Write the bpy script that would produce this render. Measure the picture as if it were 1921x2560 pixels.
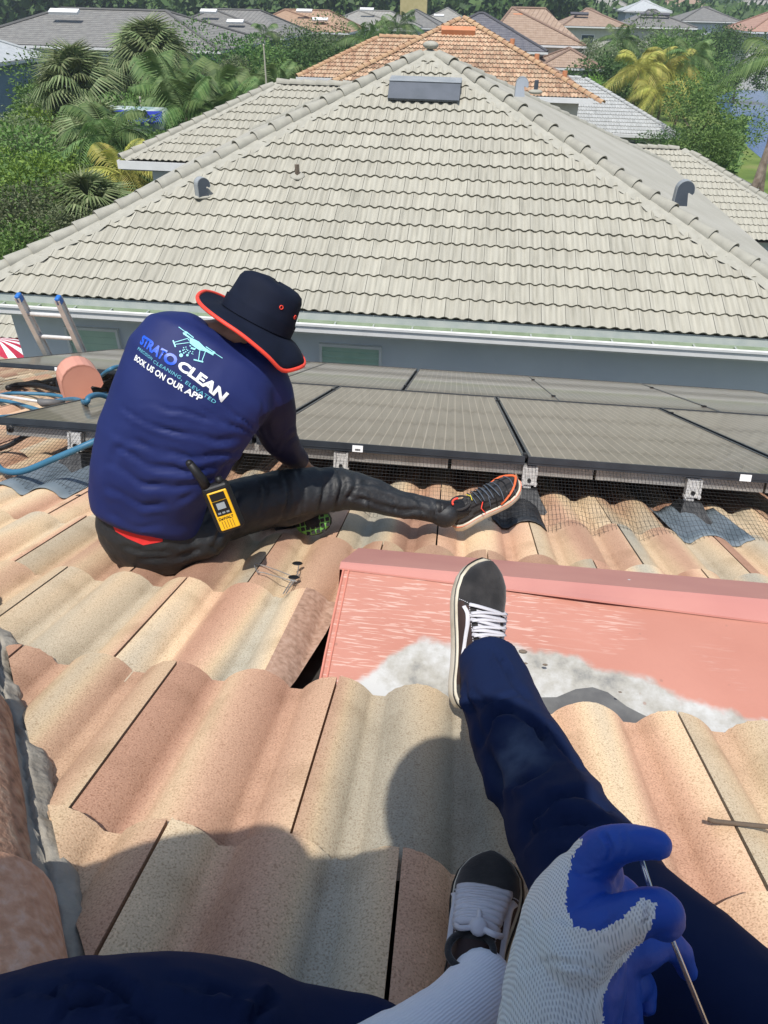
import bpy, bmesh, math, random
from mathutils import Vector, Matrix, noise
from mathutils.bvhtree import BVHTree
random.seed(7)
R_ = math.radians
for o in list(bpy.data.objects): bpy.data.objects.remove(o)
scn = bpy.context.scene
COL = scn.collection
# ------------------------------------------------------------------ camera, sky, sun, exposure
PITCH, ROLL, AZ, SL = R_(36.36), R_(1.39), R_(5.58), R_(20.6)
FOC = 1748.0
F = Vector((0, math.cos(PITCH), -math.sin(PITCH))); U = Vector((0, math.sin(PITCH), math.cos(PITCH))); Rt = Vector((1, 0, 0))
Rt, U = math.cos(ROLL)*Rt + math.sin(ROLL)*U, -math.sin(ROLL)*Rt + math.cos(ROLL)*U
cd = bpy.data.cameras.new('camera'); cam = bpy.data.objects.new('camera', cd); COL.objects.link(cam)
cd.sensor_fit = 'VERTICAL'; cd.sensor_height = 36; cd.lens = 36*FOC/2560; cd.clip_start = .02; cd.clip_end = 6000
cam.matrix_world = Matrix(((Rt.x, U.x, -F.x, 0), (Rt.y, U.y, -F.y, 0), (Rt.z, U.z, -F.z, 0), (0, 0, 0, 1)))
scn.camera = cam
SUN = Vector((-.11, -.38, .90)).normalized()
w = bpy.data.worlds.new('World'); scn.world = w; w.use_nodes = True
nt = w.node_tree; bg = nt.nodes['Background']
sky = nt.nodes.new('ShaderNodeTexSky'); sky.sky_type = 'NISHITA'; sky.sun_disc = False
sky.sun_elevation = math.asin(SUN.z); sky.sun_rotation = math.atan2(SUN.x, SUN.y)
sky.air_density = 1.2; sky.dust_density = 1.5
nt.links.new(sky.outputs[0], bg.inputs[0]); bg.inputs[1].default_value = .12
sl = bpy.data.lights.new('sun', 'SUN'); sl.energy = 4.3; sl.angle = R_(.5); sl.color = (1, .96, .9)
so = bpy.data.objects.new('sun', sl); COL.objects.link(so); so.rotation_euler = SUN.to_track_quat('Z', 'Y').to_euler()
scn.view_settings.view_transform = 'Standard'; scn.view_settings.look = 'None'
scn.view_settings.exposure = .12; scn.view_settings.gamma = 1
GZ = -9.0                       # ground height below the camera

# ------------------------------------------------------------------ coordinate helpers
K = 1921/1660
def ray(x, y):
    x *= K; y *= K
    return F + (x-960.5)/FOC*Rt + (1280-y)/FOC*U
DN = Vector((math.sin(AZ)*math.cos(SL), math.cos(AZ)*math.cos(SL), -math.sin(SL)))   # down the near roof
EE = Vector((math.cos(AZ), -math.sin(AZ), 0)); NN = EE.cross(DN)
D = .72
def RP(e, d, h): return EE*e + DN*d + NN*(h-D)
def Q(x, y, h):
    r = ray(x, y); return r*((-D+h)/r.dot(NN))
def Zp(x, y, z): return ray(x, y)*z
GG = Vector((math.sin(AZ), math.cos(AZ), 0))
def Qg(x, y, g):
    r = ray(x, y); return r*(g/r.dot(GG))
def topx(P):
    z = P.dot(F)
    return ((960.5+FOC*P.dot(Rt)/z)/K, (1280-FOC*P.dot(U)/z)/K)
A2 = R_(5.63); EN = Vector((math.cos(A2), -math.sin(A2), 0)); GN = Vector((math.sin(A2), math.cos(A2), 0))
def NB(a, b, z): return EN*a + GN*b + Vector((0, 0, z))
S2 = R_(23.6); T2 = math.tan(S2)

# ------------------------------------------------------------------ materials
def newmat(name):
    m = bpy.data.materials.new(name); m.use_nodes = True
    return m, m.node_tree.nodes, m.node_tree.links, m.node_tree.nodes['Principled BSDF']
def c4(c): return (c[0], c[1], c[2], 1)
def ramp(nodes, stops):
    r = nodes.new('ShaderNodeValToRGB'); el = r.color_ramp.elements
    while len(el) < len(stops): el.new(.5)
    for e_, (p, c) in zip(el, stops): e_.position = p; e_.color = c4(c)
    return r
def mat(name, c1, c2=None, scale=5, rough=.7, bump=0, bscale=60, spec=.5, metal=0, stretch=(1, 1, 1), rnd=0, coat=0, detail=4, sheen=0, trans=0, lo=.35, hi=.65, c3=None):
    m, N, L, b = newmat(name)
    b.inputs['Roughness'].default_value = rough; b.inputs['Metallic'].default_value = metal
    b.inputs['Specular IOR Level'].default_value = spec; b.inputs['Coat Weight'].default_value = coat
    if sheen: b.inputs['Sheen Weight'].default_value = sheen
    if trans: b.inputs['Transmission Weight'].default_value = trans
    tc = N.new('ShaderNodeTexCoord'); mp = N.new('ShaderNodeMapping'); mp.inputs['Scale'].default_value = stretch
    L.new(tc.outputs['Object'], mp.inputs[0])
    vec = mp.outputs[0]
    if rnd:
        oi = N.new('ShaderNodeObjectInfo'); mu = N.new('ShaderNodeMath'); mu.operation = 'MULTIPLY'; mu.inputs[1].default_value = 37.
        L.new(oi.outputs['Random'], mu.inputs[0]); va = N.new('ShaderNodeVectorMath'); va.operation = 'ADD'
        L.new(vec, va.inputs[0]); L.new(mu.outputs[0], va.inputs[1]); vec = va.outputs[0]
    if c2 is None: b.inputs['Base Color'].default_value = c4(c1)
    else:
        n = N.new('ShaderNodeTexNoise'); n.inputs['Scale'].default_value = scale; n.inputs['Detail'].default_value = detail
        L.new(vec, n.inputs['Vector'])
        st = [(lo, c1), (hi, c2)] if c3 is None else [(lo, c1), ((lo+hi)/2, c2), (hi, c3)]
        r = ramp(N, st); L.new(n.outputs[0], r.inputs[0]); L.new(r.outputs[0], b.inputs['Base Color'])
    if bump:
        n2 = N.new('ShaderNodeTexNoise'); n2.inputs['Scale'].default_value = bscale; n2.inputs['Detail'].default_value = 3
        L.new(tc.outputs['Object'], n2.inputs['Vector'])
        bp = N.new('ShaderNodeBump'); bp.inputs['Strength'].default_value = min(1, bump); bp.inputs['Distance'].default_value = .3/bscale
        L.new(n2.outputs[0], bp.inputs['Height']); L.new(bp.outputs[0], b.inputs['Normal'])
    return m

def tile_mat_own():
    m, N, L, b = newmat('blended_tile')
    b.inputs['Roughness'].default_value = .9; b.inputs['Specular IOR Level'].default_value = .2
    tc = N.new('ShaderNodeTexCoord'); oi = N.new('ShaderNodeObjectInfo')
    mu = N.new('ShaderNodeMath'); mu.operation = 'MULTIPLY'; mu.inputs[1].default_value = 91.
    L.new(oi.outputs['Random'], mu.inputs[0])
    mp = N.new('ShaderNodeMapping'); mp.inputs['Scale'].default_value = (8.5, .55, 2)
    L.new(tc.outputs['Object'], mp.inputs[0])
    va = N.new('ShaderNodeVectorMath'); va.operation = 'ADD'; L.new(mp.outputs[0], va.inputs[0]); L.new(mu.outputs[0], va.inputs[1])
    n = N.new('ShaderNodeTexNoise'); n.inputs['Scale'].default_value = 1.; n.inputs['Detail'].default_value = .6; L.new(va.outputs[0], n.inputs['Vector'])
    r = ramp(N, [(.28, (.43, .395, .31)), (.36, (.57, .47, .33)), (.44, (.66, .50, .32)), (.50, (.64, .44, .285)), (.57, (.57, .36, .24)), (.68, (.45, .26, .175))])
    L.new(n.outputs[0], r.inputs[0])
    # whole tile tone
    hv = N.new('ShaderNodeHueSaturation'); L.new(r.outputs[0], hv.inputs['Color'])
    mr = N.new('ShaderNodeMapRange'); mr.inputs['To Min'].default_value = .80; mr.inputs['To Max'].default_value = 1.18
    m2 = N.new('ShaderNodeMath'); m2.operation = 'FRACT'; L.new(mu.outputs[0], m2.inputs[0]); L.new(m2.outputs[0], mr.inputs[0])
    L.new(mr.outputs[0], hv.inputs['Value'])
    # sand speckle
    sp = N.new('ShaderNodeTexNoise'); sp.inputs['Scale'].default_value = 360; sp.inputs['Detail'].default_value = 3; L.new(tc.outputs['Object'], sp.inputs['Vector'])
    sr = ramp(N, [(.36, (.62, .55, .5)), (.47, (1, 1, 1)), (.6, (1.0, 1.0, 1.0)), (.68, (1.3, 1.28, 1.25))]); L.new(sp.outputs[0], sr.inputs[0])
    mx = N.new('ShaderNodeMixRGB'); mx.blend_type = 'MULTIPLY'; mx.inputs[0].default_value = .8
    L.new(hv.outputs[0], mx.inputs[1]); L.new(sr.outputs[0], mx.inputs[2])
    st = N.new('ShaderNodeTexNoise'); st.inputs['Scale'].default_value = 7; st.inputs['Detail'].default_value = 6; L.new(tc.outputs['Object'], st.inputs['Vector'])
    s2 = ramp(N, [(.36, (.74, .72, .69)), (.48, (1, 1, 1))]); L.new(st.outputs[0], s2.inputs[0])
    m3 = N.new('ShaderNodeMixRGB'); m3.blend_type = 'MULTIPLY'; m3.inputs[0].default_value = .6
    L.new(mx.outputs[0], m3.inputs[1]); L.new(s2.outputs[0], m3.inputs[2])
    L.new(m3.outputs[0], b.inputs['Base Color'])
    bp = N.new('ShaderNodeBump'); bp.inputs['Strength'].default_value = .55; bp.inputs['Distance'].default_value = .0016
    L.new(sp.outputs[0], bp.inputs['Height']); L.new(bp.outputs[0], b.inputs['Normal'])
    return m
def tile_mat_pale(name, a, b_, dark, sx=26, amt=1):
    m, N, L, b = newmat(name)
    b.inputs['Roughness'].default_value = .85; b.inputs['Specular IOR Level'].default_value = .25
    tc = N.new('ShaderNodeTexCoord'); oi = N.new('ShaderNodeObjectInfo')
    mu = N.new('ShaderNodeMath'); mu.operation = 'MULTIPLY'; mu.inputs[1].default_value = 53.; L.new(oi.outputs['Random'], mu.inputs[0])
    mp = N.new('ShaderNodeMapping'); mp.inputs['Scale'].default_value = (sx, 1.6, 2); L.new(tc.outputs['Object'], mp.inputs[0])
    va = N.new('ShaderNodeVectorMath'); va.operation = 'ADD'; L.new(mp.outputs[0], va.inputs[0]); L.new(mu.outputs[0], va.inputs[1])
    n = N.new('ShaderNodeTexNoise'); n.inputs['Scale'].default_value = 1; n.inputs['Detail'].default_value = 4; L.new(va.outputs[0], n.inputs['Vector'])
    r = ramp(N, [(.29, dark), (.42, a), (.6, b_)]); L.new(n.outputs[0], r.inputs[0])
    hv = N.new('ShaderNodeHueSaturation'); L.new(r.outputs[0], hv.inputs['Color'])
    fr = N.new('ShaderNodeMath'); fr.operation = 'FRACT'; L.new(mu.outputs[0], fr.inputs[0])
    mr = N.new('ShaderNodeMapRange'); mr.inputs['To Min'].default_value = 1-.07*amt; mr.inputs['To Max'].default_value = 1+.07*amt
    L.new(fr.outputs[0], mr.inputs[0]); L.new(mr.outputs[0], hv.inputs['Value'])
    L.new(hv.outputs[0], b.inputs['Base Color'])
    return m
M = {}
M['own'] = tile_mat_own()
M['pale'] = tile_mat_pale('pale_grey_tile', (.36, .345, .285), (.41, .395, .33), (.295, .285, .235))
M['orange'] = tile_mat_pale('orange_blend_tile', (.38, .235, .15), (.47, .34, .23), (.24, .14, .09), 5, 3)
M['cap_pale'] = mat('pale_ridge_cap', (.30, .29, .245), (.36, .35, .295), 6, .85, .3, 40, rnd=1)
M['cap_orange'] = mat('orange_ridge_cap', (.38, .22, .13), (.48, .33, .19), 2, .85, rnd=1)
M['cap_own'] = mat('speckled_ridge_cap', (.20, .13, .09), (.42, .25, .17), 45, .95, 1, 90, c3=(.50, .36, .26), spec=.2, lo=.3, hi=.7)
M['cap_own2'] = mat('salmon_ridge_cap', (.50, .27, .17), (.62, .36, .24), 60, .95, 1, 90, c3=(.68, .46, .35), spec=.2, lo=.3, hi=.7)
M['mortar'] = mat('grey_mortar', (.24, .215, .175), (.37, .34, .285), 9, .95, .9, 70, spec=.2, detail=6)
M['mortar_pale'] = mat('painted_mortar', (.33, .32, .27), (.385, .375, .32), 8, .9, .6, 30)
M['under'] = mat('dark_underlayment', (.025, .022, .02), (.05, .045, .04), 20, .95)
M['stucco'] = mat('pale_grey_stucco', (.62, .65, .69), (.68, .71, .74), 1.2, .9, .6, 90)
M['stucco_cream'] = mat('cream_stucco', (.52, .50, .44), (.58, .56, .50), 3, .9)
M['stucco_blue'] = mat('blue_grey_stucco', (.24, .33, .42), (.28, .37, .46), 3, .9)
M['white'] = mat('white_paint', (.70, .70, .69), (.76, .76, .75), 4, .45)
M['green_reflection'] = mat('gutter_green_reflection', (.34, .42, .28), (.44, .52, .38), 5, .5)  # green reflection inside the white gutter, put into its colour
M['drip'] = mat('grey_drip_metal', (.30, .34, .32), (.36, .39, .36), 6, .5)
M['shutter'] = mat('pale_green_shutter', (.44, .60, .48), (.50, .65, .53), 3, .5)
M['glass'] = mat('dark_window_glass', (.05, .07, .08), rough=.08)
M['vent_grey'] = mat('blue_grey_metal', (.055, .07, .09), (.075, .09, .115), 4, .5)
M['vent_light'] = mat('light_grey_metal', (.25, .275, .29), (.31, .33, .34), 5, .5)
M['alu'] = mat('aluminium', (.55, .54, .52), (.66, .65, .63), 12, .45, metal=.25)
M['blue_cap'] = mat('blue_plastic', (.03, .16, .50), rough=.4)
M['black'] = mat('black_plastic', (.010, .010, .011), rough=.5, spec=.35)
M['frame'] = mat('black_anodised_frame', (.018, .022, .028), (.028, .034, .042), 9, .38, spec=.6)
M['wire'] = mat('black_coated_wire', (.010, .010, .010), rough=.6, spec=.35)
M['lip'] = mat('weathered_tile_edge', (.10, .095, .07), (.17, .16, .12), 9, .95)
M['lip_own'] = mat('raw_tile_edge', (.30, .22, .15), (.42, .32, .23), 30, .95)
M['label'] = mat('white_sticker', (.82, .82, .82), rough=.5)
M['rubber'] = mat('black_rubber_flashing', (.012, .013, .015), (.035, .037, .04), 25, .55, .5, 60)
M['bluegrey'] = mat('blue_grey_flashing', (.12, .155, .18), (.19, .23, .26), 7, .7)
M['hose'] = mat('blue_hose', (.03, .135, .23), (.045, .17, .28), 10, .5)
M['pink'] = mat('salmon_pipe_paint', (.58, .27, .20), (.62, .30, .22), 5, .6)
M['grass'] = mat('lawn', (.07, .12, .018), (.13, .19, .035), .35, 1, c3=(.18, .20, .06))
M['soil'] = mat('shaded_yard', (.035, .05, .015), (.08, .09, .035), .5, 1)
M['trunk'] = mat('grey_bark', (.12, .09, .065), (.22, .18, .14), 6, .95, .8, 30)
M['city'] = mat('pale_tower', (.45, .52, .60), (.55, .60, .66), .05, .8)

# ------------------------------------------------------------------ mesh helpers
def mesh_from(name, vs, fs, smooth=False):
    me = bpy.data.meshes.new(name); me.from_pydata([tuple(v) for v in vs], [], fs); me.update()
    if smooth: me.polygons.foreach_set('use_smooth', [True]*len(me.polygons))
    return me
def ob(name, me, m=None, parent=None, mw=None):
    o = bpy.data.objects.new(name, me); COL.objects.link(o)
    if m is not None and not me.materials: me.materials.append(m)
    if mw is not None: o.matrix_world = mw
    if parent:
        o.parent = parent; o.matrix_parent_inverse = parent.matrix_world.inverted()
    return o
def thing(name, label, cat, loc=(0, 0, 0), group=None):
    o = bpy.data.objects.new(name, None); COL.objects.link(o); o.location = loc; o.empty_display_size = .1
    o.matrix_world = Matrix.Translation(Vector(loc))
    tag(o, label, cat, group); return o
def tag(o, label=None, cat=None, group=None, kind=None):
    if label: o['label'] = label
    if cat: o['category'] = cat
    if group: o['group'] = group
    if kind: o['kind'] = kind
    return o
class MB:
    def __init__(s): s.v = []; s.f = []; s.mi = []
    def add(s, vs, fs, mi=0):
        n = len(s.v); s.v += [Vector(v) for v in vs]; s.f += [[i+n for i in f] for f in fs]; s.mi += [mi]*len(fs)
    def box(s, c, ax, hs, mi=0):          # centre, three unit axes, half sizes
        c = Vector(c); p = []
        for i in (-1, 1):
            for j in (-1, 1):
                for k in (-1, 1): p.append(c+ax[0]*hs[0]*i+ax[1]*hs[1]*j+ax[2]*hs[2]*k)
        s.add(p, [[0, 1, 3, 2], [4, 6, 7, 5], [0, 4, 5, 1], [2, 3, 7, 6], [0, 2, 6, 4], [1, 5, 7, 3]], mi)
    def bar(s, a, b, r, n=6, mi=0, cap=True):
        s.tube([a, b], [r, r], n, mi, cap)
    def tube(s, pts, rs, n=8, mi=0, cap=True, flat=1.0, upv=None):
        pts = [Vector(p) for p in pts]
        if not hasattr(rs, '__len__'): rs = [rs]*len(pts)
        t0 = (pts[1]-pts[0]).normalized(); u = Vector((0, 0, 1)) if abs(t0.z) < .9 else Vector((1, 0, 0))
        if upv is not None: u = upv
        base = len(s.v); vs = []
        for i, p in enumerate(pts):
            t = (pts[min(i+1, len(pts)-1)]-pts[max(i-1, 0)]).normalized()
            x = t.cross(u)
            if x.length < 1e-5: x = t.orthogonal()
            x.normalize(); y = x.cross(t).normalized(); u = y
            for k in range(n):
                a = 2*math.pi*k/n; vs.append(p+x*math.cos(a)*rs[i]+y*math.sin(a)*rs[i]*flat)
        fs = []
        for i in range(len(pts)-1):
            for k in range(n): fs.append([i*n+k, i*n+(k+1) % n, (i+1)*n+(k+1) % n, (i+1)*n+k])
        if cap: fs.append(list(range(n))[::-1]); fs.append([(len(pts)-1)*n+k for k in range(n)])
        s.add(vs, fs, mi)
    def ball(s, c, ax, r, mi=0, nu=14, nv=8):
        c = Vector(c); vs = [c+ax[2]*r[2]]
        for j in range(1, nv):
            th = math.pi*j/nv
            for i in range(nu):
                ph = 2*math.pi*i/nu
                vs.append(c+ax[0]*r[0]*math.sin(th)*math.cos(ph)+ax[1]*r[1]*math.sin(th)*math.sin(ph)+ax[2]*r[2]*math.cos(th))
        vs.append(c-ax[2]*r[2]); fs = []
        for i in range(nu): fs.append([0, 1+i, 1+(i+1) % nu])
        for j in range(nv-2):
            for i in range(nu):
                a = 1+j*nu; fs.append([a+i, a+nu+i, a+nu+(i+1) % nu, a+(i+1) % nu])
        L_ = len(vs)-1; a = 1+(nv-2)*nu
        for i in range(nu): fs.append([L_, a+(i+1) % nu, a+i])
        s.add(vs, fs, mi)
    def loft(s, rings, closed=True, cap=True, mi=0):
        n = len(rings[0]); vs = [p for r in rings for p in r]; fs = []
        for i in range(len(rings)-1):
            for k in range(n if closed else n-1): fs.append([i*n+k, i*n+(k+1) % n, (i+1)*n+(k+1) % n, (i+1)*n+k])
        if cap: fs.append(list(range(n))[::-1]); fs.append([(len(rings)-1)*n+k for k in range(n)])
        s.add(vs, fs, mi)
    def mesh(s, name, mats=None, smooth=False):
        me = mesh_from(name, s.v, s.f, smooth)
        if mats:
            for m in mats: me.materials.append(m)
            me.polygons.foreach_set('material_index', s.mi)
        return me
    def build(s, name, m, parent=None, smooth=False):
        ms = m if isinstance(m, (list, tuple)) else [m]
        return ob(name, s.mesh(name, ms, smooth), None, parent)
XYZ = (Vector((1, 0, 0)), Vector((0, 1, 0)), Vector((0, 0, 1)))
AXN = (EN, GN, Vector((0, 0, 1)))
AXR = (EE, DN, NN)
def frame(o, x, y, z):
    return Matrix(((x.x, y.x, z.x, o.x), (x.y, y.y, z.y, o.y), (x.z, y.z, z.z, o.z), (0, 0, 0, 1)))
def spline(pts, n=6):
    out = []; P_ = [Vector(p) for p in pts]; P_ = [2*P_[0]-P_[1]]+P_+[2*P_[-1]-P_[-2]]
    for i in range(1, len(P_)-2):
        for k in range(n):
            t = k/n; a, b, c, d = P_[i-1], P_[i], P_[i+1], P_[i+2]
            out.append(.5*((2*b)+(c-a)*t+(2*a-5*b+4*c-d)*t*t+(3*b-a-3*c+d)*t**3))
    out.append(P_[-2]); return out
def lerp_list(v, n=6):
    out = []
    for i in range(len(v)-1):
        for k in range(n): out.append(v[i]+(v[i+1]-v[i])*k/n)
    out.append(v[-1]); return out
def evaluated(o):
    dg = bpy.context.evaluated_depsgraph_get(); dg.update()
    me = bpy.data.meshes.new_from_object(o.evaluated_get(dg)); return me
def remesh(mb, name, voxel=.01, it=6, fac=.5):
    me = mb.mesh(name); o = bpy.data.objects.new('tmp', me); COL.objects.link(o)
    r = o.modifiers.new('r', 'REMESH'); r.mode = 'VOXEL'; r.voxel_size = voxel; r.use_smooth_shade = True
    s_ = o.modifiers.new('s', 'SMOOTH'); s_.iterations = it; s_.factor = fac
    me2 = evaluated(o); bpy.data.objects.remove(o); me2.name = name
    me2.polygons.foreach_set('use_smooth', [True]*len(me2.polygons)); return me2
# ------------------------------------------------------------------ roof tiles
def tile_arrays(W, L, waves, amp, thick, segs, lift, gap, rows=1, flat=.30, rough=0, seed=0):
    rj = random.Random(seed)
    def hz(u):
        u = (u*waves) % 1.0; u = min(u, 1-u)*2           # 0 at crest, 1 at trough
        if u > 1-flat: return 0.
        return amp*(1-(u/(1-flat))**2)**.85
    vs = []; n = segs+1
    for j in range(rows+1):
        y = L*j/rows
        for i in range(n):
            x = gap/2+(W-gap)*i/segs
            vs.append((x, y+(rj.gauss(0, rough)-(rough*5*(rj.random() > .93)) if j == 0 and rough else 0), hz(i/segs)+lift*(1-j/rows)+(rj.gauss(0, rough*.3) if rough else 0)))
    fs = [[j*n+i, j*n+i+1, (j+1)*n+i+1, (j+1)*n+i] for j in range(rows) for i in range(segs)]
    b = len(vs)                                            # lower lip, own vertices so its edge stays sharp
    for i in range(n): vs.append(vs[i])
    a_ = b; b = len(vs)
    for i in range(n):
        x, y, z = vs[i]; vs.append((x, y+.002, z-thick))
    global LIP; LIP = (len(fs), len(fs)+segs)
    fs += [[b+i, b+i+1, a_+i+1, a_+i] for i in range(segs)]
    c = len(vs)                                            # sides
    vs += [(vs[0][0], L, vs[rows*n][2]-thick), (vs[segs][0], L, vs[rows*n+segs][2]-thick)]
    c2 = len(vs)
    for j in range(rows+1): vs.append(vs[j*n])
    c3 = len(vs)
    for j in range(rows+1): vs.append(vs[j*n+segs])
    d0 = len(vs); vs.append(vs[b]); vs.append(vs[b+segs])
    fs += [[c, d0]+[c2+j for j in range(rows+1)], [d0+1, c+1]+[c3+j for j in range(rows, -1, -1)]]
    return vs, fs
def clip_mesh(vs, fs, planes):
    bm = bmesh.new(); bv = [bm.verts.new(v) for v in vs]
    for f in fs: bm.faces.new([bv[i] for i in f])
    for (nx, ny, c) in planes:                             # keep nx*x+ny*y <= c
        bmesh.ops.bisect_plane(bm, geom=bm.verts[:]+bm.edges[:]+bm.faces[:], plane_co=(nx*c, ny*c, 0), plane_no=(nx, ny, 0), clear_outer=True)
    bm.verts.ensure_lookup_table()
    for i, v in enumerate(bm.verts): v.index = i
    o = ([tuple(v.co) for v in bm.verts], [[v.index for v in f.verts] for f in bm.faces]); bm.free(); return o
def tile_field(parent, fr, m, arr, W, ex, nrows, planes, name='tile', limit=300, phase=None, xr=(-12, 12), skip=None, jit=.0, mats=None, first=0, smooth=True):
    arrs = arr if isinstance(arr, list) else [arr]
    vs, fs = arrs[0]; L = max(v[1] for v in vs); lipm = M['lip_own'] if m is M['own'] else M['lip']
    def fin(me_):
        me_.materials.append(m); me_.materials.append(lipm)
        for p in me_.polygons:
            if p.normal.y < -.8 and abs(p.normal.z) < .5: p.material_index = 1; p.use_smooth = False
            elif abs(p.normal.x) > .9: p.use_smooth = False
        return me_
    mes = [fin(mesh_from(name, a_[0], a_[1], smooth)) for a_ in arrs]; items = []
    for r in range(first, nrows):
        y = r*ex; ph = phase(r) if phase else (r % 2)*W/2
        i0 = int((xr[0]-ph)//W)-1; i1 = int((xr[1]-ph)//W)+1
        for i in range(i0, i1):
            x = i*W+ph
            cs = [(x, y), (x+W, y), (x, y+L), (x+W, y+L)]
            cp = []; out = False
            for (nx, ny, c) in planes:
                dd = [nx*p[0]+ny*p[1]-c for p in cs]
                if min(dd) > -.01: out = True; break
                if max(dd) > 0: cp.append((nx, ny, c-nx*x-ny*y))
            if out: continue
            if skip:
                k = skip(x+W/2, y+ex/2)
                if k is True: continue
                if k: cp = cp+[(nx, ny, c-nx*x-ny*y) for (nx, ny, c) in k]
            P_ = fr @ Vector((x+W/2, y, 0)); items.append((P_.length, x, y, cp))
    items.sort(key=lambda q: q[0]); rest = MB(); k = 0
    for dist, x, y, cp in items:
        vi = random.randrange(len(arrs)); vs, fs = arrs[vi]; me = mes[vi]
        jm = Matrix.Translation((x, y, random.uniform(0, jit))) @ Matrix.Rotation(random.uniform(-jit, jit)*.6, 4, 'Z')
        if cp:
            v2, f2 = clip_mesh(vs, fs, cp)
            if not f2: continue
        if k < limit:
            if cp:
                m2 = fin(mesh_from(name, v2, f2, smooth))
            else: m2 = me
            o = bpy.data.objects.new(name, m2); COL.objects.link(o); o.parent = parent
            o.matrix_parent_inverse = parent.matrix_world.inverted(); o.matrix_basis = fr @ jm
            k += 1
        else:
            if not cp: v2, f2 = vs, fs
            rest.add([jm @ Vector(v) for v in v2], f2)
    if rest.f:
        o = ob('tile', fin(mesh_from('tile', rest.v, rest.f, smooth)), None, parent, fr); o['kind'] = 'stuff'
def cap_mesh(L, r0, r1, thick, n=8):
    vs = []; fs = []
    for (y, r) in ((0, r0), (L, r1)):
        for i in range(n+1):
            a = math.pi*(i/n)*1.06-.03*math.pi; vs.append((math.cos(a)*r, y, math.sin(a)*r*.85))
    n1 = n+1
    fs = [[i, i+1, n1+i+1, n1+i] for i in range(n)]
    b = len(vs)
    for i in range(n1): a = math.pi*i/n*1.06-.03*math.pi; vs.append((math.cos(a)*(r0-thick), .004, math.sin(a)*(r0-thick)*.85))
    tt = len(vs)
    for i in range(n1): vs.append(vs[i])
    fs += [[b+i, b+i+1, tt+i+1, tt+i] for i in range(n)]
    c = len(vs)
    for i in range(n1): a = math.pi*i/n*1.06-.03*math.pi; vs.append((math.cos(a)*(r0-thick), .12, math.sin(a)*(r0-thick)*.85))
    fs += [[c+i, c+i+1, b+i+1, b+i] for i in range(n)]
    return vs, fs
def cap_row(parent, lo, hi, m, step=.38, r0=.115, r1=.09, name='ridge_cap', lift=.03, n=8, mesh=None):
    lo, hi = Vector(lo), Vector(hi); ax = (hi-lo).normalized(); side = ax.cross(Vector((0, 0, 1))).normalized(); up = side.cross(ax)
    vs, fs = cap_mesh(step*1.15, r0, r1, .018, n); me = mesh or mesh_from(name, vs, fs, True)
    if not me.materials: me.materials.append(m)
    cnt = int((hi-lo).length/step)
    for i in range(cnt):
        P_ = lo+ax*step*i+up*(lift+random.uniform(-.004, .004))
        tilt = Matrix.Rotation(-.05, 4, 'X') @ Matrix.Rotation(random.uniform(-.02, .02), 4, 'Z')
        o = ob(name, me, None, parent, frame(P_, side, ax, up) @ tilt)
    return me
def strip(parent, lo, hi, side, width, m, name='mortar', lift=.0, jag=.06, n=60):
    lo, hi, side = Vector(lo), Vector(hi), Vector(side); vs = []; fs = []
    nrm = side.cross((hi-lo).normalized()).normalized()
    if nrm.z < 0: nrm = -nrm
    for i in range(n+1):
        p = lo.lerp(hi, i/n); wd = width+jag*(noise.noise(p*5.1)*1.3+noise.noise(p*19.)*.5)
        for k in range(4):
            vs.append(p+side*wd*k/3+nrm*(lift+noise.noise(p*7+side*k)*.008-(.02 if k == 3 else 0)))
    for i in range(n):
        for k in range(3): fs.append([i*4+k, i*4+k+1, i*4+k+5, i*4+k+4])
    me = mesh_from(name, vs, fs, True); return ob(name, me, m, parent)

# ------------------------------------------------------------------ ground, water
def sheet(name, pts, m, kind='structure'):
    o = ob(name, mesh_from(name, pts, [list(range(len(pts)))]), m); o['kind'] = kind; return o
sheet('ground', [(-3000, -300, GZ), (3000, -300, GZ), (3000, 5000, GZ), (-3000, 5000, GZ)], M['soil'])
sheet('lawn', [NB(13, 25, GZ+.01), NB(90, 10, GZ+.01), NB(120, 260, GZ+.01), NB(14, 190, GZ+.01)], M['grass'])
mw, N_, L_, b_ = newmat('lake_water'); b_.inputs['Base Color'].default_value = (.045, .12, .27, 1); b_.inputs['Roughness'].default_value = .22
b_.inputs['Specular IOR Level'].default_value = .8
n_ = N_.new('ShaderNodeTexNoise'); n_.inputs['Scale'].default_value = .8; n_.inputs['Detail'].default_value = 4
tc_ = N_.new('ShaderNodeTexCoord'); L_.new(tc_.outputs['Object'], n_.inputs['Vector'])
bp_ = N_.new('ShaderNodeBump'); bp_.inputs['Strength'].default_value = .12; bp_.inputs['Distance'].default_value = .2
L_.new(n_.outputs[0], bp_.inputs['Height']); L_.new(bp_.outputs[0], b_.inputs['Normal'])
def gp(x, y, z=GZ):
    r = ray(x, y); return r*(z/r.z)
lk = [gp(1548, 208), gp(1550, 235), gp(1566, 262), gp(1590, 288), gp(1618, 320), gp(1642, 340), gp(1670, 362), gp(1750, 410), gp(1900, 420), gp(1900, 190), gp(1660, 192), gp(1600, 190)]
for p in lk: p.z = GZ+.02
sheet('lake', lk, mw)

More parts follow.
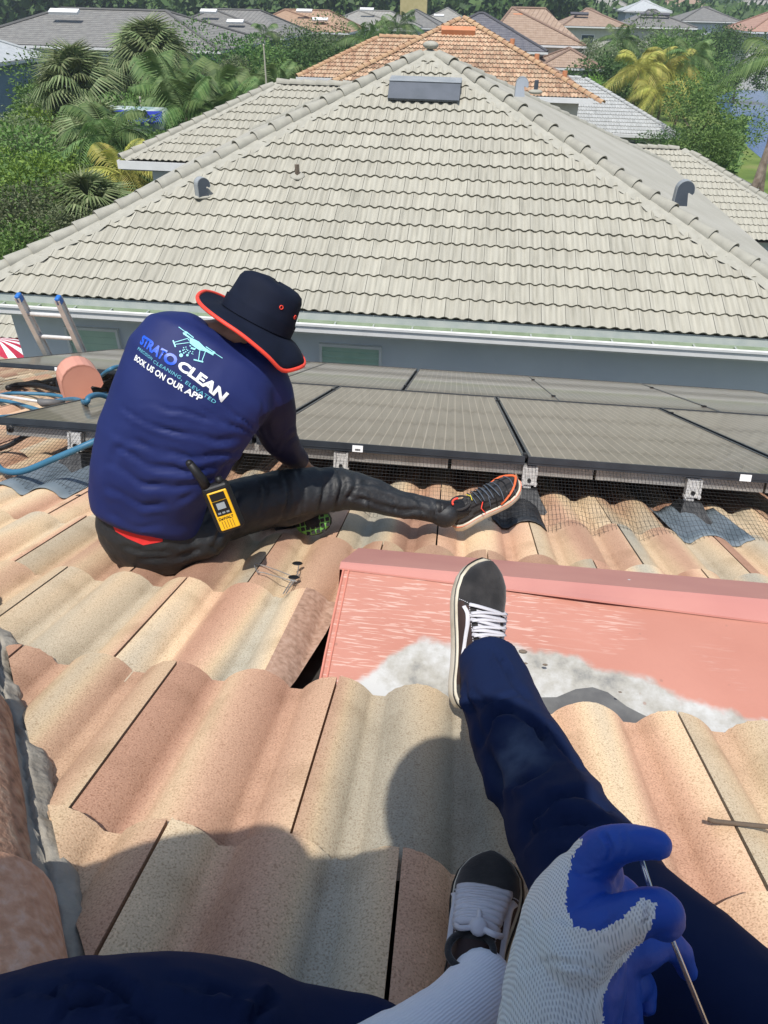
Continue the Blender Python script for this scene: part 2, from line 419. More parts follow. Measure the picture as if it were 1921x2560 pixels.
# ------------------------------------------------------------------ generic hip roof for far houses
def far_tile_mat(name, c1, c2, dark, ex=.383, wv=.331):
    m, N, L, b = newmat(name); b.inputs['Roughness'].default_value = .85
    uv = N.new('ShaderNodeTexCoord'); sp = N.new('ShaderNodeSeparateXYZ'); L.new(uv.outputs['UV'], sp.inputs[0])
    n = N.new('ShaderNodeTexNoise'); n.inputs['Scale'].default_value = 2.2; n.inputs['Detail'].default_value = 5; L.new(uv.outputs['UV'], n.inputs['Vector'])
    r = ramp(N, [(.35, c1), (.65, c2)]); L.new(n.outputs[0], r.inputs[0])
    def M1(op, a, bv): 
        q = N.new('ShaderNodeMath'); q.operation = op
        if isinstance(a, float): q.inputs[0].default_value = a
        else: L.new(a, q.inputs[0])
        if bv is not None:
            if isinstance(bv, float): q.inputs[1].default_value = bv
            else: L.new(bv, q.inputs[1])
        return q.outputs[0]
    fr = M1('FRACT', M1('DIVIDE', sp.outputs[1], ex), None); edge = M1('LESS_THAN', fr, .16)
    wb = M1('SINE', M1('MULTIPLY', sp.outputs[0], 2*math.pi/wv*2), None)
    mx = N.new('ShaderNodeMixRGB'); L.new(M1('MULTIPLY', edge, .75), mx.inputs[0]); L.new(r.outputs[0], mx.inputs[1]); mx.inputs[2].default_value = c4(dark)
    L.new(mx.outputs[0], b.inputs['Base Color'])
    hh = M1('ADD', M1('MULTIPLY', M1('SUBTRACT', 1., fr), .03), M1('MULTIPLY', wb, .02))
    bp = N.new('ShaderNodeBump'); bp.inputs['Strength'].default_value = 1; bp.inputs['Distance'].default_value = 1.
    L.new(hh, bp.inputs['Height']); L.new(bp.outputs[0], b.inputs['Normal']); return m
M['f_grey'] = far_tile_mat('far_grey_tile', (.19, .185, .175), (.26, .255, .235), (.09, .09, .09))
M['f_pale'] = far_tile_mat('far_pale_tile', (.30, .29, .26), (.38, .37, .33), (.18, .18, .17))
M['f_orange'] = far_tile_mat('far_orange_tile', (.38, .24, .155), (.46, .32, .21), (.22, .13, .09))
M['f_tan'] = far_tile_mat('far_tan_tile', (.34, .24, .17), (.42, .31, .23), (.20, .13, .10))
M['f_purple'] = far_tile_mat('far_slate_tile', (.12, .12, .14), (.18, .175, .19), (.06, .06, .07))
M['f_red'] = far_tile_mat('far_salmon_tile', (.40, .24, .18), (.46, .29, .22), (.28, .16, .12))
M['f_metal'] = mat('pale_metal_roof', (.42, .44, .44), (.50, .52, .52), 3, .5)
def roof_faces(corners, ridge):     # corners: 4 Vectors front-left, front-right, back-right, back-left; ridge left,right
    a, b, c, d = corners; l, r = ridge
    return [[a, b, r, l], [b, c, r], [c, d, l, r], [d, a, l]]
def roof_mesh(faces, name='roof'):
    vs = []; fs = []; uv = []
    for f in faces:
        n0 = len(vs); vs += f; fs.append(list(range(n0, n0+len(f))))
        x = (f[1]-f[0]).normalized(); nr = (f[1]-f[0]).cross(f[2]-f[0]).normalized(); y = nr.cross(x)
        uv += [((p-f[0]).dot(x), (p-f[0]).dot(y)) for p in f]
    me = mesh_from(name, vs, fs); ul = me.uv_layers.new(name='UVMap')
    for i, q in enumerate(uv): ul.data[i].uv = q
    return me
def far_house(name, label, a0, a1, b0, b1, ze, rm, wm, ridge=None, ov=.55, cat='house', ang=0, group=None, vents=(), wins=(), capm=None, gnd=GZ):
    """hip roofed house, eave rectangle a0..a1, b0..b1 at height ze"""
    hw = min(a1-a0, b1-b0)/2
    if ridge is None:
        if a1-a0 >= b1-b0: ridge = (a0+hw, b0+hw, a1-hw, b1-hw)
        else: ridge = (a0+hw, b0+hw, a0+hw+.02, b1-hw)
    zr = ze+hw*T2 if len(ridge) < 5 else ridge[4]
    cen = NB((a0+a1)/2, (b0+b1)/2, 0)
    rot = Matrix.Translation(cen) @ Matrix.Rotation(ang, 4, 'Z') @ Matrix.Translation(-cen)
    T = lambda a, b, z: rot @ NB(a, b, z)
    h = thing(name, label, cat, T((a0+a1)/2, (b0+b1)/2, gnd), group)
    cor = [T(a0, b0, ze), T(a1, b0, ze), T(a1, b1, ze), T(a0, b1, ze)]; rl = T(ridge[0], ridge[1], zr); rr = T(ridge[2], ridge[3], zr)
    if a1-a0 >= b1-b0: fc = [[cor[0], cor[1], rr, rl], [cor[1], cor[2], rr], [cor[2], cor[3], rl, rr], [cor[3], cor[0], rl]]
    else: fc = [[cor[0], cor[1], rl], [cor[1], cor[2], rr, rl], [cor[2], cor[3], rr], [cor[3], cor[0], rl, rr]]
    ob('roof', roof_mesh(fc), rm, h)
    mb = MB()
    hips = [(cor[0], rl), (cor[1], rr if a1-a0 >= b1-b0 else rl), (cor[2], rr), (cor[3], rl if a1-a0 >= b1-b0 else rr), (rl, rr)]
    for p, q in hips:
        if (p-q).length > .1: mb.tube([p+Vector((0, 0, .04)), q+Vector((0, 0, .04))], .11, 6)
    mb.build('ridge', capm or rm, h)
    mb = MB(); ax = (rot.to_3x3() @ EN, rot.to_3x3() @ GN, Vector((0, 0, 1)))
    zc = ze-.12
    for (p, q) in ((cor[0], cor[1]), (cor[1], cor[2]), (cor[2], cor[3]), (cor[3], cor[0])):
        c = (p+q)/2; dr = (q-p).normalized(); s_ = dr.cross(Vector((0, 0, 1)))
        mb.box(Vector((c.x, c.y, zc)), (dr, s_, XYZ[2]), ((q-p).length/2+.06, .05, .08))
    mb.build('gutter', M['white'], h)
    mb = MB(); c = T((a0+a1)/2, (b0+b1)/2, (gnd+ze)/2-.05)
    mb.box(c, ax, ((a1-a0)/2-ov, (b1-b0)/2-ov, (ze-gnd)/2-.05)); mb.build('wall', wm, h)
    for (a, z0, wd, hg) in wins:
        f_ = MB(); p = T(a, b0+ov-.04, z0); f_.box(p, ax, (wd/2+.08, .03, hg/2+.08)); fo = f_.build('window', M['white'], h)
        g = MB(); g.box(p-ax[1]*.035, ax, (wd/2, .01, hg/2)); g.build('pane', M['glass'], fo)
    for (a, t, wd, mm) in vents:          # vent lying on the front face, t metres up the slope
        p = T(a, b0+t*math.cos(S2), ze+t*math.sin(S2)+.1); y = (ax[1]*math.cos(S2)+XYZ[2]*math.sin(S2)); z = ax[0].cross(y)
        v = MB(); v.box(p, (ax[0], y, z), (wd/2, .28, .09)); v.build('roof_vent', mm, h)
    return h
# ------------------------------------------------------------------ neighbouring house
CA, EB, EZ, HW = -.888, 9.423, -3.537, 6.38
house = thing('house', 'pale grey tiled hip roofed house directly across the gap, nearest the workers', 'house', NB(CA, 15.8, GZ))
def face_frame(a, b, z, ang=0):   # face rising away from us; x lateral, y up slope
    x = EN; y = (GN*math.cos(S2)+XYZ[2]*math.sin(S2)); return frame(NB(a, b, z), x, y, x.cross(y))
cs = math.cos(S2); ap = HW/cs
ff = face_frame(CA, EB, EZ-.05)
arrN = tile_arrays(.331, .383*1.1, 2, .030, .022, 20, .030, .006)
arrL = tile_arrays(.331, .383*1.1, 2, .030, .022, 12, .030, .006)
def hipplanes(hw, inset=.0):
    l = math.hypot(1, cs); c = (hw-inset)/l
    return [(1/l, cs/l, c), (-1/l, cs/l, c)]
deck = ob('roof_deck', mesh_from('roof_deck', [NB(CA-HW, EB+.02, EZ-.09), NB(CA+HW, EB+.02, EZ-.09), NB(CA, EB+HW, EZ-.09+HW*T2)], [[0, 1, 2]]), M['under'], house)
rph = [random.choice([0, .5]) for _ in range(60)]
def vskip(x, y):
    return abs(x-.05) < .8 and 5.35 < y < 5.95
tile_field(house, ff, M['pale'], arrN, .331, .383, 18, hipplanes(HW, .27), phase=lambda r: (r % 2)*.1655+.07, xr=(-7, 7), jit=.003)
# other faces of the pyramid
def tri(name, pts, m, parent):
    return ob(name, mesh_from(name, pts, [list(range(len(pts)))]), m, parent)
AP = NB(CA, EB+HW, EZ+HW*T2-.02)
BL = NB(CA-HW, EB+2*HW, EZ-.02); BR = NB(CA+HW, EB+2*HW, EZ-.02); FL = NB(CA-HW, EB, EZ-.02); FR = NB(CA+HW, EB, EZ-.02)
M['side'] = mat('side_slope_coating', (.36, .345, .29), (.41, .395, .34), 1.3, .9, .5, 14, detail=6)
tri('roof_side', [FR, BR, AP], M['side'], house); tri('roof_side', [BL, FL, AP], M['side'], house); tri('roof_side', [BR, BL, AP], M['side'], house)
up3 = Vector((0, 0, 1))
for c_, s1, s2_ in ((FL, EN, None), (FR, -EN, None)):
    lo = c_+up3*.02; sd = (s1*1.0+(-GN*0)).normalized()
    y_ = (GN*cs+XYZ[2]*math.sin(S2)); hipd = (AP-c_).normalized()
    nf = EN.cross(y_).normalized(); side = hipd.cross(nf).normalized()
    if side.dot(s1) < 0: side = -side
    strip(house, lo+hipd*.1, AP, side, .30, M['mortar_pale'], lift=.015)
    cap_row(house, c_+hipd*.02, AP, M['cap_pale'], lift=.0, r0=.130, r1=.105, n=10)
for c_ in (BR, BL): cap_row(house, c_, AP, M['cap_pale'], lift=-.05, r0=.13, r1=.11)
mb = MB(); mb.ball(AP+up3*.06, AXN, (.15, .15, .07)); mb.build('ridge_mortar', M['mortar_pale'], house, True)
# gutter, drip edge, soffit, wall
a0, a1 = CA-HW-.06, CA+HW+.06
def lat(aa0, aa1, b, z, hb, hz): return NB((aa0+aa1)/2, b, z), AXN, ((aa1-aa0)/2, hb, hz)
mb = MB(); y_ = GN*cs+XYZ[2]*math.sin(S2)
mb.box(NB(CA, EB-.0, EZ-.10), (EN, (GN*.35+XYZ[2]*.94).normalized(), EN.cross((GN*.35+XYZ[2]*.94).normalized())), ((a1-a0)/2, .055, .004)); mb.build('drip_edge', M['drip'], house)
g = thing_g = MB()
g.box(*lat(a0, a1, EB-.155, EZ-.225, .006, .06)); g.box(*lat(a0, a1, EB-.15, EZ-.163, .018, .005)); g.box(*lat(a0, a1, EB-.09, EZ-.284, .065, .004))
g.box(*lat(a0, a1, EB-.172, EZ-.175, .008, .016))
gut = g.build('gutter', M['white'], house)
g = MB(); g.box(*lat(a0, a1, EB-.02, EZ-.22, .004, .07)); g.box(*lat(a0, a1, EB-.09, EZ-.262, .06, .004)); g.build('gutter_inside', M['green_reflection'], gut)
for i in range(24):
    s = MB(); s.box(NB(a0+.2+i*.545, EB-.085, EZ-.168), AXN, (.012, .062, .004)); s.build('strap', M['drip'], gut)
g = MB(); g.box(*lat(a0+.1, a1-.1, EB+.27, EZ-.36, .27, .012)); g.box(*lat(a0+.05, a1-.05, EB+.0, EZ-.28, .012, .09)); g.build('soffit', M['white'], house)
WB = EB+.55
def on_b(x, y, b):
    r = ray(x, y); P_ = r*(b/r.dot(GN)); return P_.dot(EN), P_.z
wl, _ = on_b(34, 712, WB)
mb = MB(); mb.box(NB((wl+a1-.6)/2, WB+5.5, (EZ-.35+GZ)/2), AXN, ((a1-.6-wl)/2, 5.5, (EZ-.35-GZ)/2)); mb.build('wall', M['stucco'], house)
for (xa, ya, xb, yb, lou) in ((148, 708, 252, 714, 0), (697, 745, 820, 752, 1)):
    aL, zT = on_b(xa, ya, WB); aR, zT2 = on_b(xb, yb, WB); zT = (zT+zT2)/2; ht = 1.15
    fr_ = MB()
    for (ca, cz, ha, hz_) in (((aL+aR)/2, zT+.02, (aR-aL)/2+.04, .02), ((aL+aR)/2, zT-ht-.03, (aR-aL)/2+.04, .03), (aL-.02, zT-ht/2, .02, ht/2), (aR+.02, zT-ht/2, .02, ht/2)):
        fr_.box(NB(ca, WB-.025, cz), AXN, (ha, .045, hz_))
    fo = fr_.build('window', M['white'], house)
    for i in range(14 if lou else 10):
        s = MB(); zz = zT-ht*(i+.5)/(14 if lou else 10)
        s.box(NB((aL+aR)/2, WB-.02, zz), (EN, (GN*.95+XYZ[2]*(.3 if lou else .06)).normalized(), EN.cross((GN*.95+XYZ[2]*(.3 if lou else .06)).normalized())), ((aR-aL)/2, .012, ht/28*(.96 if lou else 1.38)))
        s.build('shutter_slat', M['shutter'], fo)
# left rear wing
wa, wb, wh = -9.1, 19.4, 3.48
AXu = GN*cs+XYZ[2]*math.sin(S2)
wfr = face_frame(wa+6, wb, EZ-.05)
def wing(parent, a0_, a1_, b0_, z0_, hw_, right_hip=False, left_hip=True, arr=arrL, m=None, capm=None, limit=0, xph=.05, deckm=None, matr=None, mort=True, r0=.13):
    fr = face_frame((a0_+a1_)/2, b0_, z0_-.04); hx = (a1_-a0_)/2; l = math.hypot(1, cs); pl = [(0, 1, hw_/cs)]
    ins = .22 if mort else .05
    if left_hip: pl.append((-1/l, cs/l, (hx-ins)/l))
    if right_hip: pl.append((1/l, cs/l, (hx-ins)/l))
    if not left_hip: pl.append((-1, 0, hx))
    if not right_hip: pl.append((1, 0, hx))
    z1 = z0_+hw_*T2; rl = NB(a0_+(hw_ if left_hip else 0), b0_+hw_, z1); rr = NB(a1_-(hw_ if right_hip else 0), b0_+hw_, z1)
    dz = Vector((0, 0, -.1))
    tri('roof_deck', [NB(a0_, b0_, z0_)+dz, NB(a1_, b0_, z0_)+dz, rr+dz, rl+dz], M['under'], parent)
    L0 = NB(a0_, b0_, z0_); R0 = NB(a1_, b0_, z0_); L1 = NB(a0_, b0_+2*hw_, z0_); R1 = NB(a1_, b0_+2*hw_, z0_)
    tri('roof_side', [L1, L0, rl], deckm or M['side'], parent); tri('roof_side', [R0, R1, rr], deckm or M['side'], parent); tri('roof_side', [R1, L1, rl, rr], deckm or M['side'], parent)
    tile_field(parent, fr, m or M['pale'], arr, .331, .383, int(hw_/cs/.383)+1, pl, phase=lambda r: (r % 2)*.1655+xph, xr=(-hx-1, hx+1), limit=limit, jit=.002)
    y_ = GN*cs+XYZ[2]*math.sin(S2); nf = EN.cross(y_)
    cm = None
    for fl, c0, c1, sg in ((left_hip, L0, rl, 1), (right_hip, R0, rr, -1)):
        if fl:
            hd = (c1-c0).normalized(); sd = hd.cross(nf).normalized()
            if sd.dot(EN)*sg < 0: sd = -sd
            if mort: strip(parent, c0+hd*.05, c1, sd, .24, M['mortar_pale'], lift=.02)
            cm = cap_row(parent, c0, c1, capm or M['cap_pale'], lift=.0, r0=r0, r1=r0*.83, mesh=None)
    cap_row(parent, rl, rr, capm or M['cap_pale'], lift=.0, r0=r0, r1=r0*.85, mesh=cm)
wing(house, wa, wa+9.5, wb, EZ, wh)
g = MB(); g.box(NB(wa+1.35, wb-.07, EZ-.22), AXN, (1.38, .09, .012)); g.box(NB(wa+1.35, wb-.155, EZ-.13), AXN, (1.38, .012, .10)); g.box(NB(wa-.02, wb-.07, EZ-.13), AXN, (.012, .09, .1)); g.build('gutter', M['white'], house)
g = MB(); g.box(NB(wa+4.5, wb+.03, EZ-.18), AXN, (4.5, .02, .11)); g.build('fascia', M['vent_light'], house)
g = MB(); g.box(NB(wa+5.2, wb+4, (EZ-.3+GZ)/2), AXN, (4.6, 3.5, (EZ-.3-GZ)/2)); g.build('wall', M['stucco'], house)
# right rear single storey wing
wing(house, 2.5, 12.7, 26.0, -6.4, 4.6, right_hip=True, left_hip=False, mort=True)
g = MB(); g.box(NB(7.5, 30.5, (-6.6+GZ)/2), AXN, (4.6, 4.0, (-6.6-GZ)/2)); g.build('wall', M['stucco'], house)
def surf(x, y, h=0):     # point on the neighbour's front slope under pixel
    n = ff.to_3x3() @ Vector((0, 0, 1)); o = NB(CA, EB, EZ); r = ray(x, y); return r*((o+n*h).dot(n)/r.dot(n))
# ridge vent
vt = thing('roof_vent', 'dark blue-grey off-ridge vent near the peak of the pale roof', 'vent', surf(915, 205), None)
y_ = ff.to_3x3() @ Vector((0, 1, 0)); z_ = ff.to_3x3() @ Vector((0, 0, 1))
vl = surf(838, 218); vr = surf(992, 224); cen = (vl+vr)/2; hwv = (vr-vl).length/2
P_ = lambda x, y, z: cen+EN*x+y_*y+z_*z
mb = MB(); mb.loft([[P_(sx*hwv, 0, .02), P_(sx*hwv, -.01, .06), P_(sx*hwv, .34, .16), P_(sx*hwv, .70, .03)] for sx in (-1, 1)], True, True); mb.build('hood', M['vent_grey'], vt)
mb = MB(); mb.loft([[P_(sx*(hwv+.01), .33, .166), P_(sx*(hwv+.01), .33, .174), P_(sx*(hwv+.01), .74, .045), P_(sx*(hwv+.01), .74, .035)] for sx in (-1, 1)], True, True); mb.build('top_plate', M['vent_light'], vt)
# gooseneck vents
def gooseneck(name, label, base, side, up, fwd, h, wd, m, mortar=True, group=None, face=None):
    """hook-shaped sheet-metal vent: flat cheeks joined by a curved band"""
    t = thing(name, label, 'vent pipe', base, group)
    prof = []; R1_ = h*.36; cx = 0; cz = h-R1_
    out = [(-R1_, 0)]+[(-R1_*math.cos(a_), cz+R1_*math.sin(a_)) for a_ in [math.pi*k/10 for k in range(0, 11)]]
    out += [(R1_*1.02, cz-h*.10), (R1_*.85, cz-h*.17), (R1_*.45, cz-h*.10), (R1_*.35, cz-h*.12), (R1_*.62, 0)]
    for s_ in (-1, 1):
        mb = MB(); vs = [base+fwd*p[0]+up*p[1]+side*(wd/2*s_) for p in out]; vs2 = [v-side*.006*s_ for v in vs]
        n = len(out); mb.add(vs+vs2, [list(range(n)), list(range(n, 2*n))[::-1]]+[[i, (i+1) % n, n+(i+1) % n, n+i] for i in range(n)]); mb.build('side_plate', face or m, t)
    mb = MB(); bp = out[:14]
    for k in range(len(bp)-1):
        a_, b_ = bp[k], bp[k+1]
        mb.add([base+fwd*a_[0]+up*a_[1]-side*wd/2*1.02, base+fwd*a_[0]+up*a_[1]+side*wd/2*1.02, base+fwd*b_[0]+up*b_[1]+side*wd/2*1.02, base+fwd*b_[0]+up*b_[1]-side*wd/2*1.02], [[0, 1, 2, 3]])
    b = mb.build('band', m, t, False); so_ = b.modifiers.new('s', 'SOLIDIFY'); so_.thickness = .006; so_.offset = -1
    if mortar:
        mb = MB(); mb.ball(base+up*.0, (side, fwd, up), (wd*.75, R1_*1.5, .03)); mb.build('mortar', M['mortar_pale'], t, True)
    return t
gooseneck('vent_pipe', 'blue-grey hooked vent on the left of the pale roof', surf(440, 425, -.02), (EN*.72-GN*.69).normalized(), up3, (EN*.75+GN*.66).normalized(), .29, .13, M['vent_light'], face=M['vent_grey'])
rs = lambda x, y: (lambda r: r*(((FR).dot(n3))/r.dot(n3)))(ray(x, y))
n3 = (BR-FR).cross(AP-FR).normalized()
pv = surf(1472, 440); gooseneck('vent_pipe', 'blue-grey hooked vent beside the lower right hip ridge', pv+up3*-.02+EN*.0, GN, up3, EN, .35, .14, M['vent_light'], False, face=M['vent_grey'])
pv = surf(1128, 215); gooseneck('vent_pipe', 'pale hooked vent just below the peak, right of the ridge', pv+GN*.5, GN, up3, EN, .30, .15, M['vent_light'], False, face=mat('pale_blue_metal', (.40, .44, .50), (.44, .48, .54), 4, .5))
t = thing('pipe_stub', 'small square pipe stub left of centre on the pale roof', 'pipe', surf(643, 380))
mb = MB(); p_ = surf(643, 380); mb.tube([p_, p_+up3*.17], .038, 4); mb.build('pipe', M['trunk'], t); mb = MB(); mb.ball(p_+z_*.0, (EN, y_, z_), (.12, .10, .03)); mb.build('mortar', M['mortar_pale'], t, True)
t = thing('pipe_stub', 'small pipe stub right of the peak beside the hip ridge', 'pipe', surf(1160, 212))
p_ = surf(1160, 212)+GN*.5+up3*.05; mb = MB(); mb.tube([p_, p_+up3*.18], .04, 6); mb.build('pipe', M['vent_grey'], t); mb = MB(); mb.ball(p_, AXN, (.13, .11, .04)); mb.build('mortar', M['mortar_pale'], t, True)

# ------------------------------------------------------------------ far houses
wo = lambda: M['stucco']
oh = thing('house', 'orange tiled hip roofed house right behind the pale roof', 'house', NB(-.9, 44, GZ))
ahw = 6.35; oa = -.9; obf = 37.9
ofr = face_frame(oa, obf, -3.54-.04)
arrO = tile_arrays(.331, .383*1.1, 2, .045, .03, 8, .045, .01)
tri('roof_deck', [NB(oa-ahw, obf, -3.66), NB(oa+ahw, obf, -3.66), NB(oa, obf+ahw, -3.66+ahw*T2)], M['under'], oh)
tile_field(oh, ofr, M['orange'], arrO, .331, .383, 19, hipplanes(ahw, .08), xr=(-7, 7), jit=.004, limit=300)
oap = NB(oa, obf+ahw, -3.54+ahw*T2)
for s_ in (-1, 1):
    c_ = NB(oa+s_*ahw, obf, -3.54); d_ = NB(oa+s_*ahw, obf+2*ahw, -3.54)
    tri('roof_side', [c_, d_, oap] if s_ > 0 else [d_, c_, oap], M['f_orange'], oh)
    cap_row(oh, c_+(c_-oap).normalized()*(.6 if s_ > 0 else 0), oap, M['cap_orange'], r0=.16, r1=.13, n=6)
tri('roof_side', [NB(oa+ahw, obf+2*ahw, -3.54), NB(oa-ahw, obf+2*ahw, -3.54), oap], M['f_orange'], oh)
wing(oh, -9.6, -1.5, 43.5, -3.54, 4.0, m=M['orange'], arr=arrO, capm=M['cap_orange'], deckm=M['f_orange'], mort=False, r0=.16)
for (x0, x1, b, z) in ((oa-ahw, oa+ahw, obf, -3.54), (-9.6, -6.8, 43.5, -3.54)):
    mb = MB(); mb.box(NB((x0+x1)/2, b-.1, z-.12), AXN, ((x1-x0)/2, .08, .10)); mb.build('gutter', M['white'], oh)
mb = MB(); mb.box(NB(oa, obf+ahw, (-3.7+GZ)/2), AXN, (ahw-.55, ahw-.55, (-3.7-GZ)/2)); mb.build('wall', M['stucco_cream'], oh)
mb = MB(); mb.box(NB(-5.0, 47.6, (-3.7+GZ)/2), AXN, (4.0, 3.5, (-3.7-GZ)/2)); mb.build('wall', M['stucco_cream'], oh)
t = thing('roof_vent', 'orange painted off-ridge vent near the peak of the orange roof', 'vent', NB(oa, obf+5, -1))
yy = GN*cs+XYZ[2]*math.sin(S2); po = NB(oa-.15, obf, -3.54)+yy*(ahw/cs-1.55); mb = MB(); mb.box(po+yy.cross(EN)*-.1, (EN, yy, EN.cross(yy)), (.85, .2, .13)); mb.build('hood', mat('orange_metal', (.55, .22, .10), (.6, .26, .13), 3, .5), t)
for (dx, dy) in ((1.5, 3.6), (3.4, 2.4), (4.9, 1.1)):
    t = thing('vent_pipe', 'orange vent pipe on the right hip of the orange roof, %s' % {3.6: 'the uppermost', 2.4: 'the middle one', 1.1: 'the lowest'}[dy], 'vent pipe', NB(oa+dx, obf+dy/1.0, -3.4+dy*.44)+EN*(0))
    q_ = NB(oa+ahw-dy-.2, obf+dy+.35, -3.54+dy*T2); mb = MB(); mb.bar(q_, q_+up3*.45, .12, 8); mb.build('pipe', bpy.data.materials['orange_metal'], t)
# single storey grey roof right of the orange house
gh = thing('house', 'single storey light grey tiled house right of the orange roofed house', 'house', NB(8, 55, GZ))
M['lgrey'] = tile_mat_pale('light_grey_tile', (.36, .37, .36), (.43, .44, .43), (.28, .29, .28))
wing(gh, 1.5, 12.6, 49.5, -6.4, 5.5, right_hip=True, left_hip=False, m=M['lgrey'], capm=mat('light_grey_cap', (.36, .37, .36), (.42, .43, .42), 4, .85), mort=False, limit=220, r0=.14)
mb = MB(); mb.box(NB(7.05, 49.4, -6.52), AXN, (5.6, .09, .09)); mb.build('gutter', M['white'], gh)
mb = MB(); mb.box(NB(6.6, 55, (-6.6+GZ)/2), AXN, (5.3, 5.0, (-6.6-GZ)/2)); mb.build('wall', M['stucco_cream'], gh)
for k in range(2):
    f_ = MB(); f_.box(NB(9.2+k*1.1, 49.97, -7.5), AXN, (.5, .05, .65)); fo = f_.build('window', M['white'], gh); g_ = MB(); g_.box(NB(9.2+k*1.1, 49.91, -7.5), AXN, (.44, .02, .59)); g_.build('pane', M['glass'], fo)
mb = MB(); mb.bar(NB(12.05, 49.8, -6.6), NB(12.05, 49.9, GZ), .05, 6); mb.build('downpipe', M['white'], gh)
far_house('house', 'dark slate grey tiled house behind the orange peak', -5.9, 6.0, 73.5, 85, -3.54, M['f_purple'], M['stucco_cream'])
far_house('house', 'tan tiled two storey house behind the slate roof', .6, 10.0, 80, 91.5, -3.3, M['f_tan'], M['stucco_cream'], ridge=(3.0, 85.6, 6.2, 85.6, -.62), vents=((3.6, 5.3, .9, bpy.data.materials['orange_metal']),))
far_house('tiled_annex', 'small lower tan tiled wing roof right of the tan house', 5.4, 10.9, 72.9, 80, -4.6, M['f_tan'], M['stucco'], cat='annex')
far_house('house', 'peach tiled house with a dark solar panel on its roof', 11, 20, 116, 128, -2.6, M['f_tan'], M['stucco_cream'], ridge=(14.5, 122, 15.2, 122, -.75), vents=((13.3, 3.0, 2.4, M['f_purple']),), wins=((14.6, -4.3, 1.6, 1.4),))
far_house('house', 'grey roofed house with dark panels, right of the peach roof', 20.6, 30, 122, 134, -2.6, M['f_grey'], M['stucco_cream'], ridge=(24, 128, 25, 128, -.75), vents=((24.5, 3.2, 4.0, M['f_purple']),))
far_house('house', 'salmon roofed two storey house on the far right behind the palms', 34, 49, 112, 124, -2.6, M['f_red'], M['stucco_cream'], ridge=(39.5, 118, 43.5, 118, .05), wins=((45, -6.6, 2.2, 2.2), (40, -3.9, 1.4, 1.2)))
far_house('house', 'grey-green roofed house left of the far salmon roof', 34, 44, 150, 162, -2.2, M['f_grey'], M['stucco'], ridge=(38.5, 156, 39.5, 156, -.3))
far_house('house', 'white roofed house among the distant trees', 27, 36, 168, 178, -1.2, M['f_metal'], M['stucco'], ridge=(31, 173, 32, 173, .5))
far_house('house', 'pale roofed house at the right edge behind the lake', 52, 66, 120, 132, -2.6, M['f_pale'], M['stucco'], ridge=(57, 126, 61, 126, .0))
for (a, b, wd, lab, mm) in ((24, 205, 11, 'long cream building far away between the trees', 'stucco_cream'), (45, 230, 15, 'low cream building on the right skyline', 'stucco_cream'), (66, 240, 16, 'cream building at the far right skyline', 'stucco_cream')):
    far_house('building', lab, a, a+wd, b, b+10, -.9, M['f_pale'] if a != 45 else M['f_tan'], M[mm], cat='building')
# left row
far_house('house', 'dark grey tiled house at the far left of the row', -38.5, -18.3, 58, 72, -3.3, M['f_grey'], M['stucco'], ridge=(-33.0, 65, -24.5, 65, -1.25), vents=((-31.5, 4.6, 2.3, M['white']),))
far_house('house', 'dark grey tiled house second from the left with white roof vents', -32.5, -19, 81, 95, -3.4, M['f_grey'], M['stucco_blue'], ridge=(-28, 88, -23, 88, -1.4), vents=((-27.6, 4.5, 1.7, M['white']), (-24.4, 2.6, 1.7, M['white'])))
far_house('house', 'orange tiled house in the left row', -27.5, -15, 97, 111, -3.4, M['f_orange'], M['stucco_cream'], ridge=(-24, 104, -18.5, 104, -1.5), vents=((-21, 4.5, 1.9, M['white']), (-18.8, 2.6, 1.9, M['white'])))
far_house('house', 'pale tiled house right of the orange one in the left row', -21.5, -8.5, 112, 126, -3.4, M['f_pale'], M['stucco_cream'], ridge=(-17, 119, -12.5, 119, -1.6), vents=((-15.5, 4.8, 1.9, M['white']),))
far_house('house', 'grey tiled house beside the yellow tower', -15, -5.5, 128, 142, -3.6, M['f_grey'], M['stucco'], vents=((-11, 3, 1.7, M['white']),))
far_house('house', 'pale tiled house just right of the yellow tower', -11, -.5, 142, 156, -3.6, M['f_pale'], M['stucco'], vents=((-7, 3, 1.7, M['white']),))
far_house('house', 'dark tiled house at the right end of the left row', -5.5, 5, 156, 170, -3.6, M['f_purple'], M['stucco'], vents=((-1, 3, 1.7, M['white']),))
far_house('house', 'metal roofed blue house at the left edge of the picture', -42, -29.2, 46, 54, -3.7, M['f_metal'], M['stucco_blue'], wins=((-30.9, -5.3, 1.0, 1.1),))
tw = thing('tower', 'square mustard yellow tower behind the left row of houses', 'tower', NB(-11.5, 150, GZ))
mb = MB(); mb.box(NB(-11.6, 150, -3.8), AXN, (2.3, 2.3, 5.2)); mb.build('wall', mat('mustard_stucco', (.42, .36, .16), (.48, .41, .2), 2, .9), tw); mb = MB(); mb.box(NB(-11.6, 150, 1.45), AXN, (2.6, 2.6, .12)); mb.build('parapet', M['stucco_cream'], tw)
wb_ = thing('building', 'white building with rows of windows beyond the trees at top centre', 'building', NB(-3, 215, GZ))
mb = MB(); mb.box(NB(-6, 215, -3.2), AXN, (7, 5, 5.8)); mb.build('wall', M['white'], wb_)
for i in range(7):
    for j in range(2):
        f_ = MB(); f_.box(NB(-12+i*2, 209.9, -1.2+j*2), AXN, (.65, .1, .6)); f_.build('window', M['glass'], wb_)
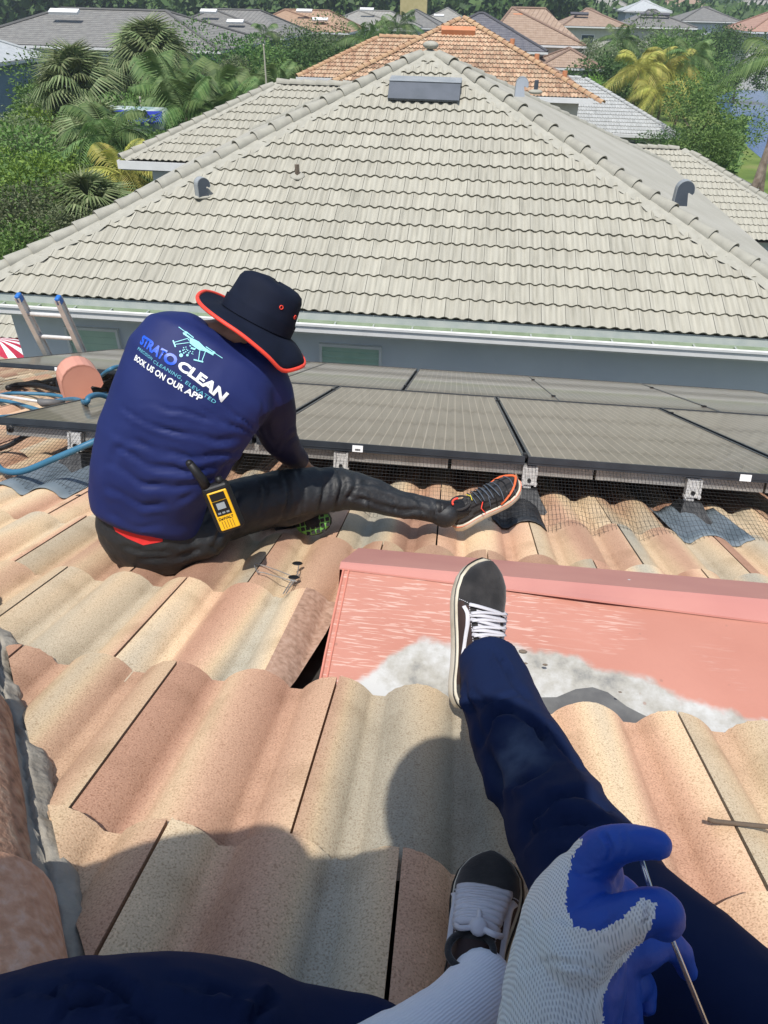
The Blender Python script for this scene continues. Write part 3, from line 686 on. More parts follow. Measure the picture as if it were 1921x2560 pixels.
for i, (x, h_, wd) in enumerate(((1518, 5, 10), (1560, 9, 14), (1583, 14, 9), (1607, 8, 16), (1628, 17, 10), (1470, 6, 12), (1650, 10, 14))):
    r = ray(x, 12); p_ = r*(900/r.y); t = thing('skyscraper', 'pale distant tower on the skyline, %s' % ['low one left of the group', 'broad one', 'slim tall one', 'wide low one', 'tallest at the right', 'leftmost small one', 'rightmost one'][i], 'tower', (p_.x, 900, GZ))
    mb = MB(); mb.box(Vector((p_.x, 900, (GZ+h_)/2)), XYZ, (wd/2, 6, (h_-GZ)/2)); mb.build('wall', M['city'], t)
    mb = MB(); mb.box(Vector((p_.x, 900, h_+.6)), XYZ, (wd/4, 3, .7)); mb.build('roof', M['city'], t)
# lower roof, umbrella and bits at the left edge
lo_ = thing('patio_roof', 'low pale tiled patio roof at the left edge beyond the neighbour wall', 'roof', NB(-8.5, 13, GZ))
la, lz = on_b(55, 742, 13.0)
wing(lo_, la-3.2, la+.2, 13.0, lz+.12, 1.4, right_hip=False, left_hip=False, mort=False)
mb = MB(); mb.box(NB(la-1.5, 12.9, lz+.02), AXN, (1.7, .09, .07)); mb.build('gutter', M['white'], lo_)
mb = MB(); mb.box(NB(la-1.5, 14.8, (lz+GZ)/2-.1), AXN, (1.5, 1.4, (lz-GZ)/2)); mb.build('wall', M['stucco'], lo_)
um = thing('parasol', 'red and white striped parasol at the left edge', 'parasol', NB(la-.5, 11.9, GZ))
r = ray(4, 762); pc = r*(11.6/r.dot(GN)); mr_, mw_ = mat('red_canvas', (.42, .02, .05), (.46, .03, .07), 8, .8), M['label']
mbx = [MB(), MB()]
for k in range(24):
    aa, ab = 2*math.pi*k/24, 2*math.pi*(k+1)/24
    rg = lambda a_, q: pc+EN*math.cos(a_)*.62*q+GN*math.sin(a_)*.62*q+up3*(.26*(1-q**1.6))
    for q in range(4): mbx[k % 2].add([rg(aa, q/4), rg(aa, (q+1)/4), rg(ab, (q+1)/4), rg(ab, q/4)], [[0, 1, 2, 3]])
mbx[0].build('canopy', mr_, um); mbx[1].build('canopy', mw_, um); mb = MB(); mb.bar(pc+up3*.3, Vector((pc.x, pc.y, GZ)), .02); mb.build('pole', M['alu'], um)
for (x, y0, y1, dist, lab) in ((303, 212, 312, 32, 'thin wooden pole standing right of the blue pool cover'), (570, 98, 182, 42, 'thin pole above the trees left of the orange roof'), (1195, 30, 60, 70, 'thin pole')):
    if dist == 70: continue
    r0 = ray(x, y0); r1 = ray(x+3, y1); p0 = r0*(dist/r0.dot(GN)); t = thing('pole', lab, 'pole', (p0.x, p0.y, GZ))
    mb = MB(); mb.tube([Vector((p0.x, p0.y, GZ)), p0], [.06, .035], 6); mb.ball(p0, XYZ, (.05, .05, .07), 0, 6, 4); tag(mb.build('mast', mat('weathered_pole', (.45, .42, .34), (.52, .49, .4), 3), t))
# blue-covered car/trailer under the trees
r = ray(315, 262); pb = r*(30/r.dot(GN)); tb = thing('covered_boat', 'boat with a bright blue edged white cover between the trees', 'boat', (pb.x, pb.y, pb.z-1))
mb = MB(); mb.loft([[pb+EN*(x-.3)+GN*(y*s_)+up3*z for (y, z) in ((-1, 0), (-.7, .35), (0, .5), (.7, .35), (1, 0), (.8, -.5), (-.8, -.5))] for x, s_ in ((-1.5, .1), (-1.0, .5), (-.3, .7), (.6, .7), (1.2, .55))]); mb.build('cover', mat('white_boat_cover', (.20, .30, .30), (.45, .50, .48), 3.5), tb, True)
mb = MB(); mb.loft([[pb+EN*(x-.3)+GN*(y*s_)+up3*z for (y, z) in ((-1.04, .02), (-.76, .36), (-.74, .42), (-1.06, .08))] for x, s_ in ((-1.5, .1), (-1.0, .5), (-.3, .7), (.6, .7), (1.2, .55))]); mb.build('trim', mat('deep_blue_canvas', (.01, .03, .35), rough=.8), tb)
mb = MB(); mb.loft([[pb+EN*(x-.3)+GN*(y*s_)+up3*z for (y, z) in ((-.9, -.45), (.9, -.45), (.4, -1.2), (-.4, -1.2))] for x, s_ in ((-1.9, .1), (-1.3, .6), (-.4, .9), (.8, .9), (1.7, .7))]); mb.build('hull', M['black'], tb)
# ------------------------------------------------------------------ the roof the workers sit on
own = thing('house', 'house in the foreground whose blended terracotta and tan tile roof carries the workers', 'house', RP(0, 2, -9))
oF = frame(RP(0, 7.45, -.044), -EE, -DN, NN)
arrV = [tile_arrays(.331, .443*1.09, 2, .035, .020, 52, .022, .005, rows=2, flat=.16, rough=.0006, seed=q) for q in range(5)]; arrW = arrV[0]
OPH = {15: .014, 14: .174, 13: .321, 12: .170, 11: 0.0}
def oskip(x, y):
    e_, d_ = -x, 7.45-y
    if d_ > 3.45 and e_ > -1.55: return True
    if 1.26 < d_ < 1.69 and e_ > -.33: return True
    if 1.70 < d_ < 1.8 and False: return True
    return None
tile_field(own, oF, M['own'], arrV, .331, .443, 20, [(.784, .622, 4.545)], phase=lambda r: OPH.get(r, (r % 2)*.1655), xr=(-3.3, 5.0), skip=oskip, jit=.004, limit=300)
def rquad(name, pts, m, parent): return ob(name, mesh_from(name, [RP(*p) for p in pts], [list(range(len(pts)))]), m, parent)
rquad('roof_deck', [(-7, 7.42, -.10), (4.5, 7.42, -.10), (4.5, -1.6, -.10), (.9, -1.6, -.10)], M['under'], own)
# other side of the hip, walls
hx = RP(-1.6, 1.9, -.12); rquad('roof_side', [(.9, -1.6, -.12), (-7, 7.42, -.12), (-7, 7.42, -2.5), (-7, -1.6, -3.5)], M['cap_own'], own)
mb = MB(); c = RP(0, 3.4, -3.2); mb.box(Vector((c.x-.5, c.y-1.2, (GZ-3.4)/2)), (EE, Vector((-EE.y, EE.x, 0)), XYZ[2]), (5.5, 3.9, (-3.4-GZ)/2)); mb.build('wall', M['stucco_cream'], own)
# the cut sliver of tile left of the vent, with an open hole beside it
M['brown_tile'] = mat('brown_tile', (.30, .19, .13), (.44, .28, .20), 70, .95, .9, 260, c3=(.52, .36, .27), spec=.2, lo=.3, hi=.7)
v_, f_ = clip_mesh(*arrW, [(-1, .0, -(.331-.10)), (-.9933, .1155, .4403-(-.0+(-.9933*.0)+.1155*0)+.9933*.0)]) if False else (None, None)
v_, f_ = arrW
x0_, y0_ = 0.012, .443*13
for nm_, pl_, mt_ in (('cut_tile', [(-.9933, .1155, .4403+.9933*x0_-.1155*y0_), (1, 0, .331-x0_)], M['brown_tile']),):
    v2_, f2_ = clip_mesh(v_, f_, pl_)
    m2_ = mesh_from(nm_, v2_, f2_, True); m2_.materials.append(mt_); ob(nm_, m2_, None, own, oF @ Matrix.Translation((x0_, y0_, .004)))
# hip mortar and caps
P0, P1 = (-.985+.02, 1.394), (-.345+.02, .586); hd = Vector((P1[0]-P0[0], P1[1]-P0[1])).normalized(); hn = Vector((-hd.y, hd.x))
if hn.x < 0: hn = -hn
vs = []; fs = []; n = 420; kk = 16
for i in range(n+1):
    t = -1.0+i*(3.6/n); e_ = P0[0]+hd.x*(t+.0); d_ = P0[1]+hd.y*(t+.0)
    jag = .030*noise.noise(Vector((t*4.5, 1, 0)))+.016*noise.noise(Vector((t*17, 4, 0)))+.008*noise.noise(Vector((t*50, 4, 0)))
    for k in range(kk):
        q = k/(kk-1); off = jag*.9-(.085+jag)*(1-q) if k else -.12
        u = off+.0
        ht = -.022+.050*(1-q)**.8+.006*noise.noise(Vector((t*9, u*9, 2)))+.005*noise.noise(Vector((t*32, u*32, 0)))+.003*noise.noise(Vector((t*90, u*90, 0)))
        if k == kk-1: ht -= .05
        if k == kk-2: ht -= .008
        if k == 8: ht -= .011
        if k == 8: u += .004*noise.noise(Vector((t*60, 3, 0)))            # long crack
        vs.append(RP(e_+hn.x*u, d_+hn.y*u, ht))
for i in range(n):
    for k in range(kk-1): fs.append([i*kk+k, i*kk+k+1, (i+1)*kk+k+1, (i+1)*kk+k])
ob('mortar', mesh_from('mortar', vs, fs, True), M['mortar'], own)
axisu = -.192
def own_cap(t0, ln, m, r=.155, lift=.0):
    lift += .018
    lo = RP(P0[0]+hd.x*t0+hn.x*axisu, P0[1]+hd.y*t0+hn.y*axisu, -.03+lift); hi = RP(P0[0]+hd.x*(t0+ln)+hn.x*axisu, P0[1]+hd.y*(t0+ln)+hn.y*axisu, -.045+lift)
    ax = (hi-lo).normalized(); side = ax.cross(NN).normalized(); up = side.cross(ax)
    v_, f_ = cap_mesh((hi-lo).length*1.08, r, r*.9, .025, 20)
    vv = [Vector(v) for v in v_]; me = mesh_from('ridge_cap', vv, f_, True); o = ob('ridge_cap', me, m, own, frame(lo, side, ax, up))
own_cap(-1.42, .46, M['cap_own']); own_cap(-.95, .46, M['cap_own2']); own_cap(-.48, .46, M['cap_own2']); own_cap(-.01, .46, M['cap_own'], lift=.004); own_cap(.45, .465, M['cap_own'], lift=.006); own_cap(.915, .465, M['cap_own2'], lift=.018, r=.156); own_cap(1.38, .46, M['cap_own'], lift=.022)

# ------------------------------------------------------------------ salmon off-ridge vent
def vent_mat():
    m, N, L, b = newmat('salmon_painted_sheet'); b.inputs['Roughness'].default_value = .42
    tc = N.new('ShaderNodeTexCoord')
    sx = N.new('ShaderNodeSeparateXYZ'); L.new(tc.outputs['Object'], sx.inputs[0])
    base = N.new('ShaderNodeTexNoise'); base.inputs['Scale'].default_value = 3; L.new(tc.outputs['Object'], base.inputs['Vector'])
    rb = ramp(N, [(.35, (.47, .205, .15)), (.65, (.52, .24, .18))]); L.new(base.outputs[0], rb.inputs[0])
    # dry-brush scratches
    def strokes(rot, sc, cx, thr):
        mp = N.new('ShaderNodeMapping'); mp.inputs['Rotation'].default_value = (0, 0, rot); mp.inputs['Scale'].default_value = sc; L.new(tc.outputs['Object'], mp.inputs[0])
        n1 = N.new('ShaderNodeTexNoise'); n1.inputs['Scale'].default_value = 1; n1.inputs['Detail'].default_value = 3; n1.inputs['Distortion'].default_value = .6; L.new(mp.outputs[0], n1.inputs['Vector'])
        r1 = ramp(N, [(thr, (0, 0, 0)), (thr+.06, (1, 1, 1))]); L.new(n1.outputs[0], r1.inputs[0]); return r1
    s1 = strokes(.42, (13, 210, 1), 0, .57); s2 = strokes(-.75, (16, 180, 1), 0, .60)
    msk = N.new('ShaderNodeTexNoise'); msk.inputs['Scale'].default_value = 5; L.new(tc.outputs['Object'], msk.inputs['Vector'])
    # fewer strokes to the right
    mr = N.new('ShaderNodeMapRange'); mr.inputs['From Min'].default_value = .25; mr.inputs['From Max'].default_value = .75; mr.inputs['To Min'].default_value = .10; mr.inputs['To Max'].default_value = -.22
    L.new(sx.outputs[0], mr.inputs[0]); ad = N.new('ShaderNodeMath'); L.new(msk.outputs[0], ad.inputs[0]); L.new(mr.outputs[0], ad.inputs[1])
    rm = ramp(N, [(.42, (0, 0, 0)), (.62, (1, 1, 1))]); L.new(ad.outputs[0], rm.inputs[0])
    mxs = N.new('ShaderNodeMixRGB'); mxs.blend_type = 'ADD'; mxs.inputs[0].default_value = 1; L.new(s1.outputs[0], mxs.inputs[1]); L.new(s2.outputs[0], mxs.inputs[2])
    ml = N.new('ShaderNodeMixRGB'); ml.blend_type = 'MULTIPLY'; ml.inputs[0].default_value = 1; L.new(mxs.outputs[0], ml.inputs[1]); L.new(rm.outputs[0], ml.inputs[2])
    m1 = N.new('ShaderNodeMixRGB'); m1.inputs[2].default_value = (.62, .40, .33, 1); L.new(ml.outputs[0], m1.inputs[0]); L.new(rb.outputs[0], m1.inputs[1])
    # white and grey overspray near the lower edge
    n2 = N.new('ShaderNodeTexNoise'); n2.inputs['Scale'].default_value = 16; n2.inputs['Detail'].default_value = 7; L.new(tc.outputs['Object'], n2.inputs['Vector'])
    n3_ = N.new('ShaderNodeTexNoise'); n3_.inputs['Scale'].default_value = 3.2; n3_.inputs['Detail'].default_value = 1; L.new(tc.outputs['Object'], n3_.inputs['Vector'])
    def MM(op, a_, b_=None, c_=None):
        q = N.new('ShaderNodeMath'); q.operation = op
        for i_, v_ in enumerate((a_, b_, c_)):
            if v_ is None: continue
            if isinstance(v_, (int, float)): q.inputs[i_].default_value = v_
            else: L.new(v_, q.inputs[i_])
        return q.outputs[0]
    xo = MM('SUBTRACT', sx.outputs[0], .15); par = MM('MULTIPLY', MM('MULTIPLY', xo, xo), .42)
    lf = N.new('ShaderNodeMapRange'); lf.interpolation_type = 'SMOOTHSTEP'; lf.inputs['From Min'].default_value = -.02; lf.inputs['From Max'].default_value = -.16; lf.inputs['To Max'].default_value = .075; L.new(sx.outputs[0], lf.inputs[0])
    yy_ = MM('ADD', MM('ADD', sx.outputs[1], par), lf.outputs[0])
    a1 = N.new('ShaderNodeMath'); a1.operation = 'MULTIPLY_ADD'; a1.inputs[1].default_value = .09; L.new(n2.outputs[0], a1.inputs[0]); L.new(yy_, a1.inputs[2])
    a2 = N.new('ShaderNodeMath'); a2.operation = 'MULTIPLY_ADD'; a2.inputs[1].default_value = .08; L.new(n3_.outputs[0], a2.inputs[0]); L.new(a1.outputs[0], a2.inputs[2])
    re_ = ramp(N, [(.232, (1, 1, 1)), (.252, (0, 0, 0))]); L.new(a2.outputs[0], re_.inputs[0])
    n4 = N.new('ShaderNodeTexNoise'); n4.inputs['Scale'].default_value = 6; n4.inputs['Detail'].default_value = 8; n4.inputs['Roughness'].default_value = .7; L.new(tc.outputs['Object'], n4.inputs['Vector'])
    rw = ramp(N, [(.34, (.20, .20, .19)), (.45, (.38, .365, .32)), (.58, (.54, .54, .52))]); L.new(n4.outputs[0], rw.inputs[0])
    m2 = N.new('ShaderNodeMixRGB'); L.new(re_.outputs[0], m2.inputs[0]); L.new(m1.outputs[0], m2.inputs[1]); L.new(rw.outputs[0], m2.inputs[2])
    # bird droppings, specks
    vo = N.new('ShaderNodeTexVoronoi'); vo.inputs['Scale'].default_value = 13; L.new(tc.outputs['Object'], vo.inputs['Vector'])
    rv = ramp(N, [(.045, (1, 1, 1)), (.06, (0, 0, 0))]); L.new(vo.outputs['Distance'], rv.inputs[0])
    m3 = N.new('ShaderNodeMixRGB'); m3.inputs[2].default_value = (.30, .16, .12, 1); mm = N.new('ShaderNodeMath'); mm.operation = 'MULTIPLY'; mm.inputs[1].default_value = .5
    L.new(rv.outputs[0], mm.inputs[0]); L.new(mm.outputs[0], m3.inputs[0]); L.new(m2.outputs[0], m3.inputs[1])
    L.new(m3.outputs[0], b.inputs['Base Color'])
    bp = N.new('ShaderNodeBump'); bp.inputs['Strength'].default_value = .25; bp.inputs['Distance'].default_value = .01; L.new(n2.outputs[0], bp.inputs['Height']); L.new(bp.outputs[0], b.inputs['Normal'])
    return m
rv_ = thing('roof_vent', 'salmon painted metal off-ridge vent under the photographer\'s raised foot', 'vent', RP(.5, 1.5, 0))
VF = frame(RP(0, 1.25, 0), EE, DN, NN)          # local x right, y away, z up
def vloc(e_, d_, h): return Vector((e_, d_-1.25, h))
prof = [(1.10, -.058), (1.22, -.045), (1.27, -.034), (1.31, -.016), (1.345, .006), (1.40, .032), (1.46, .062), (1.52, .092), (1.59, .126)]
mb = MB(); rings = []
for (d_, h_) in prof: rings.append([vloc(-.215+1.6*i/40, d_+.0, h_+.0018*noise.noise(Vector((i*.35, d_*5, 0)))) for i in range(41)])
mb.loft(rings, False, False)
ob('sheet', mb.mesh('sheet', [vent_mat()], True), None, rv_, VF)
M['pink2'] = mat('faded_salmon_sheet', (.52, .225, .19), (.57, .26, .215), 4, .45)
M['salmon'] = mat('salmon_sheet_edge', (.60, .22, .16), (.66, .26, .19), 6, .45)
mb = MB(); mb.loft([[vloc(-.218, d_, h_+.001), vloc(-.218, d_, h_-.03 if d_ < 1.3 else -.06)] for d_, h_ in prof], False, False); ob('side_flange', mb.mesh('side_flange', [M['salmon']]), None, rv_, VF)
mb = MB(); mb.tube([vloc(-.205, d_, h_+.002) for d_, h_ in prof[2:]], .0022, 5); mb.tube([vloc(-.218, d_, h_+.002) for d_, h_ in prof[2:]], .003, 5); ob('seam', mb.mesh('seam', [M['salmon']]), None, rv_, VF)
def vh(d_):
    for i in range(len(prof)-1):
        if prof[i][0] <= d_ <= prof[i+1][0]: return prof[i][1]+(prof[i+1][1]-prof[i][1])*(d_-prof[i][0])/(prof[i+1][0]-prof[i][0])
    return prof[0][1] if d_ < prof[0][0] else prof[-1][1]
rings = []
for k in range(8):
    row = []
    for i in range(61):
        e_ = -.228+1.62*i/60; bmp = math.exp(-((e_-.33)/.14)**2); dn_ = 1.572-.045*(e_+.22)-.012*bmp
        if k < 4: d_ = dn_+(1.592-dn_)*k/3; h_ = vh(d_)+.0065+.011*bmp*(1-k/3)**1.5
        else: q = (k-3)/4; d_ = 1.592+.361*q; h_ = .1325-.085*q
        row.append(vloc(e_, d_, h_))
    rings.append(row)
rings = [[p-Vector((0, 0, .0045)) for p in rings[0]]]+rings+[[p-Vector((0, -.002, .06)) for p in rings[-1]]]
mb = MB(); mb.loft(rings, False, False); ob('cap_flange', mb.mesh('cap_flange', [M['pink2']], False), None, rv_, VF)
mb = MB(); mb.add([vloc(-.228, 1.578, .130), vloc(-.228, 1.953, .048), vloc(-.228, 1.953, -.03), vloc(-.228, 1.56, .0)], [[0, 1, 2, 3]]); ob('end_plate', mb.mesh('end_plate', [M['pink2']]), None, rv_, VF)
for (e_, d_) in ((.5, 1.74), (.95, 1.70), (-.16, 1.66)):
    mb = MB(); mb.ball(vloc(e_, d_, .131-.083*(d_-1.578)/.375), XYZ, (.006, .006, .004), 0, 8, 5); ob('screw', mb.mesh('screw', [M['alu']], True), None, rv_, VF)
# dark bitumen patch in the pan beside the vent
bp2 = [(.20, 1.262), (.23, 1.30), (.27, 1.305), (.31, 1.325), (.345, 1.332), (.375, 1.325), (.41, 1.30), (.44, 1.285), (.50, 1.262), (.50, 1.21), (.20, 1.21)]
def vh(d_):
    for i in range(len(prof)-1):
        if prof[i][0] <= d_ <= prof[i+1][0]: return prof[i][1]+(prof[i+1][1]-prof[i][1])*(d_-prof[i][0])/(prof[i+1][0]-prof[i][0])
    return prof[0][1]
mb = MB(); cxy = (.36, 1.25); mb.add([RP(cxy[0], cxy[1], vh(cxy[1])+.006)]+[RP(p[0], p[1], vh(p[1])+.0045) for p in bp2], [[0, i+1, (i+1) % len(bp2)+1] for i in range(len(bp2))]); mb.build('bitumen_patch', mat('dark_bitumen', (.10, .10, .10), (.15, .15, .145), 20, .8, .4, 60), rv_)
random.seed(3)
for (x, y, s) in ((1130, 1407, .010), (1136, 1433, .005), (1178, 1436, .006), (1410, 1365, .004), (1340, 1495, .004), (1150, 1530, .005)):
    q = 1.36+(1490-y)*.0006; P_ = None
    r = ray(x, y)
    d0 = 1.4
    for _ in range(5):
        hh = vh(d0)+.003; p_ = r*((-D+hh)/r.dot(NN)); d0 = p_.dot(DN)
    t = tag(ob('debris_speck', (lambda b: (b.ball(p_, (EE, DN, NN), (s, s*.6, s*.35), 0, 7, 5), b.mesh('debris_speck', [M['trunk']]))[1])(MB())), {1407: 'largest dark crumb on the salmon sheet beside the trouser leg', 1433: 'small dark crumb below the largest one beside the trouser leg', 1436: 'curled dark crumb on the white paint right of the trouser leg', 1365: 'dark speck on the clean salmon paint', 1495: 'dark speck on the grey mastic near the bitumen patch', 1530: 'dark speck at the edge of the trouser leg on the grey mastic'}[y], 'debris')

# ------------------------------------------------------------------ solar modules
def glass_mat():
    m, N, L, b = newmat('dusty_solar_glass'); b.inputs['Roughness'].default_value = .32; b.inputs['Specular IOR Level'].default_value = .5
    b.inputs['Coat Weight'].default_value = .40; b.inputs['Coat Roughness'].default_value = .04
    tc = N.new('ShaderNodeTexCoord'); sx = N.new('ShaderNodeSeparateXYZ'); L.new(tc.outputs['Object'], sx.inputs[0])
    n = N.new('ShaderNodeTexNoise'); n.inputs['Scale'].default_value = 2.5; n.inputs['Detail'].default_value = 5; L.new(tc.outputs['Object'], n.inputs['Vector'])
    r = ramp(N, [(.35, (.118, .096, .068)), (.7, (.15, .122, .088))]); L.new(n.outputs[0], r.inputs[0])
    fr = N.new('ShaderNodeMath'); fr.operation = 'DIVIDE'; fr.inputs[1].default_value = .0455; L.new(sx.outputs[0], fr.inputs[0])
    f2 = N.new('ShaderNodeMath'); f2.operation = 'FRACT'; L.new(fr.outputs[0], f2.inputs[0]); l = N.new('ShaderNodeMath'); l.operation = 'LESS_THAN'; l.inputs[1].default_value = .10; L.new(f2.outputs[0], l.inputs[0])
    ga = N.new('ShaderNodeMath'); ga.operation = 'MULTIPLY'; ga.inputs[1].default_value = .75; L.new(l.outputs[0], ga.inputs[0])
    mx = N.new('ShaderNodeMixRGB'); mx.inputs[2].default_value = (.36, .30, .225, 1); L.new(ga.outputs[0], mx.inputs[0]); L.new(r.outputs[0], mx.inputs[1])
    L.new(mx.outputs[0], b.inputs['Base Color']); return m
M['solar'] = glass_mat()
MW, ML, MT, MH = 1.125, 2.25, .035, .19
fx = lambda cx, cy, z, hx_, hy, hz_: (Vector((cx, cy, z)), XYZ, (hx_, hy, hz_))
fb = MB(); fb.box(*fx(0, .006, -.0175, MW/2, .006, .0175)); fb.box(*fx(0, ML-.006, -.0175, MW/2, .006, .0175)); fb.box(*fx(-MW/2+.006, ML/2, -.0175, .006, ML/2-.012, .0175)); fb.box(*fx(MW/2-.006, ML/2, -.0175, .006, ML/2-.012, .0175))
fb.box(*fx(0, -.0015, -.024, MW/2, .0015, .0015)); fb.box(*fx(0, .012, -.0335, MW/2, .012, .0012))
fme = fb.mesh('frame', [M['frame']])
gb = MB(); gb.box(*fx(0, ML/2, -.005, MW/2-.012, ML/2-.012, .002)); gme = gb.mesh('glass_panel', [M['solar']])
bbk = MB(); bbk.box(*fx(0, ML/2, -.0105, MW/2-.012, ML/2-.012, .001)); bme = bbk.mesh('backsheet', [M['under']])
def module(e_, d_, label, h=MH, lab=None):
    t = thing('solar_panel', label, 'solar panel', RP(e_, d_, h), 'solar panels on the near roof')
    fr = frame(RP(e_, d_, h), EE, DN, NN)
    for nm, me in (('frame', fme), ('glass_panel', gme), ('backsheet', bme)): ob(nm, me, None, t, fr)
    if lab is not None:
        b = MB(); b.box(*fx(lab, -.0035, -.020, .022, .0012, .0135)); ob('sticker', b.mesh('sticker', [M['label']]), None, t, fr)
        if lab < 0:
            for k in range(11):
                b = MB(); b.box(*fx(lab-.010+k*.0021, -.0050, -.0245, .0006*(1+(k*7 % 3)*.4), .0003, .004)); ob('barcode_bar', b.mesh('barcode_bar', [M['black']]), None, t, fr)
FD = 2.865
fe = [-.80-1.145+.57, -.80+.57, .335+.573, 1.485+.573, 2.63+.573]
fl = ['front row panel left of the seated man with the blue hose over it', 'front row panel directly beyond the seated man\'s stretched leg', 'front row panel right of the running shoe with a blank white sticker', 'front row panel at the right edge of the picture', 'rightmost front row panel, mostly out of the frame']
for i in range(5): module(fe[i], FD, fl[i], lab={1: -.13, 2: .30}.get(i))
ul = ['far left panel of the upper row, with a white sticker on its edge', 'upper row panel behind the seated man\'s shoulder', 'upper row panel below the bucket hat', 'upper row panel just right of centre', 'upper row panel, second from the right edge', 'upper row panel at the right edge']
ue = [-3.56+.57-.02, -2.42+.57, -1.28+.36, -.335+.573-.01, .79+.56, 1.885+.573]
ue = [-2.99-.02, -2.99+1.14, -.335-.573, -.335+.573, .79+.573-.01, 1.915+.573-.01, 3.6]
for i, e_ in enumerate(ue[:6]): module(e_, 5.145, ul[i], lab={0: .04}.get(i))
# rails, feet, clamps
rk = thing('mounting_rack', 'aluminium mounting rails and feet under the panels', 'rack', RP(0, 3, .1))
M['rail'] = mat('dull_aluminium', (.34, .33, .31), (.42, .41, .39), 14, .45, metal=.5)
def rbox(e0, e1, d_, h, hd_, hh, m, name, parent=rk):
    b = MB(); b.box(RP((e0+e1)/2, d_, h), AXR, ((e1-e0)/2, hd_, hh)); return b.build(name, m, parent)
for k, (d_, e0, e1) in enumerate(((2.915, -1.93, -1.3), (2.915, -1.28, .02), (2.915, .035, .62), (2.915, .632, 1.30), (2.915, 1.31, 3.2), (4.5, -1.93, 3.2), (5.6, -3.55, 3.2), (6.9, -3.55, 3.2))): rbox(e0, e1, d_, .130, .018, .022, M['rail'], 'rail')
for (e_, d_) in ((-1.60, 2.90), (-.43, 2.905), (.36, 2.905), (1.02, 2.905), (1.9, 2.905), (-2.95, 5.58), (-1.9, 5.58), (-2.2, 6.8)):
    b = MB(); b.box(RP(e_, d_-.022, .108), AXR, (.030, .004, .040)); b.box(RP(e_, d_-.026, .075), AXR, (.034, .010, .005)); b.box(RP(e_-.010, d_-.024, .05), AXR, (.02, .004, .035)); b.box(RP(e_-.026, d_-.024, .105), AXR, (.004, .014, .04)); b.box(RP(e_+.026, d_-.024, .105), AXR, (.004, .014, .04))
    f_ = b.build('foot', M['alu'], rk); b = MB(); b.bar(RP(e_, d_-.03, .09), RP(e_, d_-.042, .09), .008, 6); b.build('bolt', M['black'], f_)
    b = MB(); b.loft([[RP(e_-w_, d_-.02-dd, z), RP(e_+w_, d_-.02-dd, z), RP(e_+w_, d_-.02+dd, z), RP(e_-w_, d_-.02+dd, z)] for w_, dd, z in ((.085, .10, -.03), (.055, .07, .012), (.035, .035, .055))]); b.build('boot', M['rubber'], f_)
for e_ in (-.80, .335, 1.485):
    b = MB(); b.box(RP(e_, 2.90, .188), AXR, (.008, .02, .008)); b.build('clamp', M['black'], rk)
    b = MB(); b.box(RP(e_, 4.85, .193), AXR, (.014, .02, .004)); b.build('clamp', M['black'], rk)
for e_ in (-.335, .79, 1.9, -1.47):
    for d_ in (5.45, 6.9):
        b = MB(); b.box(RP(e_, d_, .193), AXR, (.014, .02, .004)); b.build('clamp', M['black'], rk)
# flashing pads draped on the tiles
hzo = lambda e_, ph=.0: (lambda u: (0 if u > .83 else (1-(u/.84)**2)**.85*.035))(min((((e_+ph)/.331*2) % 1), 1-(((e_+ph)/.331*2) % 1))*2)
def pad(name, label, e0, e1, d0, d1, m, ph, lift=.028, hang=0):
    b = MB(); rings = []
    for j in range(9):
        d_ = d0+(d1-d0)*j/8
        rings.append([RP(e0+(e1-e0)*i/28, d_+.01*noise.noise(Vector((i*.4, j, 0))), -.053+lift+hzo(e0+(e1-e0)*i/28, ph)+.003*noise.noise(Vector((i*.5, j*.5, 3)))) for i in range(29)])
    b.loft(rings, False, False); o = b.build(name, m, None, True); s = o.modifiers.new('s', 'SOLIDIFY'); s.thickness = .004; tag(o, label, 'flashing')
pad('flashing_pad', 'black rubber flashing pad on the tiles beside the running shoe', .20, .40, 2.50, 2.90, M['rubber'], .0, .040)
pad('flashing_pad', 'blue-grey flashing patch under the right hand panel foot', .88, 1.14, 2.52, 2.95, M['bluegrey'], .0, .037)
pad('flashing_pad', 'blue-grey flashing patch behind the seated man\'s back', -1.72, -1.36, 2.42, 2.95, M['bluegrey'], .0, .037)
# guard mesh
def guard(e0, e1, d_, label, dg=.36, h0=.155, step=.0145):
    b = MB(); n_ = int((e1-e0)/step); rows = 17; wv = .00065
    def pt(e_, q):
        hb = -.053+hzo(e_)+.030; x = 1-q
        dd = d_-dg*(q**1.25)+.005*math.sin(e_*9+q*3); hm_ = -.053+.020+.030; hh = h0+(hm_-h0)*q+(hb-hm_)*q**5+.01*math.sin(q*3.14)
        return RP(e_+.01*math.sin(q*2+e_*4), dd, hh)
    def seg(p, q_):
        ax = (q_-p).normalized(); s_ = ax.cross(GG).normalized(); u_ = ax.cross(s_)
        vs_ = [p+s_*wv, p+u_*wv, p-s_*.5*wv-u_*wv, q_+s_*wv, q_+u_*wv, q_-s_*.5*wv-u_*wv]; b.add(vs_, [[0, 1, 4, 3], [1, 2, 5, 4], [2, 0, 3, 5]])
    for i in range(n_+1):
        e_ = e0+i*step
        for j in range(4): seg(pt(e_, j/4), pt(e_, (j+1)/4+(.02 if j == 3 else 0)))
    for j in range(rows+1):
        for i in range(0, n_, 3): seg(pt(e0+i*step, j/rows), pt(e0+min(n_, i+3)*step, j/rows))
    o = b.build('wire_mesh', M['wire']); o['kind'] = 'stuff'; o['label'] = label; o['category'] = 'wire mesh'
guard(-.82, 3.1, 2.87, 'black wire guard mesh hanging under the front panels right of the man')
guard(-1.95, -.82, 2.87, 'black wire guard mesh under the front panel left of the man', dg=.40)
guard(-3.56, -2.2, 5.15, 'black wire guard mesh under the upper left panel', dg=.33, step=.02)
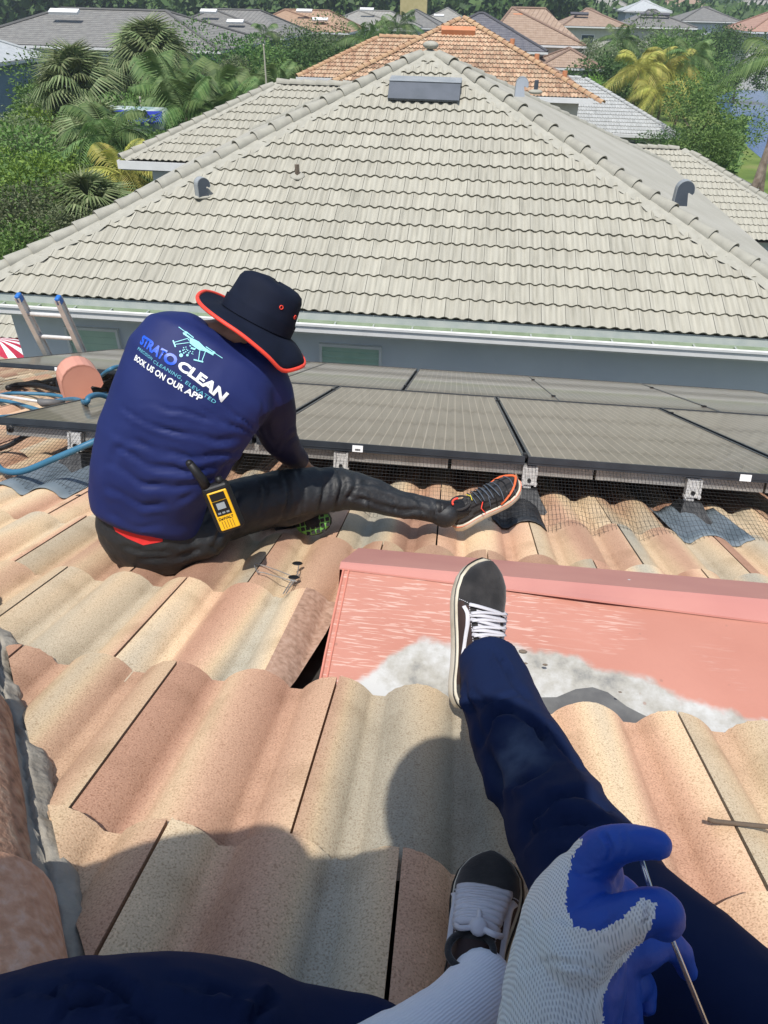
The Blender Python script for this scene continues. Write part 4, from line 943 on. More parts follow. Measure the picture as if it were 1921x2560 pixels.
gk = [thing('mesh_clip', 'round black mesh clip under the left end of the front panel', 'clip', RP(-1.86, 2.86, .15)), thing('mesh_clip', 'round black mesh clip under the front panel close to the man\'s back', 'clip', RP(-1.36, 2.86, .15))]
for t, e_ in zip(gk, (-1.88, -1.385)):
    b = MB(); b.ball(RP(e_, 2.848, .145), AXR, (.018, .006, .018), 0, 12, 6); b.ball(RP(e_, 2.845, .145), AXR, (.007, .012, .007), 0, 8, 5); b.build('disc', M['black'], t, True)
# salmon gooseneck vent on the near roof
pb = Q(192, 858, -.05); sd = (EE*.45+GG*-.9).normalized()
gooseneck('vent_pipe', 'salmon painted hooked vent between the left panels', RP(-2.62+.05, 4.80, -.06), (EE*.62-GG*.78).normalized(), Vector((0, 0, 1)), (EE*.78+GG*.62).normalized(), .37, .17, M['pink'], False)
# hoses, cables, wand
def cable(name, label, pts, r, m, cat, n=8, sub=8):
    b = MB(); b.tube(spline(pts, sub), r, n); return tag(b.build(name, m, None, True), label, cat)
cable('hose', 'thick blue hose crossing in front of the mesh behind the man', [Q(-60, 1010, .05), Q(-15, 1000, .05), Q(8, 1017, .04), Q(50, 1018, .05), Q(120, 990, .12), Q(190, 960, .18), Q(230, 943, .2), Q(300, 920, .2), Q(380, 900, .2)], .0125, M['hose'], 'hose')
cable('hose', 'blue hose looping over the left front panel', [Q(120, 866, .02), Q(160, 862, .1), Q(185, 870, .2), Q(193, 858, .235), Q(215, 853, .235), Q(245, 861, .21), Q(300, 870, .205), Q(380, 880, .205)], .014, M['hose'], 'hose')
cable('hose', 'blue hose coil lying on the tiles at the left edge', [Q(-40, 905, .02), Q(60, 896, .02), Q(100, 892, .02), Q(30, 870, .02), Q(-10, 862, .02), Q(20, 850, .03), Q(100, 852, .03), Q(160, 858, .03), Q(230, 850, .03)], .013, M['hose'], 'hose')
cable('hose', 'blue hose curving past the far side of the salmon vent', [Q(200, 830, .05), Q(235, 800, .2), Q(262, 791, .22), Q(290, 790, .21), Q(350, 792, .21)], .016, M['hose'], 'hose')
cable('cable', 'thin black cable drooping under the upper left panel', [RP(-3.0, 5.2, .14), RP(-2.97, 5.12, .05), RP(-2.85, 5.05, .03), RP(-2.7, 5.05, .04), RP(-2.55, 5.15, .13)], .008, M['black'], 'cable')
cable('cable', 'thick black hose lying on tiles under the upper left panel', [Q(18, 838, .03), Q(40, 832, .03), Q(80, 832, .05), Q(120, 842, .04), Q(160, 846, .04), Q(230, 842, .03)], .022, M['black'], 'hose')
cable('cable', 'black cable behind the mesh at the lower left corner', [Q(-20, 975, .02), Q(20, 962, .05), Q(60, 940, .1), Q(110, 925, .13)], .012, M['black'], 'cable')
cable('cable', 'black cable leading up to the upper left panel', [Q(110, 830, .05), Q(140, 812, .1), Q(170, 806, .12), Q(230, 798, .14)], .016, M['black'], 'cable')
wd_ = thing('spray_wand', 'grey spray wand with a dark grip lying on the hose coil', 'wand', Q(100, 873, .05))
b = MB(); b.bar(Q(-40, 848, .07), Q(88, 868, .07), .010, 8); b.build('tube', M['alu'], wd_, True)
b = MB(); b.tube([Q(84, 866, .07), Q(92, 870, .07), Q(120, 870, .07), Q(140, 868, .07)], [.016, .026, .022, .008], 10); b.build('grip', mat('grey_rubber', (.12, .12, .12), rough=.6), wd_, True)
t = tag(ob('rubber_cap', (lambda b: (b.ball(Q(170, 1072, .004), AXR, (.012, .012, .006), 0, 12, 6), b.mesh('rubber_cap', [M['black']], True))[1])(MB())), 'small round black cap lying on the tiles left of the man', 'cap')
# wire hangers with discs
wh_ = thing('wire_fastener', 'bent wire fasteners with two black discs lying on the tile', 'fastener', Q(630, 1250, 0))
for (x, y) in ((643, 1217), (635, 1247)):
    b = MB(); b.ball(Q(x, y, .012), AXR, (.0155, .0155, .003), 0, 16, 6); b.build('disc', M['black'], wh_, True)
for pts in ([(612, 1283), (628, 1258), (643, 1240), (646, 1220)], [(618, 1282), (634, 1257), (648, 1240)], [(632, 1245), (600, 1232), (570, 1222), (552, 1217), (550, 1222), (556, 1236), (560, 1231)], [(636, 1256), (600, 1246), (570, 1237), (556, 1236)], [(626, 1252), (642, 1256)]):
    b = MB(); b.tube([Q(x, y, .010) for x, y in pts], .0016, 5); b.build('wire', M['rail'], wh_)
tw = cable('twig', 'brown twig lying on the tiles at the right edge', [Q(1530, 1770, .01), Q(1545, 1774, .012), Q(1570, 1777, .008), Q(1620, 1782, .01), Q(1700, 1790, .012)], .0035, M['trunk'], 'twig')
# ladder
ld = thing('ladder', 'aluminium extension ladder with blue end caps leaning beyond the left panels', 'ladder', NB(-6, 8.8, GZ))
gl = 6.75
def LP(x, y, g_=gl):
    r = ray(x, y); return r*(g_/r.dot(GN))
tl = LP(40, 640); tr_ = LP(127, 648); Wd = (tr_-tl).dot(EN); sdl = EN; dm = (Vector((0, 0, -1))+GN*.30).normalized(); nl = sdl.cross(dm).normalized()
for p in (tl, tl+sdl*Wd):
    b = MB(); b.box(p+dm*1.9, (dm, sdl, nl), (1.9, .014, .040)); b.box(p+dm*1.9+nl*.038, (dm, sdl, nl), (1.9, .028, .004)); b.box(p+dm*1.9-nl*.038, (dm, sdl, nl), (1.9, .028, .004)); b.build('rail', M['alu'], ld)
    b = MB(); b.box(p+dm*.02, (dm, sdl, nl), (.045, .026, .042)); o = b.build('end_cap', M['blue_cap'], ld); bv = o.modifiers.new('b', 'BEVEL'); bv.width = .015; bv.segments = 3
for k in range(11):
    b = MB(); p = tl+dm*(.22+k*.30); b.bar(p, p+sdl*Wd, .022, 10); b.build('rung', M['alu'], ld)
# ------------------------------------------------------------------ people: shared builders
M['skin'] = mat('tanned_skin', (.30, .135, .075), (.38, .18, .105), 14, .5)
M['shirt'] = mat('royal_blue_sports_cloth', (.012, .020, .100), (.016, .026, .118), 8, .6, .15, 500, spec=.22)
M['sleeve'] = mat('dark_navy_sports_cloth', (.006, .009, .040), (.009, .013, .052), 8, .6, .15, 500, spec=.22)
M['blackp'] = mat('shiny_black_work_cloth', (.010, .012, .014), (.018, .020, .023), 9, .58, .45, 45, stretch=(1, 1, 3))
M['navy'] = mat('navy_work_cloth', (.004, .011, .045), (.007, .018, .064), 5, .8, .25, 700, spec=.2)
M['hat'] = mat('dark_navy_canvas', (.004, .007, .018), (.007, .011, .026), 14, .8, .3, 500, spec=.2)
M['red'] = mat('coral_red_piping', (.80, .055, .03), (.85, .07, .04), 10, .6)
M['undies'] = mat('red_cotton', (.55, .012, .012), (.62, .02, .018), 20, .7)
M['suede'] = mat('black_suede', (.010, .010, .011), (.030, .028, .028), 30, .95, .5, 300, sheen=.2)
M['brown'] = mat('dark_brown_canvas', (.030, .016, .014), (.05, .028, .024), 12, .85, .4, 400)
M['sole'] = mat('worn_cream_rubber', (.44, .39, .29), (.60, .55, .44), 16, .7, c3=(.66, .62, .52))
M['lace'] = mat('white_lace', (.52, .51, .54), (.64, .63, .66), 20, .85, .5, 500)
M['sock'] = mat('white_ribbed_sock', (.76, .77, .82), (.84, .85, .88), 12, .9)
M['orange_r'] = mat('orange_rubber', (.75, .14, .04), rough=.5)
def pxm(px, z): return px*K*z/FOC
def project_grooves(me, grooves, mw=None, gain=.85):
    """push folds into a cloth mesh: each groove is a polyline in picture coordinates, width and depth (m)"""
    seg = []
    for pts, wd, amp in grooves:
        P_ = spline([(x, y, 0) for x, y in pts], 4); seg.append(([(p.x, p.y) for p in P_], wd, amp, min(p.x for p in P_)-wd*3, max(p.x for p in P_)+wd*3, min(p.y for p in P_)-wd*3, max(p.y for p in P_)+wd*3))
    nr = [v.normal.copy() for v in me.vertices]
    for v, n_ in zip(me.vertices, nr):
        if n_.dot(v.co) > 0.0: continue
        x, y = topx(v.co); dsp = 0; x += 7*noise.noise(Vector((x*.016, y*.016, 1))); y += 9*noise.noise(Vector((x*.018, y*.018, 7)))+3*noise.noise(Vector((x*.06, y*.06, 3))); av = .75+.9*noise.noise(Vector((x*.02, y*.02, 11)))
        for P_, wd, amp, x0, x1, y0, y1 in seg:
            if x < x0 or x > x1 or y < y0 or y > y1: continue
            best = 1e9; bk = 0; sgn = 1
            for k in range(len(P_)-1):
                ax_, ay_ = P_[k]; bx, by = P_[k+1]; dx, dy = bx-ax_, by-ay_; l2 = dx*dx+dy*dy+1e-9
                t = max(0, min(1, ((x-ax_)*dx+(y-ay_)*dy)/l2)); qx, qy = x-ax_-dx*t, y-ay_-dy*t; d2 = qx*qx+qy*qy
                if d2 < best: best = d2; bk = (k+t)/(len(P_)-1); sgn = 1 if dx*qy-dy*qx > 0 else -1
            d_ = math.sqrt(best)*sgn/wd; tap = math.sin(math.pi*min(1, max(0, bk)))**.5
            dsp += -amp*gain*av*tap*(math.exp(-(d_*1.25)**2)-.62*math.exp(-((d_-1.5)/1.1)**2)-.25*math.exp(-((d_+1.8)/1.2)**2))
        if dsp: v.co = v.co+n_*dsp
    me.update()
def noise_disp(me, f, amp, st=(1, 1, 1)):
    nr = [v.normal.copy() for v in me.vertices]
    for v, n_ in zip(me.vertices, nr):
        q = Vector((v.co.x*st[0], v.co.y*st[1], v.co.z*st[2]))*f; v.co = v.co+n_*amp*(noise.noise(q)+.4*noise.noise(q*2.3))
    me.update()
def interp(t, xs, ys):
    for i in range(len(xs)-1):
        if t <= xs[i+1]: return ys[i]+(ys[i+1]-ys[i])*(t-xs[i])/(xs[i+1]-xs[i])
    return ys[-1]
def shoe(parent, heel, toe, up, wscale=1.0, style='skate', hs=1.0, mirror=1, laces=6):
    X = (toe-heel); Ln = X.length; X.normalize(); Z = (up-X*up.dot(X)).normalized(); Y = Z.cross(X)*mirror
    S_ = [0, .03, .08, .16, .26, .36, .46, .56, .66, .76, .85, .92, .97, 1.0]
    Wd = [.012, .024, .031, .034, .034, .036, .040, .045, .049, .050, .046, .036, .022, .006]
    Hh = [.060, .070, .078, .082, .084, .082, .076, .068, .062, .057, .053, .049, .046, .042]
    if style == 'run': Wd = [w_*.95 for w_ in Wd]; Hh = [h_*1.0 for h_ in Hh]
    wf = lambda s: interp(s, S_, Wd)*wscale*Ln/.29; hf = lambda s: interp(s, S_, Hh)*hs*Ln/.29
    bend = lambda s: .010*max(0, s-.7)/.3
    def pt(s, th, o=0):      # th 0..pi across the upper
        c, sn = math.cos(th), math.sin(th); w_, h_ = wf(s)+o, hf(s)+o
        return heel+X*(s*Ln)+Y*(w_*math.copysign(abs(c)**.75, c))+Z*(.022+bend(s)+(h_-.022)*max(0, sn)**.8)
    st = [i/40 for i in range(41)]
    mb = MB(); n = 20; vs = []
    for s in st:
        for k in range(n+1): vs.append(pt(max(.004, min(.996, s)), math.pi*k/n))
    fs = []; mi = []
    for i in range(40):
        for k in range(n):
            th = (k+.5)/n; s = st[i]+.0125
            m_ = 1
            if style == 'skate':
                if s > .66-.03*math.cos((th-.5)*5): m_ = 0
                elif abs(th-.5) < .13 and s > .30: m_ = 2
                elif abs(th-.5) < .24 and s > .25: m_ = 0
                elif s < .13: m_ = 0
            else:
                m_ = 0 if (int(th*22)+int(s*4)) % 3 else 1
            mb.add([vs[i*(n+1)+k], vs[i*(n+1)+k+1], vs[(i+1)*(n+1)+k+1], vs[(i+1)*(n+1)+k]], [[0, 1, 2, 3]], m_)
    me = mb.mesh('upper', [M['suede'], M['brown'] if style == 'skate' else M['black'], M['lace'] if style == 'skate' else M['black']], True)
    bm = bmesh.new(); bm.from_mesh(me); bmesh.ops.remove_doubles(bm, verts=bm.verts, dist=.0002); bm.to_mesh(me); bm.free()
    up_ = ob('shoe', me, None, parent)
    # sole
    mb = MB(); rings = []
    out = [(s, 1) for s in st]+[(s, -1) for s in st[::-1]]
    for z, gr in ((-.006, .94), (-.002, 1.0), (.010, 1.05), (.020, 1.05), (.024, 1.0)):
        rings.append([heel+X*((s-.5)*Ln*1.03+Ln*.5)+Y*((wf(max(.004, min(.996, s)))+(.0005 if style == 'skate' else .002))*sg*gr)+Z*(z+bend(s)) for s, sg in out])
    mb.loft(rings); ob('sole', mb.mesh('sole', [M['sole']], True), None, up_)
    mb = MB()
    ring = [heel+X*((s-.5)*Ln*1.04+Ln*.5)+Y*((wf(max(.004, min(.996, s)))+.0013)*sg*1.055)+Z*(.019+bend(s)) for s, sg in out]
    mb.tube(ring+[ring[0]], .0016, 4); ob('sole_line', mb.mesh('sole_line', [M['black'] if style == 'skate' else M['orange_r']]), None, up_)
    if style == 'skate':
        # side stripe and stitching
        for sg in (0, 1):
            b = MB(); P_ = []
            for (s, th) in ((.64, .15), (.59, .205), (.52, .19), (.45, .145), (.36, .10), (.27, .07)):
                P_.append(pt(s, math.pi*(th if sg == 0 else 1-th), .0012))
            sp_ = spline(P_, 4); b.tube(sp_, [.0045]*len(sp_), 8, flat=.3); ob('side_stripe', b.mesh('side_stripe', [M['lace']], True), None, up_)
        for arc in ([(.665-.03*math.cos((q/12-.5)*5), .05+.9*q/12) for q in range(13)], [(.28+.38*q/12, .245) for q in range(13)], [(.28+.38*q/12, .755) for q in range(13)]):
            sp_ = spline([pt(s, math.pi*th, .0006) for s, th in arc], 4)
            for k in range(0, len(sp_)-1, 2):
                b = MB() if k == 0 else b; b.bar(sp_[k], sp_[k+1], .0007, 4)
            ob('stitching', b.mesh('stitching', [M['lace']]), None, up_)
    for k in range(laces):
        s = .34+.30*k/(laces-1); b = MB(); q = 8; P_ = []; tw_ = (.012 if k % 2 else -.012)*(k > 0)
        for i in range(q+1):
            th = .25+.5*i/q; P_.append(pt(s+tw_*(i/q-.5)*2, math.pi*th, .0035+.002*math.sin(math.pi*i/q)))
        b.tube(P_, .0048 if style == 'skate' else .003, 6, flat=.45); ob('lace', b.mesh('lace', [M['lace'] if style == 'skate' else M['vent_grey']], True), None, up_)
        if style == 'skate' and k < laces-1:
            b = MB(); P_ = [pt(s+.058*i/q, math.pi*(.27+.46*i/q), .006) for i in range(q+1)]; b.tube(P_, .0040, 6, flat=.45); ob('lace', b.mesh('lace', [M['lace']], True), None, up_)
    if style == 'skate':
        b = MB(); c_ = pt(.30, math.pi*.52, .008); b.ball(c_, (X, Y, Z), (.011, .010, .008), 0, 12, 8)
        b.tube(spline([c_, c_+Y*.018+Z*.000-X*.006, c_+Y*.026-Z*.008+X*.004], 5), .003, 6); b.tube(spline([c_, c_-Y*.016+Z*.002-X*.008, c_-Y*.024-Z*.008], 5), .0035, 6)
        b.tube(spline([c_, c_+X*.008+Z*.004, c_+X*.02+Y*.002], 4), .003, 6)
        ob('lace_knot', b.mesh('lace_knot', [M['lace']], True), None, up_)
    b = MB(); ring = []
    for i in range(24):
        a_ = 2*math.pi*i/24; ring.append(heel+X*(Ln*.17+Ln*.13*math.cos(a_))+Y*(.030*math.sin(a_)*wscale*Ln/.29)+Z*(hf(.17)+.004-.004*math.cos(a_)))
    b.tube(ring+[ring[0]], .0038, 8); ob('collar', b.mesh('collar', [M['suede']], True), None, up_)
    return up_, pt, (X, Y, Z, Ln)

# ------------------------------------------------------------------ the seated man
man = thing('person', 'man in blue shirt and bucket hat sitting with his back to us', 'person', Q(400, 1215, 0))
NR = 32
def ring_at(x, y, g, hw, dx, dy, hd, T, bulge=1.0, p=2.4):
    c = Qg(x, y, g); A = Qg(x+dx*hw, y+dy*hw, g)-Qg(x-dx*hw, y-dy*hw, g); a_ = A.length/2; A.normalize()
    B = A.cross(T).normalized()
    if B.dot(GG) < 0: B = -B
    out = []
    for k in range(NR):
        t = 2*math.pi*k/NR; cs_, sn_ = math.cos(t), math.sin(t)
        out.append(c+A*a_*math.copysign(abs(cs_)**(2/p), cs_)+B*hd*math.copysign(abs(sn_)**(2/p), sn_))
    return out
tor = [(336, 1134, 1.515, 106, .97, .26, .118), (326, 1112, 1.51, 117, .97, .26, .128), (322, 1080, 1.51, 122, .96, .27, .125), (338, 1020, 1.51, 138, .95, .30, .122), (362, 955, 1.525, 152, .93, .36, .12), (400, 880, 1.55, 162, .91, .41, .118),
       (437, 810, 1.585, 172, .88, .475, .112), (460, 764, 1.62, 158, .86, .51, .095), (478, 741, 1.65, 118, .85, .53, .065), (484, 735, 1.655, 76, .85, .53, .04)]
cs_t = [Qg(t[0], t[1], t[2]) for t in tor]; rings = []
for i, t in enumerate(tor):
    T = (cs_t[min(i+1, len(tor)-1)]-cs_t[max(0, i-1)]).normalized(); rg_ = ring_at(*t[:6], t[6], T); up_ = (.075, .055, .030, .01)[i] if i < 4 else 0
    rings.append([p+Vector((0, 0, up_*max(-.3, (cs_t[i]-p).dot(GG)/t[6]))) for p in rg_])
mb = MB(); mb.loft(rings)
def chain(mb, pts, n=16, sub=5):     # (x,y,g,r_m) tube with round ends
    C_ = [Qg(p[0], p[1], p[2]) for p in pts]; sp_ = spline(C_, sub); rr = lerp_list([p[3] for p in pts], sub)
    mb.tube(sp_, rr, n); mb.ball(sp_[0], XYZ, (rr[0],)*3, 0, 16, 10); mb.ball(sp_[-1], XYZ, (rr[-1],)*3, 0, 16, 10)
chain(mb, [(545, 790, 1.64, .075), (578, 850, 1.66, .072), (592, 905, 1.72, .064), (606, 950, 1.80, .056), (628, 978, 1.90, .045), (645, 992, 2.0, .038)])
chain(mb, [(400, 738, 1.62, .075), (352, 735, 1.66, .068), (335, 790, 1.74, .055), (350, 850, 1.85, .048), (410, 920, 1.93, .04), (460, 1000, 2.0, .033)])
sh = remesh(mb, 'shirt', .0085, 8)
noise_disp(sh, 9, .003)
project_grooves(sh, [
    ([(240, 930), (330, 972), (440, 985), (548, 962)], 8, .010), ([(262, 880), (350, 925), (450, 945), (556, 950)], 7, .008),
    ([(232, 1000), (320, 1045), (420, 1048), (520, 1000)], 9, .011), ([(250, 965), (340, 1010), (450, 1018), (540, 985)], 7, .009),
    ([(230, 1050), (300, 1085), (380, 1085), (440, 1050)], 8, .009), ([(300, 868), (380, 885), (460, 910), (555, 945)], 6, .006),
    ([(430, 880), (470, 905), (530, 935), (562, 950)], 5, .007), ([(455, 850), (500, 890), (545, 925), (566, 945)], 5, .006),
    ([(520, 960), (495, 1000), (470, 1040), (450, 1080)], 6, .006), ([(235, 1110), (290, 1135), (350, 1140)], 8, .006), ([(330, 1000), (420, 1015), (500, 990)], 5, .006),
    ([(480, 705), (530, 740), (580, 790)], 7, .005), ([(500, 700), (545, 722), (590, 770)], 5, .004), ([(395, 690), (450, 715), (510, 755)], 9, .004),
    ([(595, 880), (575, 925), (600, 960)], 5, .005), ([(600, 985), (625, 960), (645, 935)], 5, .005), ([(590, 975), (608, 950), (640, 915)], 4, .004),
    ([(290, 930), (250, 985), (235, 1060)], 10, .004), ([(540, 830), (570, 870), (560, 930)], 7, .004)])
sh.materials.append(M['shirt']); sh.materials.append(M['sleeve'])
for p in sh.polygons:
    x, y = topx(p.center)
    # sleeve panel below a diagonal seam
    if x > 525 and (y-918)-(x-530)*(-.55) > 0 and (x > 548 or y > 985) and not (x < 560 and y < 945): p.material_index = 1
shirt = ob('shirt', sh, None, man)
bvh = BVHTree.FromPolygons([v.co for v in sh.vertices], [tuple(p.vertices) for p in sh.polygons])
def onshirt(x, y, off=.0018):
    r = ray(x, y).normalized(); h = bvh.ray_cast(r*.9, r)
    if h[0] is None: return None
    return h[0]-r*off
def s8(u, v): return ((330+u/5.724)/K, (770+v/5.724)/K)      # detail crop coordinates to picture coordinates
def flatprint(name, polys, m, parent, pr=onshirt, cuts=1):
    """printed shape: polygons in picture coordinates laid onto the cloth"""
    bm = bmesh.new()
    for pl in polys:
        try: bm.faces.new([bm.verts.new((x, y, 0)) for x, y in pl])
        except Exception: pass
    bmesh.ops.triangulate(bm, faces=bm.faces[:])
    for _ in range(cuts): bmesh.ops.subdivide_edges(bm, edges=bm.edges[:], cuts=1, use_grid_fill=True)
    bad = []
    for v in bm.verts:
        p = pr(v.co.x, v.co.y)
        if p is None: bad.append(v)
        else: v.co = p
    bmesh.ops.delete(bm, geom=bad, context='VERTS')
    me = bpy.data.meshes.new(name); bm.to_mesh(me); bm.free(); return ob(name, me, m, parent)
def text_mesh(txt, bold=0.0, space=1.0):
    cu = bpy.data.curves.new('t', 'FONT'); cu.body = txt; cu.offset = bold; cu.resolution_u = 3; cu.space_character = space
    o = bpy.data.objects.new('t', cu); COL.objects.link(o); me = evaluated(o); bpy.data.objects.remove(o)
    xs = [v.co.x for v in me.vertices]; ys = [v.co.y for v in me.vertices]
    return me, min(xs), max(xs)
def printed_text(name, txt, path, m, parent, bold=.02, space=1.0, pr=onshirt, crop=s8, capH=.70, cuts=1):
    """path: list of (u, base_x, base_y, up_x, up_y)"""
    me, x0, x1 = text_mesh(txt, bold, space)
    bm = bmesh.new(); bm.from_mesh(me); bmesh.ops.triangulate(bm, faces=bm.faces[:])
    for _ in range(cuts): bmesh.ops.subdivide_edges(bm, edges=bm.edges[:], cuts=1, use_grid_fill=True)
    bad = []
    us = [p[0] for p in path]
    for v in bm.verts:
        u = (v.co.x-x0)/(x1-x0); vy = v.co.y/capH
        q = [interp(u, us, [p[i] for p in path]) for i in range(1, 5)]
        X_, Y_ = q[0]+q[2]*vy, q[1]+q[3]*vy
        x, y = crop(X_, Y_) if crop else (X_, Y_); p = pr(x, y)
        if p is None: bad.append(v)
        else: v.co = p
    bmesh.ops.delete(bm, geom=bad, context='VERTS')
    m2 = bpy.data.meshes.new(name); bm.to_mesh(m2); bm.free(); return ob(name, m2, m, parent)
M['pr_w'] = mat('white_print', (.78, .80, .82), rough=.5); M['pr_b'] = mat('bright_blue_print', (.012, .09, .62), rough=.35); M['pr_c'] = mat('pale_cyan_print', (.28, .72, .78), rough=.5); M['pr_t'] = mat('teal_print', (.12, .42, .55), rough=.5)
printed_text('lettering', 'STRATO', [(0, 112, 500, 50, -115), (.35, 228, 590, 62, -118), (.6, 350, 690, 70, -120), (.78, 430, 740, 75, -125), (1, 600, 845, 80, -130)], M['pr_b'], shirt, .045)
printed_text('lettering', 'CLEAN', [(0, 640, 850, 70, -105), (.35, 870, 1005, 80, -108), (.55, 1000, 1105, 90, -108), (.78, 1150, 1228, 95, -110), (1, 1290, 1345, 100, -112)], M['pr_w'], shirt, .045)
printed_text('lettering', 'PRECISION CLEANING, ELEVATED', [(0, 80, 592, 18, -36), (.32, 285, 752, 22, -36), (.37, 322, 797, 24, -38), (.66, 690, 1022, 28, -42), (.70, 752, 1075, 28, -42), (1, 1185, 1372, 30, -40)], M['pr_t'], shirt, .012, 1.12)
printed_text('lettering', 'BOOK US ON OUR APP', [(0, 32, 738, 30, -70), (.25, 165, 842, 33, -72), (.4, 290, 928, 36, -74), (.58, 455, 1038, 38, -74), (.82, 725, 1198, 40, -74), (1, 985, 1335, 42, -74)], M['pr_w'], shirt, .03)
poly = lambda pts: [s8(*p) for p in pts]
def thick(a, b, w_):
    dx, dy = b[0]-a[0], b[1]-a[1]; l = math.hypot(dx, dy); nx, ny = -dy/l*w_/2, dx/l*w_/2
    return [(a[0]+nx, a[1]+ny), (b[0]+nx, b[1]+ny), (b[0]-nx, b[1]-ny), (a[0]-nx, a[1]-ny)]
dr = [[(728, 352), (748, 350), (840, 420), (960, 480), (1040, 560), (1175, 650), (1165, 680), (1010, 595), (960, 600), (880, 545), (825, 500), (832, 440), (740, 378)]]
for a_, b_, w_ in (((670, 270), (770, 345), 9), ((790, 350), (885, 425), 12), ((760, 340), (795, 358), 26), ((1060, 552), (1165, 625), 12), ((1180, 640), (1298, 718), 9), ((1160, 625), (1190, 645), 26),
                   ((590, 462), (625, 558), 18), ((608, 492), (798, 435), 9), ((625, 520), (815, 495), 9), ((798, 435), (822, 465), 10), ((885, 738), (1022, 772), 18), ((975, 600), (955, 745), 10), ((1055, 620), (1005, 755), 10), ((975, 600), (1060, 618), 9),
                   ((825, 540), (850, 545), 14), ((845, 570), (905, 590), 26), ((895, 600), (915, 575), 12)): dr.append(thick(a_, b_, w_))
def disc(x, y, r_, n=10): return [(x+r_*math.cos(2*math.pi*k/n), y+r_*math.sin(2*math.pi*k/n)) for k in range(n)]
for x, y, r_ in ((706, 676, 28), (796, 674, 18), (690, 622, 13), (745, 642, 11), (733, 605, 10), (772, 626, 10), (815, 642, 10), (742, 568, 9), (775, 560, 8), (752, 594, 8), (782, 590, 8), (800, 606, 9), (835, 620, 9), (872, 626, 8), (860, 650, 8), (876, 660, 5)): dr.append(disc(x, y, r_))
flatprint('drone_logo', [poly(p) for p in dr], M['pr_c'], shirt)
# trousers
mb = MB(); tr = [(345, 1205, 1.52, 66, 1, .12, .07), (338, 1185, 1.52, 98, .98, .2, .115), (332, 1155, 1.52, 112, .97, .24, .128), (330, 1125, 1.52, 116, .97, .24, .128), (326, 1090, 1.52, 108, .97, .26, .11)]
cs_t = [Qg(t[0], t[1], t[2]) for t in tr]; rings = []
for i, t in enumerate(tr):
    T = (cs_t[min(i+1, len(tr)-1)]-cs_t[max(0, i-1)]).normalized(); rings.append(ring_at(*t[:6], t[6], T))
mb.loft(rings)
mb.ball(Qg(425, 1142, 1.56), XYZ, (.105, .115, .085), 0, 20, 12); mb.ball(Qg(300, 1145, 1.56), XYZ, (.09, .11, .08), 0, 20, 12); mb.ball(Qg(375, 1170, 1.52), XYZ, (.11, .10, .075), 0, 20, 12)
chain(mb, [(440, 1118, 1.60, .090), (530, 1092, 1.70, .090), (630, 1072, 1.79, .089), (700, 1060, 1.85, .076), (745, 1058, 1.87, .070), (800, 1070, 1.88, .058), (870, 1090, 1.89, .047), (925, 1100, 1.90, .042), (950, 1108, 1.90, .040), (962, 1112, 1.90, .045)])
chain(mb, [(300, 1125, 1.62, .085), (400, 1100, 1.85, .080), (500, 1082, 2.02, .070), (560, 1090, 2.0, .055), (620, 1125, 1.88, .045)])
tm = remesh(mb, 'trousers', .0085, 5); noise_disp(tm, 14, .004); noise_disp(tm, 35, .0015)
project_grooves(tm, [([(560, 1010), (575, 1060), (560, 1120)], 5, .006), ([(605, 1005), (625, 1060), (600, 1140)], 6, .005), ([(690, 1000), (700, 1050), (690, 1110)], 6, .008), ([(720, 1000), (740, 1050), (715, 1115)], 6, .010), ([(760, 1010), (765, 1050), (740, 1100)], 5, .007),
    ([(740, 1035), (820, 1050), (940, 1090)], 5, .005), ([(745, 1075), (830, 1095), (945, 1110)], 5, .006), ([(520, 1060), (500, 1110), (510, 1160)], 7, .008), ([(490, 1080), (480, 1140), (450, 1200)], 7, .008), ([(440, 1170), (470, 1190), (520, 1185)], 5, .006),
    ([(900, 1075), (915, 1100), (905, 1125)], 4, .006), ([(930, 1080), (940, 1105), (930, 1130)], 4, .006), ([(300, 1200), (380, 1205), (460, 1180)], 7, .006), ([(640, 1000), (660, 1060), (650, 1130)], 5, .004), ([(260, 1180), (330, 1190), (420, 1200)], 5, .005), ([(780, 1060), (800, 1080), (790, 1110)], 4, .006), ([(830, 1065), (850, 1085), (845, 1115)], 4, .005), ([(450, 1050), (470, 1090), (440, 1130)], 6, .007), ([(560, 1150), (640, 1120), (700, 1110)], 5, .006)], gain=1.6)
trs = ob('trousers', tm, M['blackp'], man)
mb = MB(); cr = [Qg(x, y, g) for x, y, g in ((240, 1136, 1.425), (275, 1156, 1.39), (315, 1168, 1.378), (352, 1170, 1.38))]
def band(pts, w_, m, name, parent, dirv):
    b = MB(); sp_ = spline(pts, 5); n_ = len(sp_); b.loft([[p-dirv*w_[0]*math.sin(math.pi*i/(n_-1))**.5, p+dirv*w_[1]*math.sin(math.pi*i/(n_-1))**.5] for i, p in enumerate(sp_)], False, False)
    o = b.build(name, m, parent, True); s = o.modifiers.new('s', 'SOLIDIFY'); s.thickness = .003; return o
bt = BVHTree.FromPolygons([v.co for v in tm.vertices], [tuple(p.vertices) for p in tm.polygons])
def ontr(x, y, off=.0022):
    r = ray(x, y).normalized(); h = bt.ray_cast(r*.9, r); return None if h[0] is None else h[0]-r*off
flatprint('undershorts', [[(236, 1120), (262, 1120), (300, 1135), (350, 1145), (352, 1170), (310, 1178), (275, 1163), (250, 1148)]], M['undies'], man, ontr, 3)
